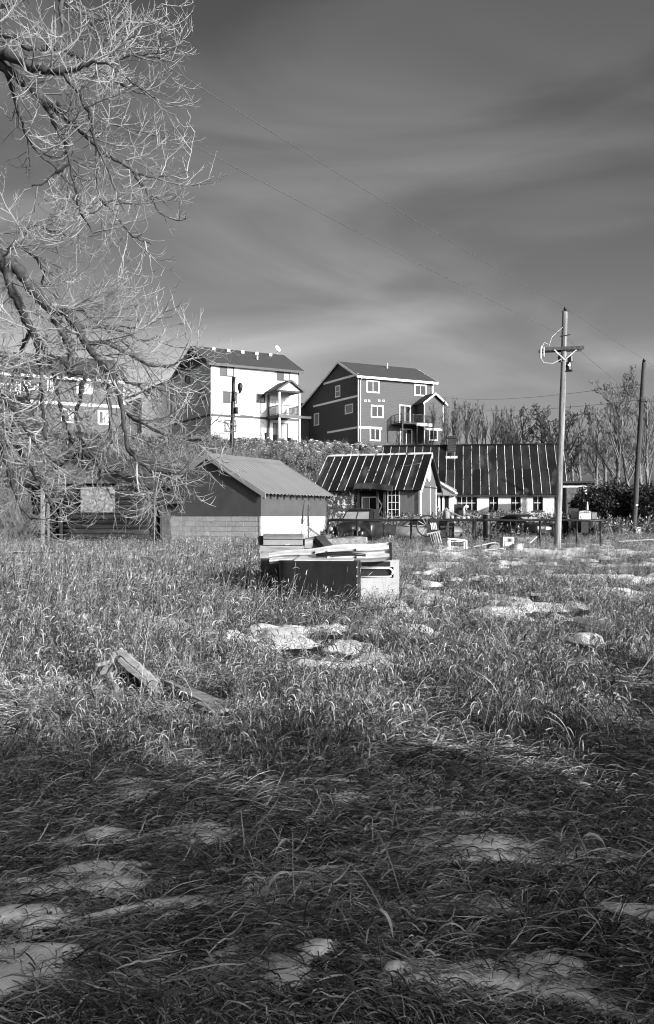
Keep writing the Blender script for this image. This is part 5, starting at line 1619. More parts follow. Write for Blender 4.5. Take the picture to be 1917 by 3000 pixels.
# scraps on the lid
m = MB(); m.add([(0, 0, 0), (1.0, -0.05, 0.0), (1.05, 0.3, 0.05), (0.1, 0.34, 0.06), (0, 0, -0.012), (1.0, -0.05, -0.012), (1.05, 0.3, 0.038), (0.1, 0.34, 0.048)], [(0, 1, 2, 3), (7, 6, 5, 4), (0, 4, 5, 1), (1, 5, 6, 2), (2, 6, 7, 3), (3, 7, 4, 0)])
o = m.build('metal_sheet', M['galv'], None); o.location = (g.x - 0.42, hD + 0.08, TZ + 0.014); tag(o, 'crumpled flat metal sheet lying on the black tank', 'metal sheet')
m = MB(); m.tube([(0, 0, 0), (0.25, -0.02, 0.03), (0.6, 0.02, 0.02), (0.85, 0, 0.0)], [0.03, 0.035, 0.03, 0.025], 8)
o = m.build('rusty_pipe', M['black_metal'], None, True); o.location = (g.x - 0.05, hD + 0.22, TZ + 0.09); tag(o, 'dark rusty pipe lying across the metal sheet on the tank', 'pipe')
# white tailgate with long slot
gx = PX(1058, 15.5)
t = thing('tailgate', 'white metal tailgate panel with long rounded slot leaning beside the black tank', 'panel', (gx, 15.5, gzf(gx, 15.5)), R(4))
pw_ = PX(1171, 15.5) - gx; pz1 = PZ(1640, 15.5) - gzf(gx, 15.5); pz0 = -0.1
sz0, sz1 = PZ(1690, 15.5) - gzf(gx, 15.5), PZ(1665, 15.5) - gzf(gx, 15.5)
m = MB(); m.box(0, 0, pz0, pw_, 0.05, sz0 - 0.02); m.box(0, 0, sz1 + 0.02, pw_, 0.05, pz1); m.box(pw_ - 0.10, 0, sz0 - 0.02, pw_, 0.05, sz1 + 0.02); m.build('panel', M['white_enamel'], t)
m = MB(); m.box(0.0, 0.03, sz0 - 0.02, pw_ - 0.10, 0.05, sz1 + 0.02); m.build('slot_back', M['black_metal'], t)
m = MB(); zc_ = (sz0 + sz1) / 2; rr_ = (sz1 - sz0) / 2
m.tube([(0.0, -0.012, sz1)] + [(pw_ - 0.12 - rr_ + rr_ * math.sin(a), -0.012, zc_ + rr_ * math.cos(a)) for a in [math.pi * k / 8 for k in range(9)]] + [(0.0, -0.012, sz0)], 0.018, 6); m.build('bead', M['white_trim'], t, True)
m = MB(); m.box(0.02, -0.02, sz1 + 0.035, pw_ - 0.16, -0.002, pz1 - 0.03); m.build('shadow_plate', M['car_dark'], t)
# W-beam guard rail
a = P(790, 1636, 15.45); b = P(1140, 1615, 15.25)
t = thing('guard_rail', 'bent galvanised guard rail beam lying across the scrap heap', 'guard rail', a)
dv = b - a
prof = [(-0.155, 0.0), (-0.12, -0.03), (-0.085, -0.075), (-0.045, -0.075), (-0.012, 0.0), (0.012, 0.0), (0.045, -0.075), (0.085, -0.075), (0.12, -0.03), (0.155, 0.0)]
m = MB(); NN = 14; vs = []
u_ = dv.normalized(); w_up = (Vector((0, 0, 1)) - u_ * u_.z).normalized(); f_ = Vector((0, -1, 0))
for i in range(NN + 1):
    c_ = dv * (i / NN) + Vector((0, 0, 0.012 * math.sin(i * 0.9)))
    sc = 0.62 + 0.38 * min(1, i / 7)
    for (h, d) in prof:
        vs.append(c_ + w_up * h * sc - f_ * 0 + Vector((0, d, 0)))
    for (h, d) in prof[::-1]:
        vs.append(c_ + w_up * h * sc + Vector((0, d + 0.012, 0)))
K = 2 * len(prof); fs = []
for i in range(NN):
    for k in range(K):
        fs.append((i * K + k, i * K + (k + 1) % K, (i + 1) * K + (k + 1) % K, (i + 1) * K + k))
fs += [tuple(range(K)), tuple(NN * K + k for k in range(K))]
m.add(vs, fs); m.build('beam', M['galv'], t)
for (f1, h) in ((0.38, 0.06), (0.72, 0.06), (0.72, -0.065)):
    c_ = dv * f1 + w_up * h
    m = MB(); m.tube([c_ + Vector((0, -0.078, 0)), c_ + Vector((0, -0.095, 0))], 0.022, 8); m.build('bolt', M['black_metal'], t)
c_ = dv * 0.5
m = MB(); m.obox(c_ + Vector((0, -0.09, 0.01)), (0.05, 0.03, 0.14)); m.build('clip', M['galv'], t)
m = MB(); m.obox(dv + Vector((0.03, 0.05, 0.0)), (0.03, 0.25, 0.3)); m.build('end_plate', M['black_metal'], t)


# stacked wooden boxes at the left of the heap
def board_box(px0, px1, py0, py1, D, nb, label, mats, dep=0.4, ang=0, end_dark=False):
    a = P(px0, py1, D); w_ = PX(px1, D) - PX(px0, D); h_ = PZ(py0, D) - PZ(py1, D)
    t = thing('wooden_box', label, 'box', (a.x, D, a.z), R(ang))
    bh_ = h_ / nb
    for i in range(nb):
        m = MB(); m.box(0, 0, i * bh_ + 0.006, w_, 0.025, (i + 1) * bh_ - 0.006); m.build('board', M[mats[i % len(mats)]], t)
        m = MB(); m.box(0, dep, i * bh_ + 0.006, w_, dep + 0.025, (i + 1) * bh_ - 0.006); m.build('board', M['weathered'], t)
    for x_ in (0.0, w_ - 0.025):
        m = MB(); m.box(x_, 0.026, 0, x_ + 0.025, dep - 0.001, h_ - 0.01); m.build('end_panel', M['weathered'], t)
    m = MB(); m.box(0.03, 0.026, h_ - 0.03, w_ - 0.03, dep - 0.001, h_ - 0.01); m.build('lid', M['pale_wood'], t)
    for x_ in (w_ * 0.55,):
        m = MB(); m.box(x_, -0.012, h_ * 0.04, x_ + 0.08, -0.002, h_ * 0.12); m.build('latch', M['galv'], t)
    return t


gb = gzf(PX(826, 15.9), 15.9)
pyb = HOR - (gb - 0.05 - EYE) / 15.9 * FPX
board_box(764, 889, 1637, int(pyb), 15.9, 3, 'lowest dark wooden box of the stack, half buried in tall grass', ['dark_wood'])
board_box(762, 891, 1598, 1636.5, 15.85, 2, 'middle wooden box of the stack beside the black tank', ['pale_wood'], ang=-2)
board_box(772, 888, 1564, 1597.5, 15.88, 2, 'topmost wooden box of the stack with pale board edges', ['gable_paint', 'weathered'], ang=3)
m = MB(); m.box(0, 0, 0, 0.09, 0.3, 0.16)
o = m.build('metal_can', M['black_metal'], None)
# square black can standing on the middle box
bm2 = bmesh.new(); bm2.from_mesh(o.data); bmesh.ops.bevel(bm2, geom=list(bm2.edges), offset=0.012, segments=2, affect='EDGES'); bm2.to_mesh(o.data); bm2.free()
o.location = (PX(757, 15.95), 15.95, PZ(1597, 15.9) + 0.002); tag(o, 'square black can beside the topmost wooden box', 'can')

# timbers heaped behind
def timber(p, q, w_, h_, label, mat='weathered', rot=0):
    p = Vector(p); q = Vector(q); d = q - p
    m = MB(); n = 8
    # uneven hewn beam
    rr = random.Random(hash(label) % 1000)
    dirv = d.normalized(); a_ = dirv.cross(Vector((0, 0, 1))).normalized(); b_ = a_.cross(dirv)
    vs = []
    for i in range(n + 1):
        c = d * i / n
        for (sa, sb) in ((-1, -1), (1, -1), (1, 1), (-1, 1)):
            vs.append(c + a_ * sa * w_ / 2 * rr.uniform(0.85, 1.08) + b_ * sb * h_ / 2 * rr.uniform(0.85, 1.08))
    fs = [(i * 4 + k, i * 4 + (k + 1) % 4, (i + 1) * 4 + (k + 1) % 4, (i + 1) * 4 + k) for i in range(n) for k in range(4)] + [(3, 2, 1, 0), tuple(n * 4 + k for k in range(4))]
    m.add(vs, fs)
    o = m.build('timber', M[mat], None); o.location = p
    return tag(o, label, 'timber', 'timbers in the scrap heap')


gh = gzf(0, 16.7)
for i in range(3):
    zz = gh + 0.12 + i * 0.28
    timber((PX(885 + 15 * i, 16.6), 16.45, zz), (PX(1050 - 10 * i, 16.6), 16.9, zz), 0.24, 0.26, 'dark hewn timber in the lower courses of the heap behind the tank', 'dark_wood')
timber(P(900, 1596, 16.3), P(1060, 1586, 17.2), 0.26, 0.2, 'grey hewn timber with cracked grain behind the guard rail')
timber(P(905, 1594, 16.0), P(925, 1588, 16.9), 0.14, 0.17, 'short square timber showing its pale sawn end', 'pale_wood')
timber(P(935, 1580, 16.2), P(965, 1612, 15.75), 0.2, 0.14, 'dark split timber tipped down over the guard rail', 'dark_wood')
timber(P(895, 1586, 16.8), P(965, 1570, 17.4), 0.1, 0.09, 'thin grey timber sticking up behind the wooden boxes', 'weathered')
timber(P(930, 1605, 16.1), P(1135, 1598, 16.0), 0.12, 0.08, 'long dark timber edge lying along the top of the guard rail', 'dark_wood')

# ---------------------------------------------------------------- broken crate and boards in the near grass
g = ground_at(375, 2055)
t = thing('broken_crate', 'broken open wooden crate tipped on its corner in the straw', 'crate', g + Vector((0, 0, -0.02)), R(-12))
s1 = g.y / FPX
Rc = Matrix.Rotation(R(35), 3, 'Y')
S = 100 * s1     # crate scale: about a hundred photo pixels


def cboard(x0, z0, x1, z1, y0, y1, th, mat, nm='board'):
    m = MB(); a = Vector((x0 * S, 0, z0 * S)); b = Vector((x1 * S, 0, z1 * S))
    d = (b - a); L_ = d.length; d.normalize(); n = Vector((-d.z, 0, d.x))
    k = 4
    for i in range(1):
        vs = []
        for (q, yy, hh) in ((a, y0, 0), (b, y0, 0), (b, y1, 0), (a, y1, 0)):
            vs.append(q + Vector((0, yy * S, 0)))
        vs += [v + n * th * S for v in vs]
        m.add(vs, [(0, 3, 2, 1), (4, 5, 6, 7), (0, 1, 5, 4), (1, 2, 6, 5), (2, 3, 7, 6), (3, 0, 4, 7)])
    o_ = m.build(nm, M[mat], t)
    if nm == 'board':
        bv = bmesh.new(); bv.from_mesh(o_.data)
        bmesh.ops.subdivide_edges(bv, edges=[e for e in bv.edges if e.calc_length() > L_ * 0.8], cuts=6)
        for v_ in bv.verts:
            v_.co += Vector((rnd.uniform(-1, 1), rnd.uniform(-1, 1), rnd.uniform(-1, 1))) * 0.012 * S
        bv.to_mesh(o_.data); bv.free()
    return o_


# long right-hand boards edge-on to the viewer, open dark inside
cboard(-0.36, 1.46, 0.30, 0.98, 0.02, 0.13, 0.16, 'pale_wood')
cboard(0.28, 0.99, 0.86, 0.52, 0.0, 0.12, 0.15, 'pale_wood')
cboard(-0.30, 1.22, 0.80, 0.40, -0.06, 0.03, 0.13, 'pale_wood')
cboard(-0.34, 1.44, 0.84, 0.56, 0.14, 0.42, 0.05, 'weathered')
cboard(-1.02, 0.42, -0.36, 1.42, 0.0, 0.12, 0.12, 'pale_wood')
cboard(-0.92, 0.40, -0.30, 1.30, 0.14, 0.42, 0.06, 'weathered')
cboard(-0.98, 1.02, -0.42, 1.18, -0.08, 0.02, 0.10, 'pale_wood')
cboard(-1.10, 0.40, -0.35, -0.08, -0.22, -0.05, 0.20, 'pale_wood')
cboard(-1.00, 0.56, -0.22, 0.10, -0.04, 0.10, 0.13, 'pale_wood')
cboard(-0.60, 0.86, -0.34, 0.16, -0.18, -0.06, 0.12, 'pale_wood')
cboard(-0.40, 0.62, -0.16, 0.14, -0.24, -0.12, 0.10, 'pale_wood')
cboard(-0.28, 0.34, 0.02, 0.10, -0.1, 0.05, 0.10, 'weathered')
cboard(0.66, 0.50, 0.40, -0.28, -0.12, 0.22, 0.13, 'car_dark')
cboard(0.40, 0.78, 0.30, 0.20, 0.10, 0.30, 0.10, 'dark_wood')
cboard(-0.70, 0.05, 0.60, 0.05, 0.43, 0.47, 0.75, 'black_metal', 'shade_panel')  # black sheet standing in for the shade inside the open crate
for i, (pa, pb, w_, lab) in enumerate((((540, 2050), (672, 2112), 0.16, 'broken pale board lying flat below the tipped crate'), ((555, 2075), (640, 2118), 0.10, 'narrow pale board beside the broken board below the crate'), ((455, 2010), (560, 2060), 0.05, 'thin pale lath running from the crate towards the broken board'))):
    a = ground_at(*pa); b = ground_at(*pb)
    m = MB(); m.bar((0, 0, 0), b - a, w_, 0.03)
    o = m.build('plank', M['pale_wood'], None); o.location = a + Vector((0, 0, 0.09)); tag(o, lab, 'plank')
a = ground_at(1520, 1768); b = ground_at(1605, 1752)
m = MB(); m.bar((0, 0, 0), b - a, 0.5, 0.05); o = m.build('plank', M['weathered'], None); o.location = a + Vector((0, 0, 0.16)); o.rotation_euler = (R(-6), 0, 0); tag(o, 'wide grey board lying in the grass amid snow patches', 'plank')
# left edge bits
g = ground_at(35, 2000)
def rock_mesh(seed, mat):
    bm = bmesh.new(); bmesh.ops.create_icosphere(bm, subdivisions=2, radius=1.0)
    rr = random.Random(seed)
    ax = [Vector((rr.uniform(-1, 1), rr.uniform(-1, 1), rr.uniform(-1, 1))).normalized() for _ in range(9)]
    for v in bm.verts:
        p = v.co.copy(); 
        for a_ in ax:
            d = p.dot(a_)
            lim = 0.72
            if d > lim:
                p -= a_ * (d - lim)
        v.co = p * rr.uniform(0.97, 1.03)
    me = bpy.data.meshes.new('rock'); bm.to_mesh(me); bm.free(); me.materials.append(mat)
    return me


RM = [rock_mesh(50 + i, M['rock']) for i in range(5)]
o = ob('stone', RM[0], None, loc=g + Vector((0, 0, 0.03)), scale=(0.12, 0.1, 0.1)); tag(o, 'pale snow-capped stone in the straw near the drooping branches', 'stone')
# boards lying before the log cabin
for i, (pa, pb, D, lab) in enumerate((((10, 1632), (150, 1624), 27.0, 'long pale plank lying in the grass before the log cabin'), ((40, 1645), (190, 1636), 26.5, 'dark plank lying before the log cabin'), ((100, 1628), (128, 1648), 26.8, 'short pale stick crossing the planks before the cabin'))):
    a = P(pa[0], pa[1], D); b = P(pb[0], pb[1], D + 0.4)
    a.z = gzf(a.x, a.y) + 0.30; b.z = gzf(b.x, b.y) + 0.32
    m = MB(); m.bar((0, 0, 0), b - a, 0.16, 0.05); o = m.build('plank', M['dark_wood' if i == 1 else 'pale_wood'], None); o.location = a; tag(o, lab, 'plank')

# ---------------------------------------------------------------- rock bank under the white house
t = thing('rock_bank', 'rough bank of snow-dusted boulders below the white house', 'rocks', (0, 0, 0))
for i in range(150):
    px = rnd.uniform(690, 1110)
    lim = 1292 + (px - 690) / 420 * 14
    py = lim + abs(rnd.gauss(0, 1)) * 17
    g = ground_at(px, py)
    s_ = rnd.uniform(0.28, 0.62)
    ob('rock', RM[i % 5], t, loc=g + Vector((0, 0, s_ * 0.15)), rot=(rnd.uniform(0, 6), rnd.uniform(0, 6), rnd.uniform(0, 6)), scale=(s_ * rnd.uniform(0.8, 1.4), s_, s_ * rnd.uniform(0.6, 0.9)))
# clutter on the terrace below the balcony: slatted chairs and pots
for i in range(3):
    xx = PX(752 + i * 8, 94.6)
    z_ = gzf(xx, 94.6)
    t = thing('folded_chair', 'black slatted folded chair leaning near the white house balcony', 'chair', (xx, 94.6, z_), R(20), 'folded chairs by the white house')
    for k in range(2):
        m = MB(); m.bar((-0.05 + k * 0.13, 0, -0.05), (-0.1 + k * 0.13, 0.1, 0.8), 0.02, 0.05); m.build('slat', M['black_metal'], t)
    m = MB(); m.bar((-0.09, 0.05, 0.5), (0.1, 0.05, 0.5), 0.02, 0.05); m.build('rail', M['black_metal'], t)
for (px, r_, h_, lab) in ((780, 0.2, 0.8, 'tall black planter beside the balcony post'), (806, 0.25, 0.6, 'squat black tub between the balcony posts'), (850, 0.3, 0.3, 'low dark bundle at the foot of the right balcony post')):
    xx = PX(px, 95.4); z_ = gzf(xx, 95.4)
    m = MB(); m.tube([(0, 0, -0.1), (0, 0, 0.02), (0, 0, h_ * 0.9), (0, 0, h_), (0, 0, h_ * 0.9)], [r_ * 0.7, r_ * 0.75, r_, r_ * 1.05, r_ * 0.8], 12); o = m.build('planter', M['black_metal'], None, True); o.location = (xx, 95.4, z_); tag(o, lab, 'planter')

# ================================================================ BIG BARE TREE AT THE LEFT
class Twigs:
    def __init__(s):
        s.v = []; s.f = []; s.n = 0

    def strand(s, pts, rad, n=3):
        """numpy tube"""
        P_ = np.asarray(pts, float); k = len(P_)
        d = np.gradient(P_, axis=0); d /= np.linalg.norm(d, axis=1)[:, None] + 1e-9
        ref = np.array([0.31, 0.2, 0.93])
        a = np.cross(d, ref); a /= np.linalg.norm(a, axis=1)[:, None] + 1e-9
        b = np.cross(d, a)
        r = np.asarray(rad, float)[:, None]
        ring = [P_ + r * (a * math.cos(2 * math.pi * j / n) + b * math.sin(2 * math.pi * j / n)) for j in range(n)]
        V = np.stack(ring, 1).reshape(-1, 3)
        i = np.arange(k - 1)[:, None] * n; j = np.arange(n)[None, :]; j2 = (j + 1) % n
        F = np.stack([i + j, i + j2, i + n + j2, i + n + j], -1).reshape(-1, 4) + s.n
        s.v.append(V); s.f.append(F); s.n += len(V)

    def mesh(s, name, mat):
        V = np.concatenate(s.v); F = np.concatenate(s.f)
        me = bpy.data.meshes.new(name)
        me.vertices.add(len(V)); me.vertices.foreach_set('co', V.ravel())
        me.loops.add(len(F) * 4); me.loops.foreach_set('vertex_index', F.ravel().astype(np.int32))
        me.polygons.add(len(F)); me.polygons.foreach_set('loop_start', np.arange(len(F), dtype=np.int32) * 4)
        me.polygons.foreach_set('use_smooth', np.ones(len(F), bool))
        me.update(calc_edges=True); me.materials.append(mat)
        return me


TR = random.Random(23)


def rdir(r):
    while True:
        v = Vector((r.uniform(-1, 1), r.uniform(-1, 1), r.uniform(-1, 1)))
        if 0.1 < v.length < 1:
            return v.normalized()


def curve_pts(p, d, ln, n, r, droop, curl, wander=0.12):
    """droop pulls down first, curl lifts the tip"""
    pts = [Vector(p)]; d = Vector(d).normalized()
    for i in range(n):
        q = (i + 1) / n
        d = d + rdir(r) * wander + Vector((0, 0, -droop * (1 - q) + curl * q))
        d.normalize()
        pts.append(pts[-1] + d * (ln / n))
    return pts


def sub_twigs(tw, pts, r0, level, r, dens=1.0, droop=0.12, curl=0.28, lmul=1.0):
    ln = sum((pts[i + 1] - pts[i]).length for i in range(len(pts) - 1))
    if level == 0:
        return
    spacing = {3: 0.15, 2: 0.09, 1: 0.10}[level] / dens
    k = max(1, int(ln / spacing))
    side = 1
    for j in range(k):
        q = (j + r.random()) / k
        if level < 3:
            q = 0.15 + 0.85 * q
        i = min(int(q * (len(pts) - 1)), len(pts) - 2)
        f = q * (len(pts) - 1) - i
        p = pts[i].lerp(pts[i + 1], f)
        ax = (pts[i + 1] - pts[i]).normalized()
        perp = ax.cross(rdir(r)).normalized()
        d = ax * r.uniform(0.45, 1.0) + perp * r.uniform(0.5, 1.0)
        if level == 3:
            L = r.uniform(0.35, 1.05) * lmul * (1.15 - 0.5 * q); rad = 0.011; n = 6
        elif level == 2:
            L = r.uniform(0.18, 0.55) * lmul; rad = 0.0062; n = 5
        else:
            L = r.uniform(0.07, 0.22) * lmul; rad = 0.0042; n = 3
        rad *= r.uniform(0.75, 1.2)
        pp = curve_pts(p, d, L, n, r, droop, curl, 0.16)
        tw.strand([tuple(x) for x in pp], [rad * (1 - 0.6 * t / n) for t in range(n + 1)], 3)
        sub_twigs(tw, pp, rad, level - 1, r, dens, droop, curl, lmul)


tD = 11.0
TRX, TRY = -6.9, 11.2
tree = thing('old_tree', 'huge bare tree with drooping pale twigs overhanging the field', 'tree', (TRX, TRY, gzf(TRX, TRY)))
T0 = Vector((TRX, TRY, gzf(TRX, TRY)))
q2 = 2.405


def zp(pts, oy):
    return [(x / q2, oy + y / q2) for x, y in pts]


LIMBS = {
    # name: (points in photo pixels, start radius, end radius, depth at start (None = from parent), depth drift, parent)
    'L1': (zp([(-420, 250), (-200, 300), (0, 370), (100, 400), (230, 470), (330, 500), (430, 500), (540, 490), (640, 440), (740, 450), (840, 500)], 0), 0.085, 0.006, 11.2, -1.0, None),
    'L2': (zp([(-420, 330), (-200, 390), (0, 460), (150, 560), (250, 640), (370, 730), (470, 820), (580, 920), (680, 1020), (760, 1090), (860, 1140), (940, 1200), (970, 1260), (1050, 1370), (1130, 1500), (1260, 1560)], 0), 0.075, 0.006, 11.0, 0.6, None),
    'L3': (zp([(-420, 200), (-150, 205), (0, 230), (120, 250), (200, 330), (400, 340), (520, 390), (640, 440), (760, 540), (880, 600), (1000, 660), (1180, 720)], 0), 0.065, 0.006, 11.5, 1.0, None),
    'L4': (zp([(300, -150), (440, 0), (500, 50), (620, 110), (780, 160), (900, 130), (1060, 90), (1150, 20)], 0), 0.045, 0.008, 11.9, 0.3, None),
    'L5': (zp([(620, 110), (700, 260), (790, 440), (880, 530), (1000, 630), (1100, 690)], 0), 0.022, 0.006, None, -0.5, 'L4'),
    'L6': (zp([(250, 640), (330, 760), (400, 900), (460, 1010), (490, 1150), (530, 1300), (550, 1440), (600, 1550), (660, 1640)], 0), 0.034, 0.006, None, -0.9, 'L2'),
    'L7': (zp([(690, 1030), (690, 1200), (700, 1380), (790, 1480), (900, 1620), (960, 1680), (1070, 1720)], 0), 0.022, 0.005, None, -0.6, 'L2'),
    'L8': (zp([(40, 480), (90, 660), (140, 820), (200, 980), (270, 1080), (400, 1190)], 0), 0.022, 0.005, None, 0.8, 'L2'),
    'L9': (zp([(430, 500), (560, 660), (640, 830), (660, 960), (750, 1180), (820, 1370), (880, 1480)], 0), 0.03, 0.006, None, -0.3, 'L1'),
    'L10': (zp([(490, 1160), (400, 1215), (310, 1285), (220, 1315)], 0), 0.018, 0.006, None, 0.2, 'L6'),
    'L11': (zp([(440, -120), (430, 60), (440, 180), (445, 290)], 0), 0.035, 0.008, 11.6, 0.0, None),
    'L12': (zp([(780, 160), (830, 240), (900, 320), (1000, 390), (1160, 420), (1250, 430)], 0), 0.016, 0.005, None, 0.4, 'L4'),
    'L13': (zp([(950, 1210), (1080, 1245), (1200, 1240), (1340, 1200)], 0), 0.014, 0.005, None, 0.5, 'L2'),
    'L14': (zp([(640, 440), (760, 440), (900, 400), (1060, 380), (1180, 370)], 0), 0.018, 0.005, None, -0.4, 'L3'),
    'L15': (zp([(-300, 20), (-100, 60), (100, 20), (200, -40)], 0), 0.05, 0.02, 11.7, 0.2, None),
    'L16': (zp([(660, 950), (800, 880), (950, 920), (1100, 960), (1200, 970)], 0), 0.014, 0.005, None, 0.9, 'L2'),
    'M1': (zp([(-430, 100), (-200, 210), (0, 340), (100, 420), (190, 540), (280, 660), (350, 740), (420, 860), (460, 960), (490, 1010), (490, 1150), (500, 1210)], 600), 0.09, 0.02, 11.0, -0.6, None),
    'M2': (zp([(350, 740), (460, 760), (530, 840), (580, 930), (620, 1000), (700, 1110), (740, 1230), (770, 1350), (775, 1500), (790, 1680)], 600), 0.06, 0.010, None, -0.6, 'M1'),
    'M2b': (zp([(690, 1100), (800, 1170), (900, 1250), (1000, 1290), (1120, 1360)], 600), 0.028, 0.006, None, 0.5, 'M2'),
    'M2c': (zp([(610, 970), (760, 980), (900, 1050), (1080, 1130), (1200, 1130), (1280, 1090), (1330, 1065)], 600), 0.022, 0.006, None, 0.4, 'M2'),
    'M2d': (zp([(840, 1400), (930, 1500), (1000, 1540), (1120, 1600), (1300, 1650), (1420, 1660)], 600), 0.02, 0.005, None, -0.3, 'M2'),
    'M3': (zp([(-420, 120), (-180, 230), (0, 380), (60, 520), (120, 660), (170, 780), (220, 880), (250, 920), (270, 1060), (290, 1180), (300, 1340), (310, 1500), (330, 1660)], 600), 0.075, 0.010, 10.7, -0.5, None),
    'M4': (zp([(230, 890), (180, 960), (150, 1050), (110, 1170), (60, 1300)], 600), 0.03, 0.008, None, 0.5, 'M3'),
    'M5': (zp([(250, 930), (330, 1050), (370, 1180), (400, 1320), (440, 1480), (480, 1600), (520, 1700)], 600), 0.036, 0.006, None, 0.3, 'M3'),
    'M6': (zp([(500, 1200), (590, 1200), (570, 1350), (540, 1500), (570, 1650), (590, 1780), (560, 1850)], 600), 0.024, 0.006, None, 0.2, 'M1'),
    'M7': (zp([(700, 1110), (780, 1180), (840, 1350), (870, 1500), (900, 1700), (960, 1790), (1060, 1870), (1160, 1980)], 600), 0.032, 0.005, None, -0.8, 'M2'),
    'M8': (zp([(500, 1190), (440, 1100), (360, 1060), (300, 1080)], 600), 0.02, 0.006, None, -0.2, 'M1'),
    'M9': (zp([(60, 320), (150, 290), (260, 380), (310, 470), (300, 560), (380, 560)], 600), 0.018, 0.006, None, 0.6, 'M1'),
    'M10': (zp([(150, 300), (230, 150), (400, 190), (520, 230)], 600), 0.014, 0.005, None, 0.6, 'M9'),
    'M11': (zp([(560, 870), (700, 860), (840, 880), (1020, 960), (1140, 920)], 600), 0.018, 0.005, None, 0.6, 'M2'),
    'M12': (zp([(430, 740), (560, 740), (640, 800), (740, 850), (960, 870)], 600), 0.016, 0.005, None, 0.9, 'M2'),
    'M13': (zp([(-300, 1000), (-150, 1150), (0, 1330), (120, 1480), (230, 1640), (330, 1760), (420, 1830)], 600), 0.05, 0.008, 10.4, -0.4, None),
    'M14': (zp([(-300, 1180), (-120, 1350), (30, 1560), (130, 1720), (230, 1880), (330, 2020), (400, 2200)], 600), 0.04, 0.006, 10.2, 0.3, None),
    'M15': (zp([(-300, 950), (-100, 1000), (20, 1080), (130, 1200), (200, 1330), (240, 1500)], 600), 0.03, 0.006, 10.9, 0.4, None),
    'M16': (zp([(-300, 1280), (-120, 1480), (0, 1700), (80, 1900), (130, 2100), (230, 2220)], 600), 0.035, 0.006, 9.9, 0.3, None),
    'M17': (zp([(130, 1480), (60, 1620), (40, 1780), (70, 1950)], 600), 0.016, 0.006, None, 0.3, 'M13'),
    'M18': (zp([(560, 1640), (640, 1760), (700, 1850), (690, 1980)], 600), 0.012, 0.005, None, -0.3, 'M6'),
    'M19': (zp([(900, 1690), (1000, 1830), (1100, 1880), (1230, 1900)], 600), 0.012, 0.005, None, -0.4, 'M7'),
}
LPTS = {}
tw = Twigs()
limb_meshes = []
for nm, (pp, r0, r1, d0, drift, par) in LIMBS.items():
    if d0 is None:
        ref = LPTS[par]
        bx, by = pp[0]
        best = min(ref, key=lambda e: (e[0] - bx) ** 2 + (e[1] - by) ** 2)
        d0 = best[2]
    n = len(pp); lst = []
    for i, (x, y) in enumerate(pp):
        lst.append((x, y, d0 + drift * i / (n - 1)))
    LPTS[nm] = lst
    W = [P(x, y, d) for x, y, d in lst]
    # smooth + wobble
    fine = []
    for i in range(n - 1):
        a = W[max(i - 1, 0)]; b = W[i]; c = W[i + 1]; e = W[min(i + 2, n - 1)]
        for k in range(4):
            t_ = k / 4
            fine.append(0.5 * ((2 * b) + (c - a) * t_ + (2 * a - 5 * b + 4 * c - e) * t_ ** 2 + (3 * b - a - 3 * c + e) * t_ ** 3))
    fine.append(W[-1])
    fine = [p + rdir(TR) * 0.014 for p in fine]
    rad = [r0 + (r1 - r0) * (i / (len(fine) - 1)) ** 0.8 for i in range(len(fine))]
    rad = [(r + (0.006 if nm.startswith('M') else 0.0)) * TR.uniform(0.78, 1.22) * (1.0 if nm.startswith('M') else 1.15) for r in rad]
    m = MB(); m.tube([p - T0 for p in fine], rad, 8 if r0 > 0.03 else 6)
    m.build('limb', M['bark'], tree, True)
    vis = [p for p in fine if p.x > -5.6]
    if len(vis) > 2:
        low = nm.startswith('M')
        sub_twigs(tw, [p - T0 for p in vis], r1, 3, TR, 1.05 if low else 0.86, droop=0.10 if not low else 0.16, curl=0.26 if not low else 0.22, lmul=0.95)
    # join limbs that start off-frame to the trunk
    if par is None:
        s0 = fine[0]
        zz = max(1.2, min(s0.z - 0.9, 7.5))
        base = Vector((TRX + 0.1, TRY, zz))
        mid = base.lerp(s0, 0.5) + Vector((0, 0, 0.25))
        m = MB(); m.tube([base - T0, mid - T0, s0 - T0], [r0 * 1.9, r0 * 1.35, r0], 10); m.build('limb', M['bark'], tree, True)
m = MB(); m.tube([(0, 0, -0.3), (0.02, 0, 0.5), (-0.05, 0.03, 2.0), (0.02, 0, 4.0), (0.1, 0, 6.2), (0.0, 0.1, 8.5), (-0.1, 0, 11.0)], [0.62, 0.5, 0.44, 0.38, 0.28, 0.17, 0.06], 16); m.build('trunk', M['bark'], tree, True)
for i in range(6):
    a = TR.uniform(1.6, 4.6); z_ = TR.uniform(4, 9)
    pp = curve_pts((0, 0, z_), (math.cos(a), math.sin(a), 0.5), 3.5, 8, TR, 0.05, 0.05, 0.1)
    m = MB(); m.tube(pp, [0.1 * (1 - 0.85 * k / 8) for k in range(9)], 8); m.build('limb', M['bark'], tree, True)
    sub_twigs(tw, pp, 0.01, 3, TR, 0.35)
cr = ob('crown', tw.mesh('crown', M['twig']), tree)
print('twig tris', tw.n * 2)


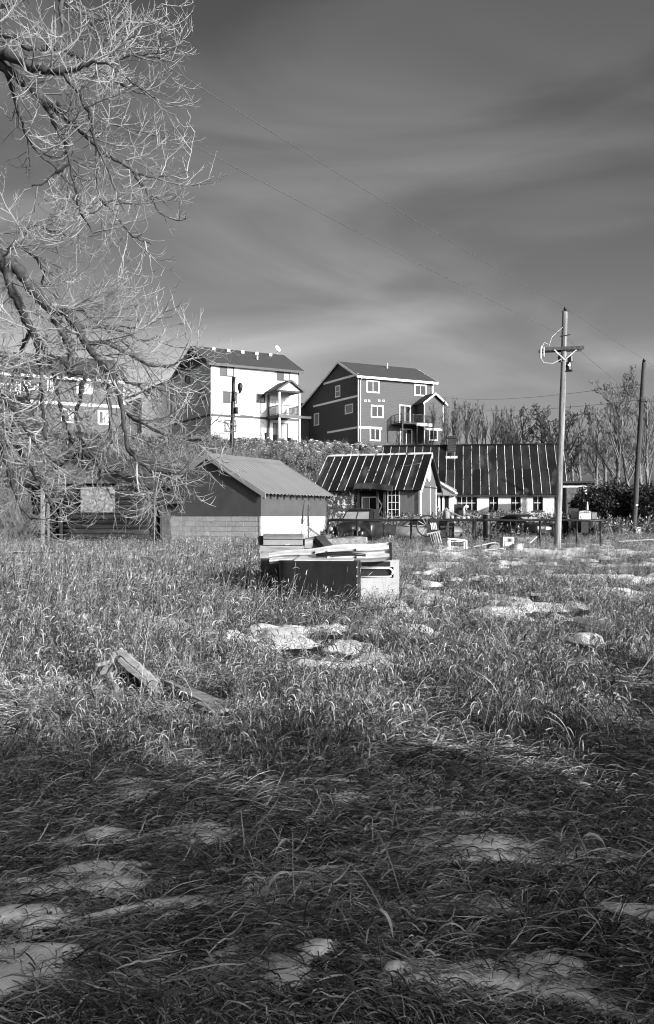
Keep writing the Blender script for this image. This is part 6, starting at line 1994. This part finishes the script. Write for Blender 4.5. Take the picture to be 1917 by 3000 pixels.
# ================================================================ OTHER TREES
def bare_tree(r, h, spread, trunk_r, levels=4, up=0.25, nb=7, thin=1.0, mt='bark_far'):
    """returns trunk mesh, crown mesh of a bare deciduous tree"""
    m = MB(); tw = Twigs()
    tp = curve_pts((0, 0, -0.2), (r.uniform(-0.06, 0.06), r.uniform(-0.06, 0.06), 1), h * 0.85, 9, r, -0.05, 0.1, 0.06)
    m.tube(tp, [trunk_r * (1 - 0.9 * i / 9) + 0.01 for i in range(10)], 8)

    def grow(pts, rad, lev, ln):
        if lev == 0:
            return
        k = {4: nb * 2, 3: nb, 2: 6, 1: 5}[lev]
        for j in range(k):
            q0_ = (0.25 if levels == 4 else 0.04) if lev == levels else 0.2
            q = q0_ + (1 - q0_) * (j + r.random()) / k
            i = min(int(q * (len(pts) - 1)), len(pts) - 2)
            p = pts[i].lerp(pts[i + 1], q * (len(pts) - 1) - i)
            ax = (pts[i + 1] - pts[i]).normalized()
            perp = ax.cross(rdir(r)).normalized()
            d = ax * r.uniform(0.5, 0.9) + perp * spread * r.uniform(0.6, 1.1) + Vector((0, 0, up))
            L = ln * r.uniform(0.6, 1.1) * (1.1 - 0.55 * q)
            n = 5 if lev > 1 else 3
            pp = curve_pts(p, d, L, n, r, 0.02, 0.12, 0.14)
            rr = max(rad * 0.45 * (1.1 - 0.6 * q), 0.010 * thin)
            tw.strand([tuple(x) for x in pp], [max(rr * (1 - 0.7 * t / n), 0.007 * thin) for t in range(n + 1)], 3 if lev < levels else 5)
            grow(pp, rr, lev - 1, L * 0.52)
    grow(tp, trunk_r, levels, h * 0.42)
    return m.mesh('trunk', M[mt], True), tw.mesh('crown', M[mt])


KINDS = {}
for nm, args in {'broad': (9.0, 0.75, 0.17, 4, 0.22, 6, 2.0), 'gnarl': (7.0, 0.95, 0.2, 4, 0.1, 6, 2.0, 'bark_gnarl'), 'poplar': (7.0, 0.32, 0.08, 3, 0.5, 20, 2.6), 'tall': (12.0, 0.6, 0.2, 4, 0.2, 7, 2.0)}.items():
    KINDS[nm] = [bare_tree(random.Random(100 + 7 * i + len(nm)), *args) for i in range(2)]
GRP = {'broad': 'bare spreading trees behind the yard', 'gnarl': 'dark gnarled trees behind the long roof', 'poplar': 'thin saplings beside the dark house', 'tall': 'tall bare trees past the bushes'}
LAB = {'broad': 'bare spreading tree standing behind the long building yard', 'gnarl': 'dark gnarled bare tree rising behind the long black roof', 'poplar': 'thin upright bare sapling in the thicket between dark house and chimney', 'tall': 'tall bare tree with open crown behind the evergreen bushes'}
tr_spots = [('poplar', 1300, 104, 1185), ('poplar', 1325, 100, 1175), ('poplar', 1350, 106, 1195), ('poplar', 1372, 101, 1188), ('poplar', 1400, 105, 1200), ('poplar', 1425, 102, 1195), ('poplar', 1450, 107, 1205), ('poplar', 1478, 103, 1210), ('poplar', 1500, 106, 1215),
            ('poplar', 1306, 112, 1195), ('poplar', 1344, 99, 1200), ('poplar', 1362, 113, 1190), ('poplar', 1388, 100, 1205), ('poplar', 1438, 99, 1210), ('poplar', 1490, 100, 1215), ('poplar', 1512, 102, 1205), ('poplar', 1395, 112, 1190),
            ('poplar', 1312, 108, 1205), ('poplar', 1338, 110, 1190), ('poplar', 1412, 109, 1215), ('poplar', 1465, 111, 1220), ('poplar', 1290, 106, 1215),
            ('gnarl', 1545, 96, 1195), ('gnarl', 1590, 98, 1185), ('gnarl', 1620, 94, 1200), ('gnarl', 1655, 97, 1215), ('broad', 1700, 100, 1190), ('broad', 1745, 96, 1210), ('tall', 1795, 86, 1075), ('tall', 1850, 92, 1110), ('tall', 1905, 84, 1090), ('broad', 1770, 104, 1190), ('broad', 1880, 100, 1180),
            ('broad', 1680, 112, 1230), ('broad', 1820, 115, 1220), ('broad', 1940, 95, 1140), ('gnarl', 1520, 104, 1215)]
for i, (kind, px, D, ptop_) in enumerate(tr_spots):
    tm, cm = KINDS[kind][i % 2]
    x = PX(px, D); z_ = gzf(x, D)
    hwant = PZ(ptop_ - (22 if kind == 'poplar' else 8), D) - z_
    hh = max(v.co.z for v in cm.vertices)
    s_ = hwant / hh
    lab_ = {1795: 'tall bare tree standing between the crossarm pole and the leaning pole', 1850: 'tall bare tree rising straight behind the plain leaning pole', 1905: 'tall bare tree past the plain leaning pole at the yard edge'}.get(px, LAB[kind])
    t = thing('bare_tree' if kind != 'poplar' else 'sapling', lab_, 'tree', (x, D, z_), rnd.uniform(0, 6), GRP[kind])
    sc_ = (s_ * (1.0 if kind != 'poplar' else 1.15),) * 2 + (s_,)
    ob('trunk', tm, t, scale=sc_); ob('crown', cm, t, scale=sc_)


def leaf_mass(name, lobes, n, size, mat, r):
    """many small leaf faces spread through several lobes (centre, radii)"""
    vs = []; fs = []
    tot = sum(l[1][0] * l[1][1] * l[1][2] for l in lobes)
    for (c, rad) in lobes:
        k = int(n * rad[0] * rad[1] * rad[2] / tot)
        d = NR.normal(size=(k, 3)); d /= np.linalg.norm(d, axis=1)[:, None]
        rr = NR.uniform(0.35, 1.0, k) ** 0.5 * (0.75 + 0.5 * NR.random(k))
        p = np.array(c) + d * rr[:, None] * np.array(rad)
        a = NR.normal(size=(k, 3)); a /= np.linalg.norm(a, axis=1)[:, None]
        b = np.cross(a, NR.normal(size=(k, 3))); b /= np.linalg.norm(b, axis=1)[:, None]
        s = size * NR.uniform(0.6, 1.4, k)[:, None]
        q = np.stack([p - a * s, p + b * s * 0.45, p + a * s, p - b * s * 0.45], 1)
        vs.append(q.reshape(-1, 3))
    V = np.concatenate(vs); V = V
    F = np.arange(len(V)).reshape(-1, 4)
    me = bpy.data.meshes.new(name)
    me.vertices.add(len(V)); me.vertices.foreach_set('co', V.ravel())
    me.loops.add(len(F) * 4); me.loops.foreach_set('vertex_index', F.ravel().astype(np.int32))
    me.polygons.add(len(F)); me.polygons.foreach_set('loop_start', np.arange(len(F), dtype=np.int32) * 4)
    me.update(calc_edges=True); me.materials.append(mat)
    return me


# evergreen bushes at the right
for (px, D, top_, w_, lab) in ((1775, 54, 1402, 1.7, 'dense dark evergreen bush beside the old tractor'), (1868, 55, 1392, 2.3, 'largest dark evergreen bush behind the leaning pole'), (1722, 59, 1440, 1.2, 'low dark evergreen bush beside the flat-roofed outbuilding'), (1945, 52, 1400, 2.0, 'dark evergreen bush past the leaning pole at the yard edge')):
    x = PX(px, D); z_ = gzf(x, D); h_ = PZ(top_, D) - z_
    t = thing('evergreen_bush', lab, 'bush', (x, D, z_), 0, 'evergreen bushes by the tractor')
    lobes = [((rnd.uniform(-0.6, 0.6) * w_, rnd.uniform(-0.4, 0.4) * w_, h_ * rnd.uniform(0.3, 0.72)), (w_ * rnd.uniform(0.4, 0.6), w_ * rnd.uniform(0.4, 0.55), h_ * rnd.uniform(0.22, 0.3))) for _ in range(11)]
    ob('crown', leaf_mass('crown', lobes, 9000, 0.10, M['leaf_dark'], rnd), t)
    m = MB()
    for k in range(4):
        m.tube(curve_pts((rnd.uniform(-0.2, 0.2), 0, -0.1), (rnd.uniform(-0.7, 0.7), rnd.uniform(-0.5, 0.5), 1), h_ * 0.75, 6, rnd, 0, 0.05), [0.06, 0.05, 0.045, 0.04, 0.03, 0.02, 0.01], 6)
    m.build('trunk', M['bark_far'], t, True)

# unseen spruces added behind the viewer to cast shade on the near grass
def spruce_crown(seed):
    lobes = []
    for k in range(8):
        q = k / 7
        lobes.append(((0, 0, 8 * (0.08 + 0.80 * q)), (1.0 - 0.2 * q - 0.35 * (q > 0.9), 1.0 - 0.2 * q - 0.35 * (q > 0.9), 8 * 0.11)))
    me = leaf_mass('crown', lobes, 24000, 0.13, M['leaf_dark'], rnd)
    for v in me.vertices:
        v.co.z /= 8.0
    return me


SPR = [spruce_crown(i) for i in range(3)]
for i, (x, y, h_, w_) in enumerate([(11.5 + 1.35 * k, -15.0 - 1.2 * (k % 2), 8.15 + 0.16 * k + 0.4 * math.sin(k * 2.3), 1.9) for k in range(17)]):
    z_ = gzf(x, y)
    t = thing('shade_spruce', 'unseen dense spruce added behind the viewer to shade the near grass', 'tree', (x, y, z_), 0, 'added spruces shading the near grass')
    ob('crown', SPR[i % 3], t, scale=(w_, w_, h_), rot=(0, 0, i * 1.3))
    m = MB(); m.tube([(0, 0, -0.2), (0, 0, h_ * 0.95)], [0.16, 0.02], 8); m.build('trunk', M['bark_far'], t)

# ================================================================ GRASS
def blade_strip(vs, fs, pts, w, r, twist=0.0):
    """flat ribbon along pts with tapered ends"""
    n = len(pts)
    o = len(vs)
    sd0 = rdir(r)
    for i, p in enumerate(pts):
        d = (pts[min(i + 1, n - 1)] - pts[max(i - 1, 0)]).normalized()
        s = d.cross(sd0)
        if s.length < 1e-3:
            s = Vector((1, 0, 0))
        s.normalize()
        if twist:
            s = Matrix.Rotation(twist * i / n, 3, d) @ s
        q = i / (n - 1)
        ww = w * min(1.0, 0.45 + 2.2 * q) * (1.0 if q < 0.55 else max(0.08, 1 - ((q - 0.55) / 0.45) ** 1.4))
        vs.append(tuple(p - s * ww / 2)); vs.append(tuple(p + s * ww / 2))
    for i in range(n - 1):
        fs.append((o + 2 * i, o + 2 * i + 1, o + 2 * i + 3, o + 2 * i + 2))


def arc(p, d, ln, n, g, r, wander=0.06, floor=None, lift=0.0):
    pts = [Vector(p)]; d = Vector(d).normalized()
    for i in range(n):
        d = (d + Vector((0, 0, -g)) + rdir(r) * wander).normalized()
        q = pts[-1] + d * (ln / n)
        if floor is not None and q.z < floor:
            q.z = floor + r.uniform(0, 0.012)
            d.z = max(d.z, 0.02); 
        pts.append(q)
    return pts


PROTO = bpy.data.collections.new('grass_clumps')


def proto_coll(nm, makers, mat):
    c = bpy.data.collections.new(nm)
    for i, mk in enumerate(makers):
        vs, fs = [], []
        mk(vs, fs, random.Random(1000 + i * 13 + len(nm)))
        me = bpy.data.meshes.new(nm); me.from_pydata(vs, [], fs); me.update(); me.materials.append(mat)
        o = bpy.data.objects.new('%s_%02d' % (nm, i), me)
        c.objects.link(o)
    return c


def mk_mat(n=80, lmin=0.12, lmax=0.36, w=0.0048, spread=0.16):
    def f(vs, fs, r):
        for _ in range(n):
            p = Vector((r.gauss(-0.2, 0.14), r.gauss(0, spread), r.uniform(0.0, 0.03)))
            a = r.gauss(0, 0.7); el = r.uniform(0.0, 0.5)
            d = Vector((math.cos(a) * math.cos(el), math.sin(a) * math.cos(el), math.sin(el)))
            ln = r.uniform(lmin, lmax)
            blade_strip(vs, fs, arc(p, d, ln, 8, r.uniform(0.1, 0.4), r, 0.24, floor=0.006), w * r.uniform(0.6, 1.4), r, r.uniform(-1.5, 1.5))
        for _ in range(9):   # curled leaf tips standing proud
            p = Vector((r.gauss(0.05, 0.15), r.gauss(0, spread), 0.03))
            a = r.uniform(-1.4, 1.4)
            d = Vector((math.cos(a) * 0.5, math.sin(a) * 0.5, 1.0))
            blade_strip(vs, fs, arc(p, d, r.uniform(0.07, 0.2), 8, r.uniform(0.3, 0.6), r, 0.14, floor=0.008), w * 1.15, r, r.uniform(-2, 2))
    return f


def mk_tuft(n=34, h=0.26, w=0.0052):
    def f(vs, fs, r):
        for _ in range(n):
            a = r.uniform(0, 6.28); q = r.random()
            p = Vector((r.gauss(0, 0.05), r.gauss(0, 0.05), 0))
            d = Vector((math.cos(a) * (0.25 + 0.6 * q), math.sin(a) * (0.25 + 0.6 * q), 1.0))
            blade_strip(vs, fs, arc(p, d, h * r.uniform(0.8, 2.0), 10, r.uniform(0.16, 0.34), r, 0.08, floor=0.01), w * r.uniform(0.6, 1.3), r, r.uniform(-1.5, 1.5))
    return f


def mk_leafy(n=6, h=0.42, w=0.0115, leaf=0.15, lean=0.45):
    """upright dead stems with short leaves hooked over at the nodes"""
    def f(vs, fs, r):
        for _ in range(n):
            p = Vector((r.gauss(0, 0.11), r.gauss(0, 0.11), 0))
            a = r.uniform(0, 6.28); le = r.uniform(0, lean)
            d = Vector((math.cos(a) * le, math.sin(a) * le, 1))
            hh = h * r.uniform(0.6, 1.25)
            st = arc(p, d, hh, 7, r.uniform(0.0, 0.09), r, 0.06)
            blade_strip(vs, fs, st, 0.0035, r)
            k = r.randint(4, 7)
            for j in range(k):
                q = 0.3 + 0.7 * (j + r.random()) / k
                i = min(int(q * 7), 6)
                pp = st[i].lerp(st[i + 1], q * 7 - i)
                b = r.uniform(0, 6.28)
                dd = Vector((math.cos(b) * 0.8, math.sin(b) * 0.8, r.uniform(0.5, 1.1)))
                blade_strip(vs, fs, arc(pp, dd, leaf * r.uniform(0.5, 1.3), 7, r.uniform(0.35, 0.75), r, 0.08), w * r.uniform(0.5, 1.2), r, r.uniform(-0.8, 0.8))
        for _ in range(5):
            p = Vector((r.gauss(0, 0.14), r.gauss(0, 0.14), 0.0)); a = r.uniform(0, 6.28)
            blade_strip(vs, fs, arc(p, (math.cos(a), math.sin(a), 0.6), r.uniform(0.2, 0.45), 6, 0.2, r, 0.08, floor=0.01), w * 0.7, r)
    return f


def mk_stand(n=16, h=0.75, w=0.005, lean=0.28, bias=(0.12, 0, 0), leaves=2):
    """tall thin straw with a loose seed head"""
    def f(vs, fs, r):
        for _ in range(n):
            p = Vector((r.gauss(0, 0.14), r.gauss(0, 0.14), 0))
            a = r.uniform(0, 6.28); le = r.uniform(0, lean)
            d = Vector((math.cos(a) * le, math.sin(a) * le, 1)) + Vector(bias)
            hh = h * r.uniform(0.55, 1.2)
            st = arc(p, d, hh, 6, r.uniform(0.0, 0.06), r, 0.05)
            blade_strip(vs, fs, st, w * r.uniform(0.7, 1.2), r)
            if r.random() < 0.5:
                blade_strip(vs, fs, arc(st[-1], (st[-1] - st[-2]).normalized() + rdir(r) * 0.3, 0.12, 3, 0.15, r), w * 2.2, r, 1.0)
            for j in range(leaves):
                i = r.randint(1, 5); b = r.uniform(0, 6.28)
                blade_strip(vs, fs, arc(st[i], (math.cos(b) * 0.7, math.sin(b) * 0.7, 0.9), r.uniform(0.12, 0.3), 5, r.uniform(0.2, 0.5), r), w * 1.4, r)
    return f


C_MAT = proto_coll('matted_clump', [mk_mat() for _ in range(5)] + [mk_mat(60, 0.10, 0.24, 0.0058, 0.13) for _ in range(3)], M['straw_dark'])
C_TUFT = proto_coll('tuft_clump', [mk_tuft() for _ in range(4)] + [mk_tuft(26, 0.22, 0.005) for _ in range(3)], M['straw_dark'])
C_LEAF = proto_coll('leafy_clump', [mk_leafy() for _ in range(6)] + [mk_leafy(5, 0.55, 0.012, 0.17, 0.6) for _ in range(3)], M['straw'])
C_STAND = proto_coll('standing_clump', [mk_stand(11, 0.75, 0.0085) for _ in range(5)] + [mk_stand(8, 1.0, 0.0095, 0.4, (0.25, 0, 0), 3) for _ in range(3)], M['straw_far'])
C_FAR = proto_coll('far_clump', [mk_stand(12, 0.7, 0.022, 0.6, (0.1, 0, 0), 2) for _ in range(5)], M['straw_hill'])


def scatter(name, label, pts, rz, scl, coll, nproto, tilt=None):
    N = len(pts)
    me = bpy.data.meshes.new(name)
    me.vertices.add(N); me.vertices.foreach_set('co', np.asarray(pts, np.float32).ravel())
    rot = np.zeros((N, 3), np.float32); rot[:, 2] = rz
    if tilt is not None:
        rot[:, :2] = tilt
    a = me.attributes.new('rot', 'FLOAT_VECTOR', 'POINT'); a.data.foreach_set('vector', rot.ravel())
    a = me.attributes.new('scl', 'FLOAT', 'POINT'); a.data.foreach_set('value', np.asarray(scl, np.float32))
    a = me.attributes.new('pick', 'INT', 'POINT'); a.data.foreach_set('value', NR.integers(0, nproto, N).astype(np.int32))
    me.update()
    o = ob(name, me)
    o['kind'] = 'stuff'
    tag(o, label, 'grass')
    ng = bpy.data.node_groups.new(name, 'GeometryNodeTree')
    ng.interface.new_socket('Geometry', in_out='INPUT', socket_type='NodeSocketGeometry')
    ng.interface.new_socket('Geometry', in_out='OUTPUT', socket_type='NodeSocketGeometry')
    nd, lk = ng.nodes, ng.links
    gi = nd.new('NodeGroupInput'); go = nd.new('NodeGroupOutput')
    iop = nd.new('GeometryNodeInstanceOnPoints'); iop.inputs['Pick Instance'].default_value = True
    ci = nd.new('GeometryNodeCollectionInfo'); ci.inputs['Collection'].default_value = coll; ci.inputs['Separate Children'].default_value = True; ci.inputs['Reset Children'].default_value = True
    m2p = nd.new('GeometryNodeMeshToPoints')
    lk.new(gi.outputs[0], m2p.inputs[0]); lk.new(m2p.outputs[0], iop.inputs['Points'])
    lk.new(ci.outputs[0], iop.inputs['Instance'])
    for nm, ty, sock in (('rot', 'FLOAT_VECTOR', 'Rotation'), ('scl', 'FLOAT', 'Scale'), ('pick', 'INT', 'Instance Index')):
        na = nd.new('GeometryNodeInputNamedAttribute'); na.data_type = ty; na.inputs['Name'].default_value = nm
        lk.new(na.outputs[0], iop.inputs[sock])
    lk.new(iop.outputs[0], go.inputs[0])
    md = o.modifiers.new('scatter', 'NODES'); md.node_group = ng
    return o


def frustum_points(n, y0, y1, margin=1.15, power=1.0):
    """random points in the strip of ground the camera sees, with some margin for a step aside"""
    u = NR.random(n)
    y = np.sqrt(y0 * y0 + u * (y1 * y1 - y0 * y0))
    half = 958.5 / FPX * y * margin + 0.8
    x = NR.uniform(-1, 1, n) * half
    return x, y


BLOCK = []      # footprints kept free of grass: x0,x1,y0,y1
for b, L, D_ in ((bs, LS, DS), (bc_, WC, DC), (bk, LK, DK), (bg_, LG, 2 * runG), (bw, LW, DW), (bd, LD, DD), (bl, LL, 11.0)):
    BLOCK.append((b.x0, b.y0, b.c, b.s, L, D_))


def free(x, y):
    ok = np.ones(len(x), bool)
    for (x0, y0, c, s, L, D_) in BLOCK:
        u = (x - x0) * c + (y - y0) * s; v = -(x - x0) * s + (y - y0) * c
        ok &= ~((u > -0.15) & (u < L + 0.15) & (v > -0.12) & (v < D_ + 0.1))
    # tank and crate stay clear
    ok &= ~((np.abs(x - PX(935, 15.0)) < 0.72) & (y > 14.85) & (y < 15.75))
    return ok


# 1. flattened grass of the near hollow
x, y = frustum_points(17000, 1.6, 10.5)
sm = snow_m(x, y)
w = (NR.random(len(x)) < np.where(y < 5.4, 1.0, np.where(y < 7, 0.6, 0.3))) & ((sm < -0.035 + 0.02 * NR.normal(size=len(x))) | (NR.random(len(x)) < 0.05))
x, y = x[w], y[w]
scatter('matted_grass', 'flattened dry grass combed over the snow of the near hollow', np.column_stack([x, y, gz(x, y) + 0.004]), flow(x, y) + NR.normal(0, 0.3, len(x)), NR.uniform(0.6, 1.05, len(x)), C_MAT, 8, NR.normal(0, 0.06, (len(x), 2)))
# 2. drooping tufts
x, y = frustum_points(2600, 1.8, 13)
w = (fbm(x * 1.1, y * 1.1, 61, 3) > 0.52) & (snow_m(x, y) < -0.02) & (NR.random(len(x)) < np.where(y < 5, 0.42, 0.8))
x, y = x[w], y[w]
scatter('tufted_grass', 'drooping dry tufts rising out of the flattened grass', np.column_stack([x, y, gz(x, y) - 0.01]), NR.uniform(0, 6.28, len(x)), NR.uniform(0.55, 1.1, len(x)), C_TUFT, 7)
# 3. leafy dead grass of the middle slope
x, y = frustum_points(14000, 4.8, 19)
dens = sstep(4.8, 6.6, y + 0.6 * (fbm(x * 0.8, y * 0.8, 71, 2) - 0.5)) * (0.12 + 0.88 * sstep(0.40, 0.56, fbm(x * 1.1, y * 1.1, 73, 3)))
dens = dens * np.where(x > 0.3, 0.60, 0.8) * np.interp(y, [5, 12, 19], [1, 0.8, 0.6])
w = (NR.random(len(x)) < dens) & ((snow_m(x, y) < -0.03) | (NR.random(len(x)) < 0.07)) & free(x, y)
x, y = x[w], y[w]
scatter('leafy_grass', 'sunlit dead grass with curled leaves on the middle slope', np.column_stack([x, y, gz(x, y) - 0.01]), NR.uniform(0, 6.28, len(x)), NR.uniform(0.5, 1.0, len(x)) * np.interp(y, [4, 9, 19], [0.75, 0.9, 0.95]), C_LEAF, 9)
# 4. tall straw further back
x, y = frustum_points(42000, 7.5, 47)
left = 1 - sstep(-1.0, 2.2, x - 0.02 * y)
dens = sstep(7.5, 11, y) * (0.12 + 0.52 * left) + 0.5 * sstep(24, 29, y) * (1 - 0.8 * sstep(2.5, 4.5, x) * (1 - sstep(30.5, 32, y)))
dens = np.minimum(dens, 1.0) * (0.15 + 0.85 * sstep(0.40, 0.55, fbm(x * 0.7, y * 0.45, 83, 3)))
w = (NR.random(len(x)) < dens) & ((snow_m(x, y) < -0.03) | (NR.random(len(x)) < 0.05)) & free(x, y)
x, y = x[w], y[w]
hsc = np.interp(y, [8, 14, 22, 30, 47], [0.5, 0.72, 0.72, 0.62, 0.62]) * np.where(x > 0.02 * y, np.interp(y, [8, 26, 30], [0.42, 0.42, 0.75]), 1.0)
scatter('tall_straw', 'tall dry straw standing around the sheds and scrap', np.column_stack([x, y, gz(x, y) - 0.01]), NR.normal(0, 0.9, len(x)), NR.uniform(0.55, 1.1, len(x)) * hsc, C_STAND, 8)
# 4b. short turf of the right-hand field
x, y = frustum_points(30000, 11, 38)
w = (x > 0.03 * y - 0.3) & (NR.random(len(x)) < 0.75 * (0.3 + 0.7 * sstep(0.36, 0.5, fbm(x * 0.8, y * 0.5, 87, 3)))) & ((snow_m(x, y) < -0.03) | (NR.random(len(x)) < 0.10)) & free(x, y)
x, y = x[w], y[w]
scatter('short_turf', 'short rough turf with snow patches in front of the pipe rail', np.column_stack([x, y, gz(x, y) - 0.01]), NR.normal(0, 0.9, len(x)), NR.uniform(0.2, 0.38, len(x)), C_STAND, 8)
# 4c. long bare straws leaning out of the slope
C_STEM = proto_coll('stem_clump', [mk_stand(2, 1.0, 0.0055, 0.9, (0.5, 0, 0), 1) for _ in range(5)], M['straw'])
x, y = frustum_points(260, 5.5, 16)
scatter('leaning_straws', 'long single straws leaning out of the dead grass', np.column_stack([x, y, gz(x, y) - 0.01]), NR.normal(0.2, 0.8, len(x)), NR.uniform(0.5, 0.9, len(x)), C_STEM, 5)
# 5. hillside
x = NR.uniform(-45, 22, 17000); y = NR.uniform(45, 104, 17000)
_t = np.interp(x, [-26, -15, -4, 3], [84, 93.2, 95.5, 101.8]) - y
w = free(x, y) & ~((_t > -1) & (_t < 7) & (x > -10.5) & (x < 6) & (NR.random(len(x)) < 0.85)) & (np.abs(x) < y * 0.42 + 2) & (NR.random(len(x)) < 0.35 + 0.65 * sstep(0.35, 0.6, fbm(x * 0.22, y * 0.22, 93, 3)))
x, y = x[w], y[w]
scatter('hillside_grass', 'rough dry grass covering the hillside below the houses', np.column_stack([x, y, gz(x, y) - 0.02]), NR.uniform(0, 6.28, len(x)), NR.uniform(0.6, 1.5, len(x)) * np.where(_t[w] < 4, 0.4, 1.0), C_FAR, 5)

# single tall dead stems
STEMS = MB()


def stem_plant(name, label, cat, base, segs, mat, group=None, r0=0.004):
    t = thing(name, label, cat, base, 0, group)
    for (pts, w0, kind) in segs:
        vs, fs = [], []
        if kind == 'tube':
            MB().tube(pts, [w0 * (1 - 0.6 * i / (len(pts) - 1)) for i in range(len(pts))], 5).build('stem', mat, t, True)
        else:
            blade_strip(vs, fs, [Vector(p) for p in pts], w0, rnd, 1.2)
            MB().add(vs, fs).build('leaf', mat, t)
    return t


# dark weed stalks against the shed wall
for i, (px, D, top_, lean, lab) in enumerate(((890, 28.5, 1470, 0.05, 'tall dark dock stalk with thick seed head by the shed wall'), (912, 28.8, 1482, 0.1, 'shorter dark dock stalk with seed head by the shed wall'), (925, 29.0, 1462, 0.75, 'long dark stalk leaning across the white block wall'), (940, 29.2, 1500, 0.35, 'thin leaning dark stalk at the end of the block wall'))):
    g = gpt(px - 8, D)
    h_ = PZ(top_, D) - g.z
    st = arc((0, 0, -0.05), (lean * 0.5, 0, 1), h_ * 1.05, 8, -0.01, rnd, 0.05)
    segs = [(st, 0.012, 'tube')]
    if i < 2:
        hd = [st[5], st[6], st[7], st[8]]
        segs.append((hd, 0.035, 'tube'))
    for k in range(5):
        a = rnd.uniform(0, 6.28); j = rnd.randint(3, 7)
        segs.append((arc(st[j], (math.cos(a) * 0.6, math.sin(a) * 0.3, 0.9), 0.25, 4, 0.05, rnd), 0.012, 'leaf'))
    stem_plant('weed_stalk', lab, 'weed', g, segs, M['pole_dark'])
# bright curled stalks catching the sun in the near grass
for i, (px, py, h_, lab) in enumerate(((865, 2690, 0.34, 'bright folded grass stalk standing alone over the matted grass'), (975, 2420, 0.26, 'bright curled stalk with looped leaves at the edge of the shade'), (1095, 2520, 0.2, 'small bright hooked stalk beside a snow patch'), (1120, 2860, 0.22, 'pale twisted stalk above the arching tuft'), (1560, 2370, 0.22, 'bright twisted stalk among the arched leaves'), (1740, 2560, 0.24, 'bright folded stalk near the snow in the hollow'), (1380, 2200, 0.24, 'bright looped stalk on the shaded slope'))):
    g = ground_at(px, py)
    st = arc((0, 0, 0), (rnd.uniform(-0.5, 0.1), 0.05, 1), h_, 6, 0.02, rnd, 0.05)
    segs = [(st, 0.004, 'tube')]
    for k in range(4):
        a = rnd.uniform(0, 6.28); j = rnd.randint(3, 6)
        segs.append((arc(st[j], (math.cos(a) * 0.6, math.sin(a) * 0.3, 1.0), h_ * rnd.uniform(0.5, 0.8), 8, rnd.uniform(0.35, 0.6), rnd, 0.05), 0.011, 'leaf'))
    stem_plant('grass_stalk', lab, 'grass stalk', g, segs, M['straw'], 'bright stalks in the near grass')

# leafless brush beside the log cabin and on the slope
def brush_mesh(seed, n, h, rad):
    r = random.Random(seed); tw = Twigs()
    for _ in range(n):
        a = r.uniform(0, 6.28)
        pp = curve_pts((r.gauss(0, 0.25), r.gauss(0, 0.25), -0.1), (math.cos(a) * 0.6, math.sin(a) * 0.6, 1), h * r.uniform(0.6, 1.1), 6, r, -0.02, -0.06, 0.16)
        tw.strand([tuple(x) for x in pp], [rad * (1 - 0.7 * k / 6) for k in range(7)], 3)
        sub_twigs(tw, pp, rad, 2, r, 0.28, -0.05, 0.15, 1.6)
    return tw.mesh('stems', M['brush'])


BR = [brush_mesh(300 + i, 24, 1.7, 0.012) for i in range(3)]
spots = [(20, 33.5, 1.25), (60, 34.0, 1.15), (90, 36.5, 1.3), (-40, 32.5, 1.3), (130, 44, 1.6), (40, 45, 1.8), (-20, 42, 1.7), (200, 52, 1.7), (300, 55, 1.8), (80, 56, 2.0), (160, 62, 2.0), (360, 60, 1.6), (240, 66, 2.0), (20, 64, 2.2), (600, 68, 1.2), (560, 74, 1.3), (655, 76, 1.1), (735, 78, 1.2), (790, 74, 1.3), (850, 73, 1.3), (890, 70, 1.2), (640, 91, 0.6), (705, 91, 0.55), (955, 92, 0.9), (1080, 99, 0.9), (990, 94, 0.9), (1110, 98, 1.0), (420, 70, 1.4), (480, 72, 1.2), (870, 66, 1.4), (920, 69, 1.3)]
for i, (px, D, s_) in enumerate(spots):
    x = PX(px, D)
    if not free(np.array([x]), np.array([D]))[0]:
        continue
    near_ = D < 40
    t = thing('leafless_bush', 'leafless pale brush growing beside the log cabin' if near_ else 'leafless brush growing on the slope below the hill houses', 'bush', (x, D, gzf(x, D)), rnd.uniform(0, 6), 'brush beside the log cabin' if near_ else 'brush on the slope')
    ob('stems', BR[i % 3], t, scale=(s_, s_, s_ * rnd.uniform(0.8, 1.05)))
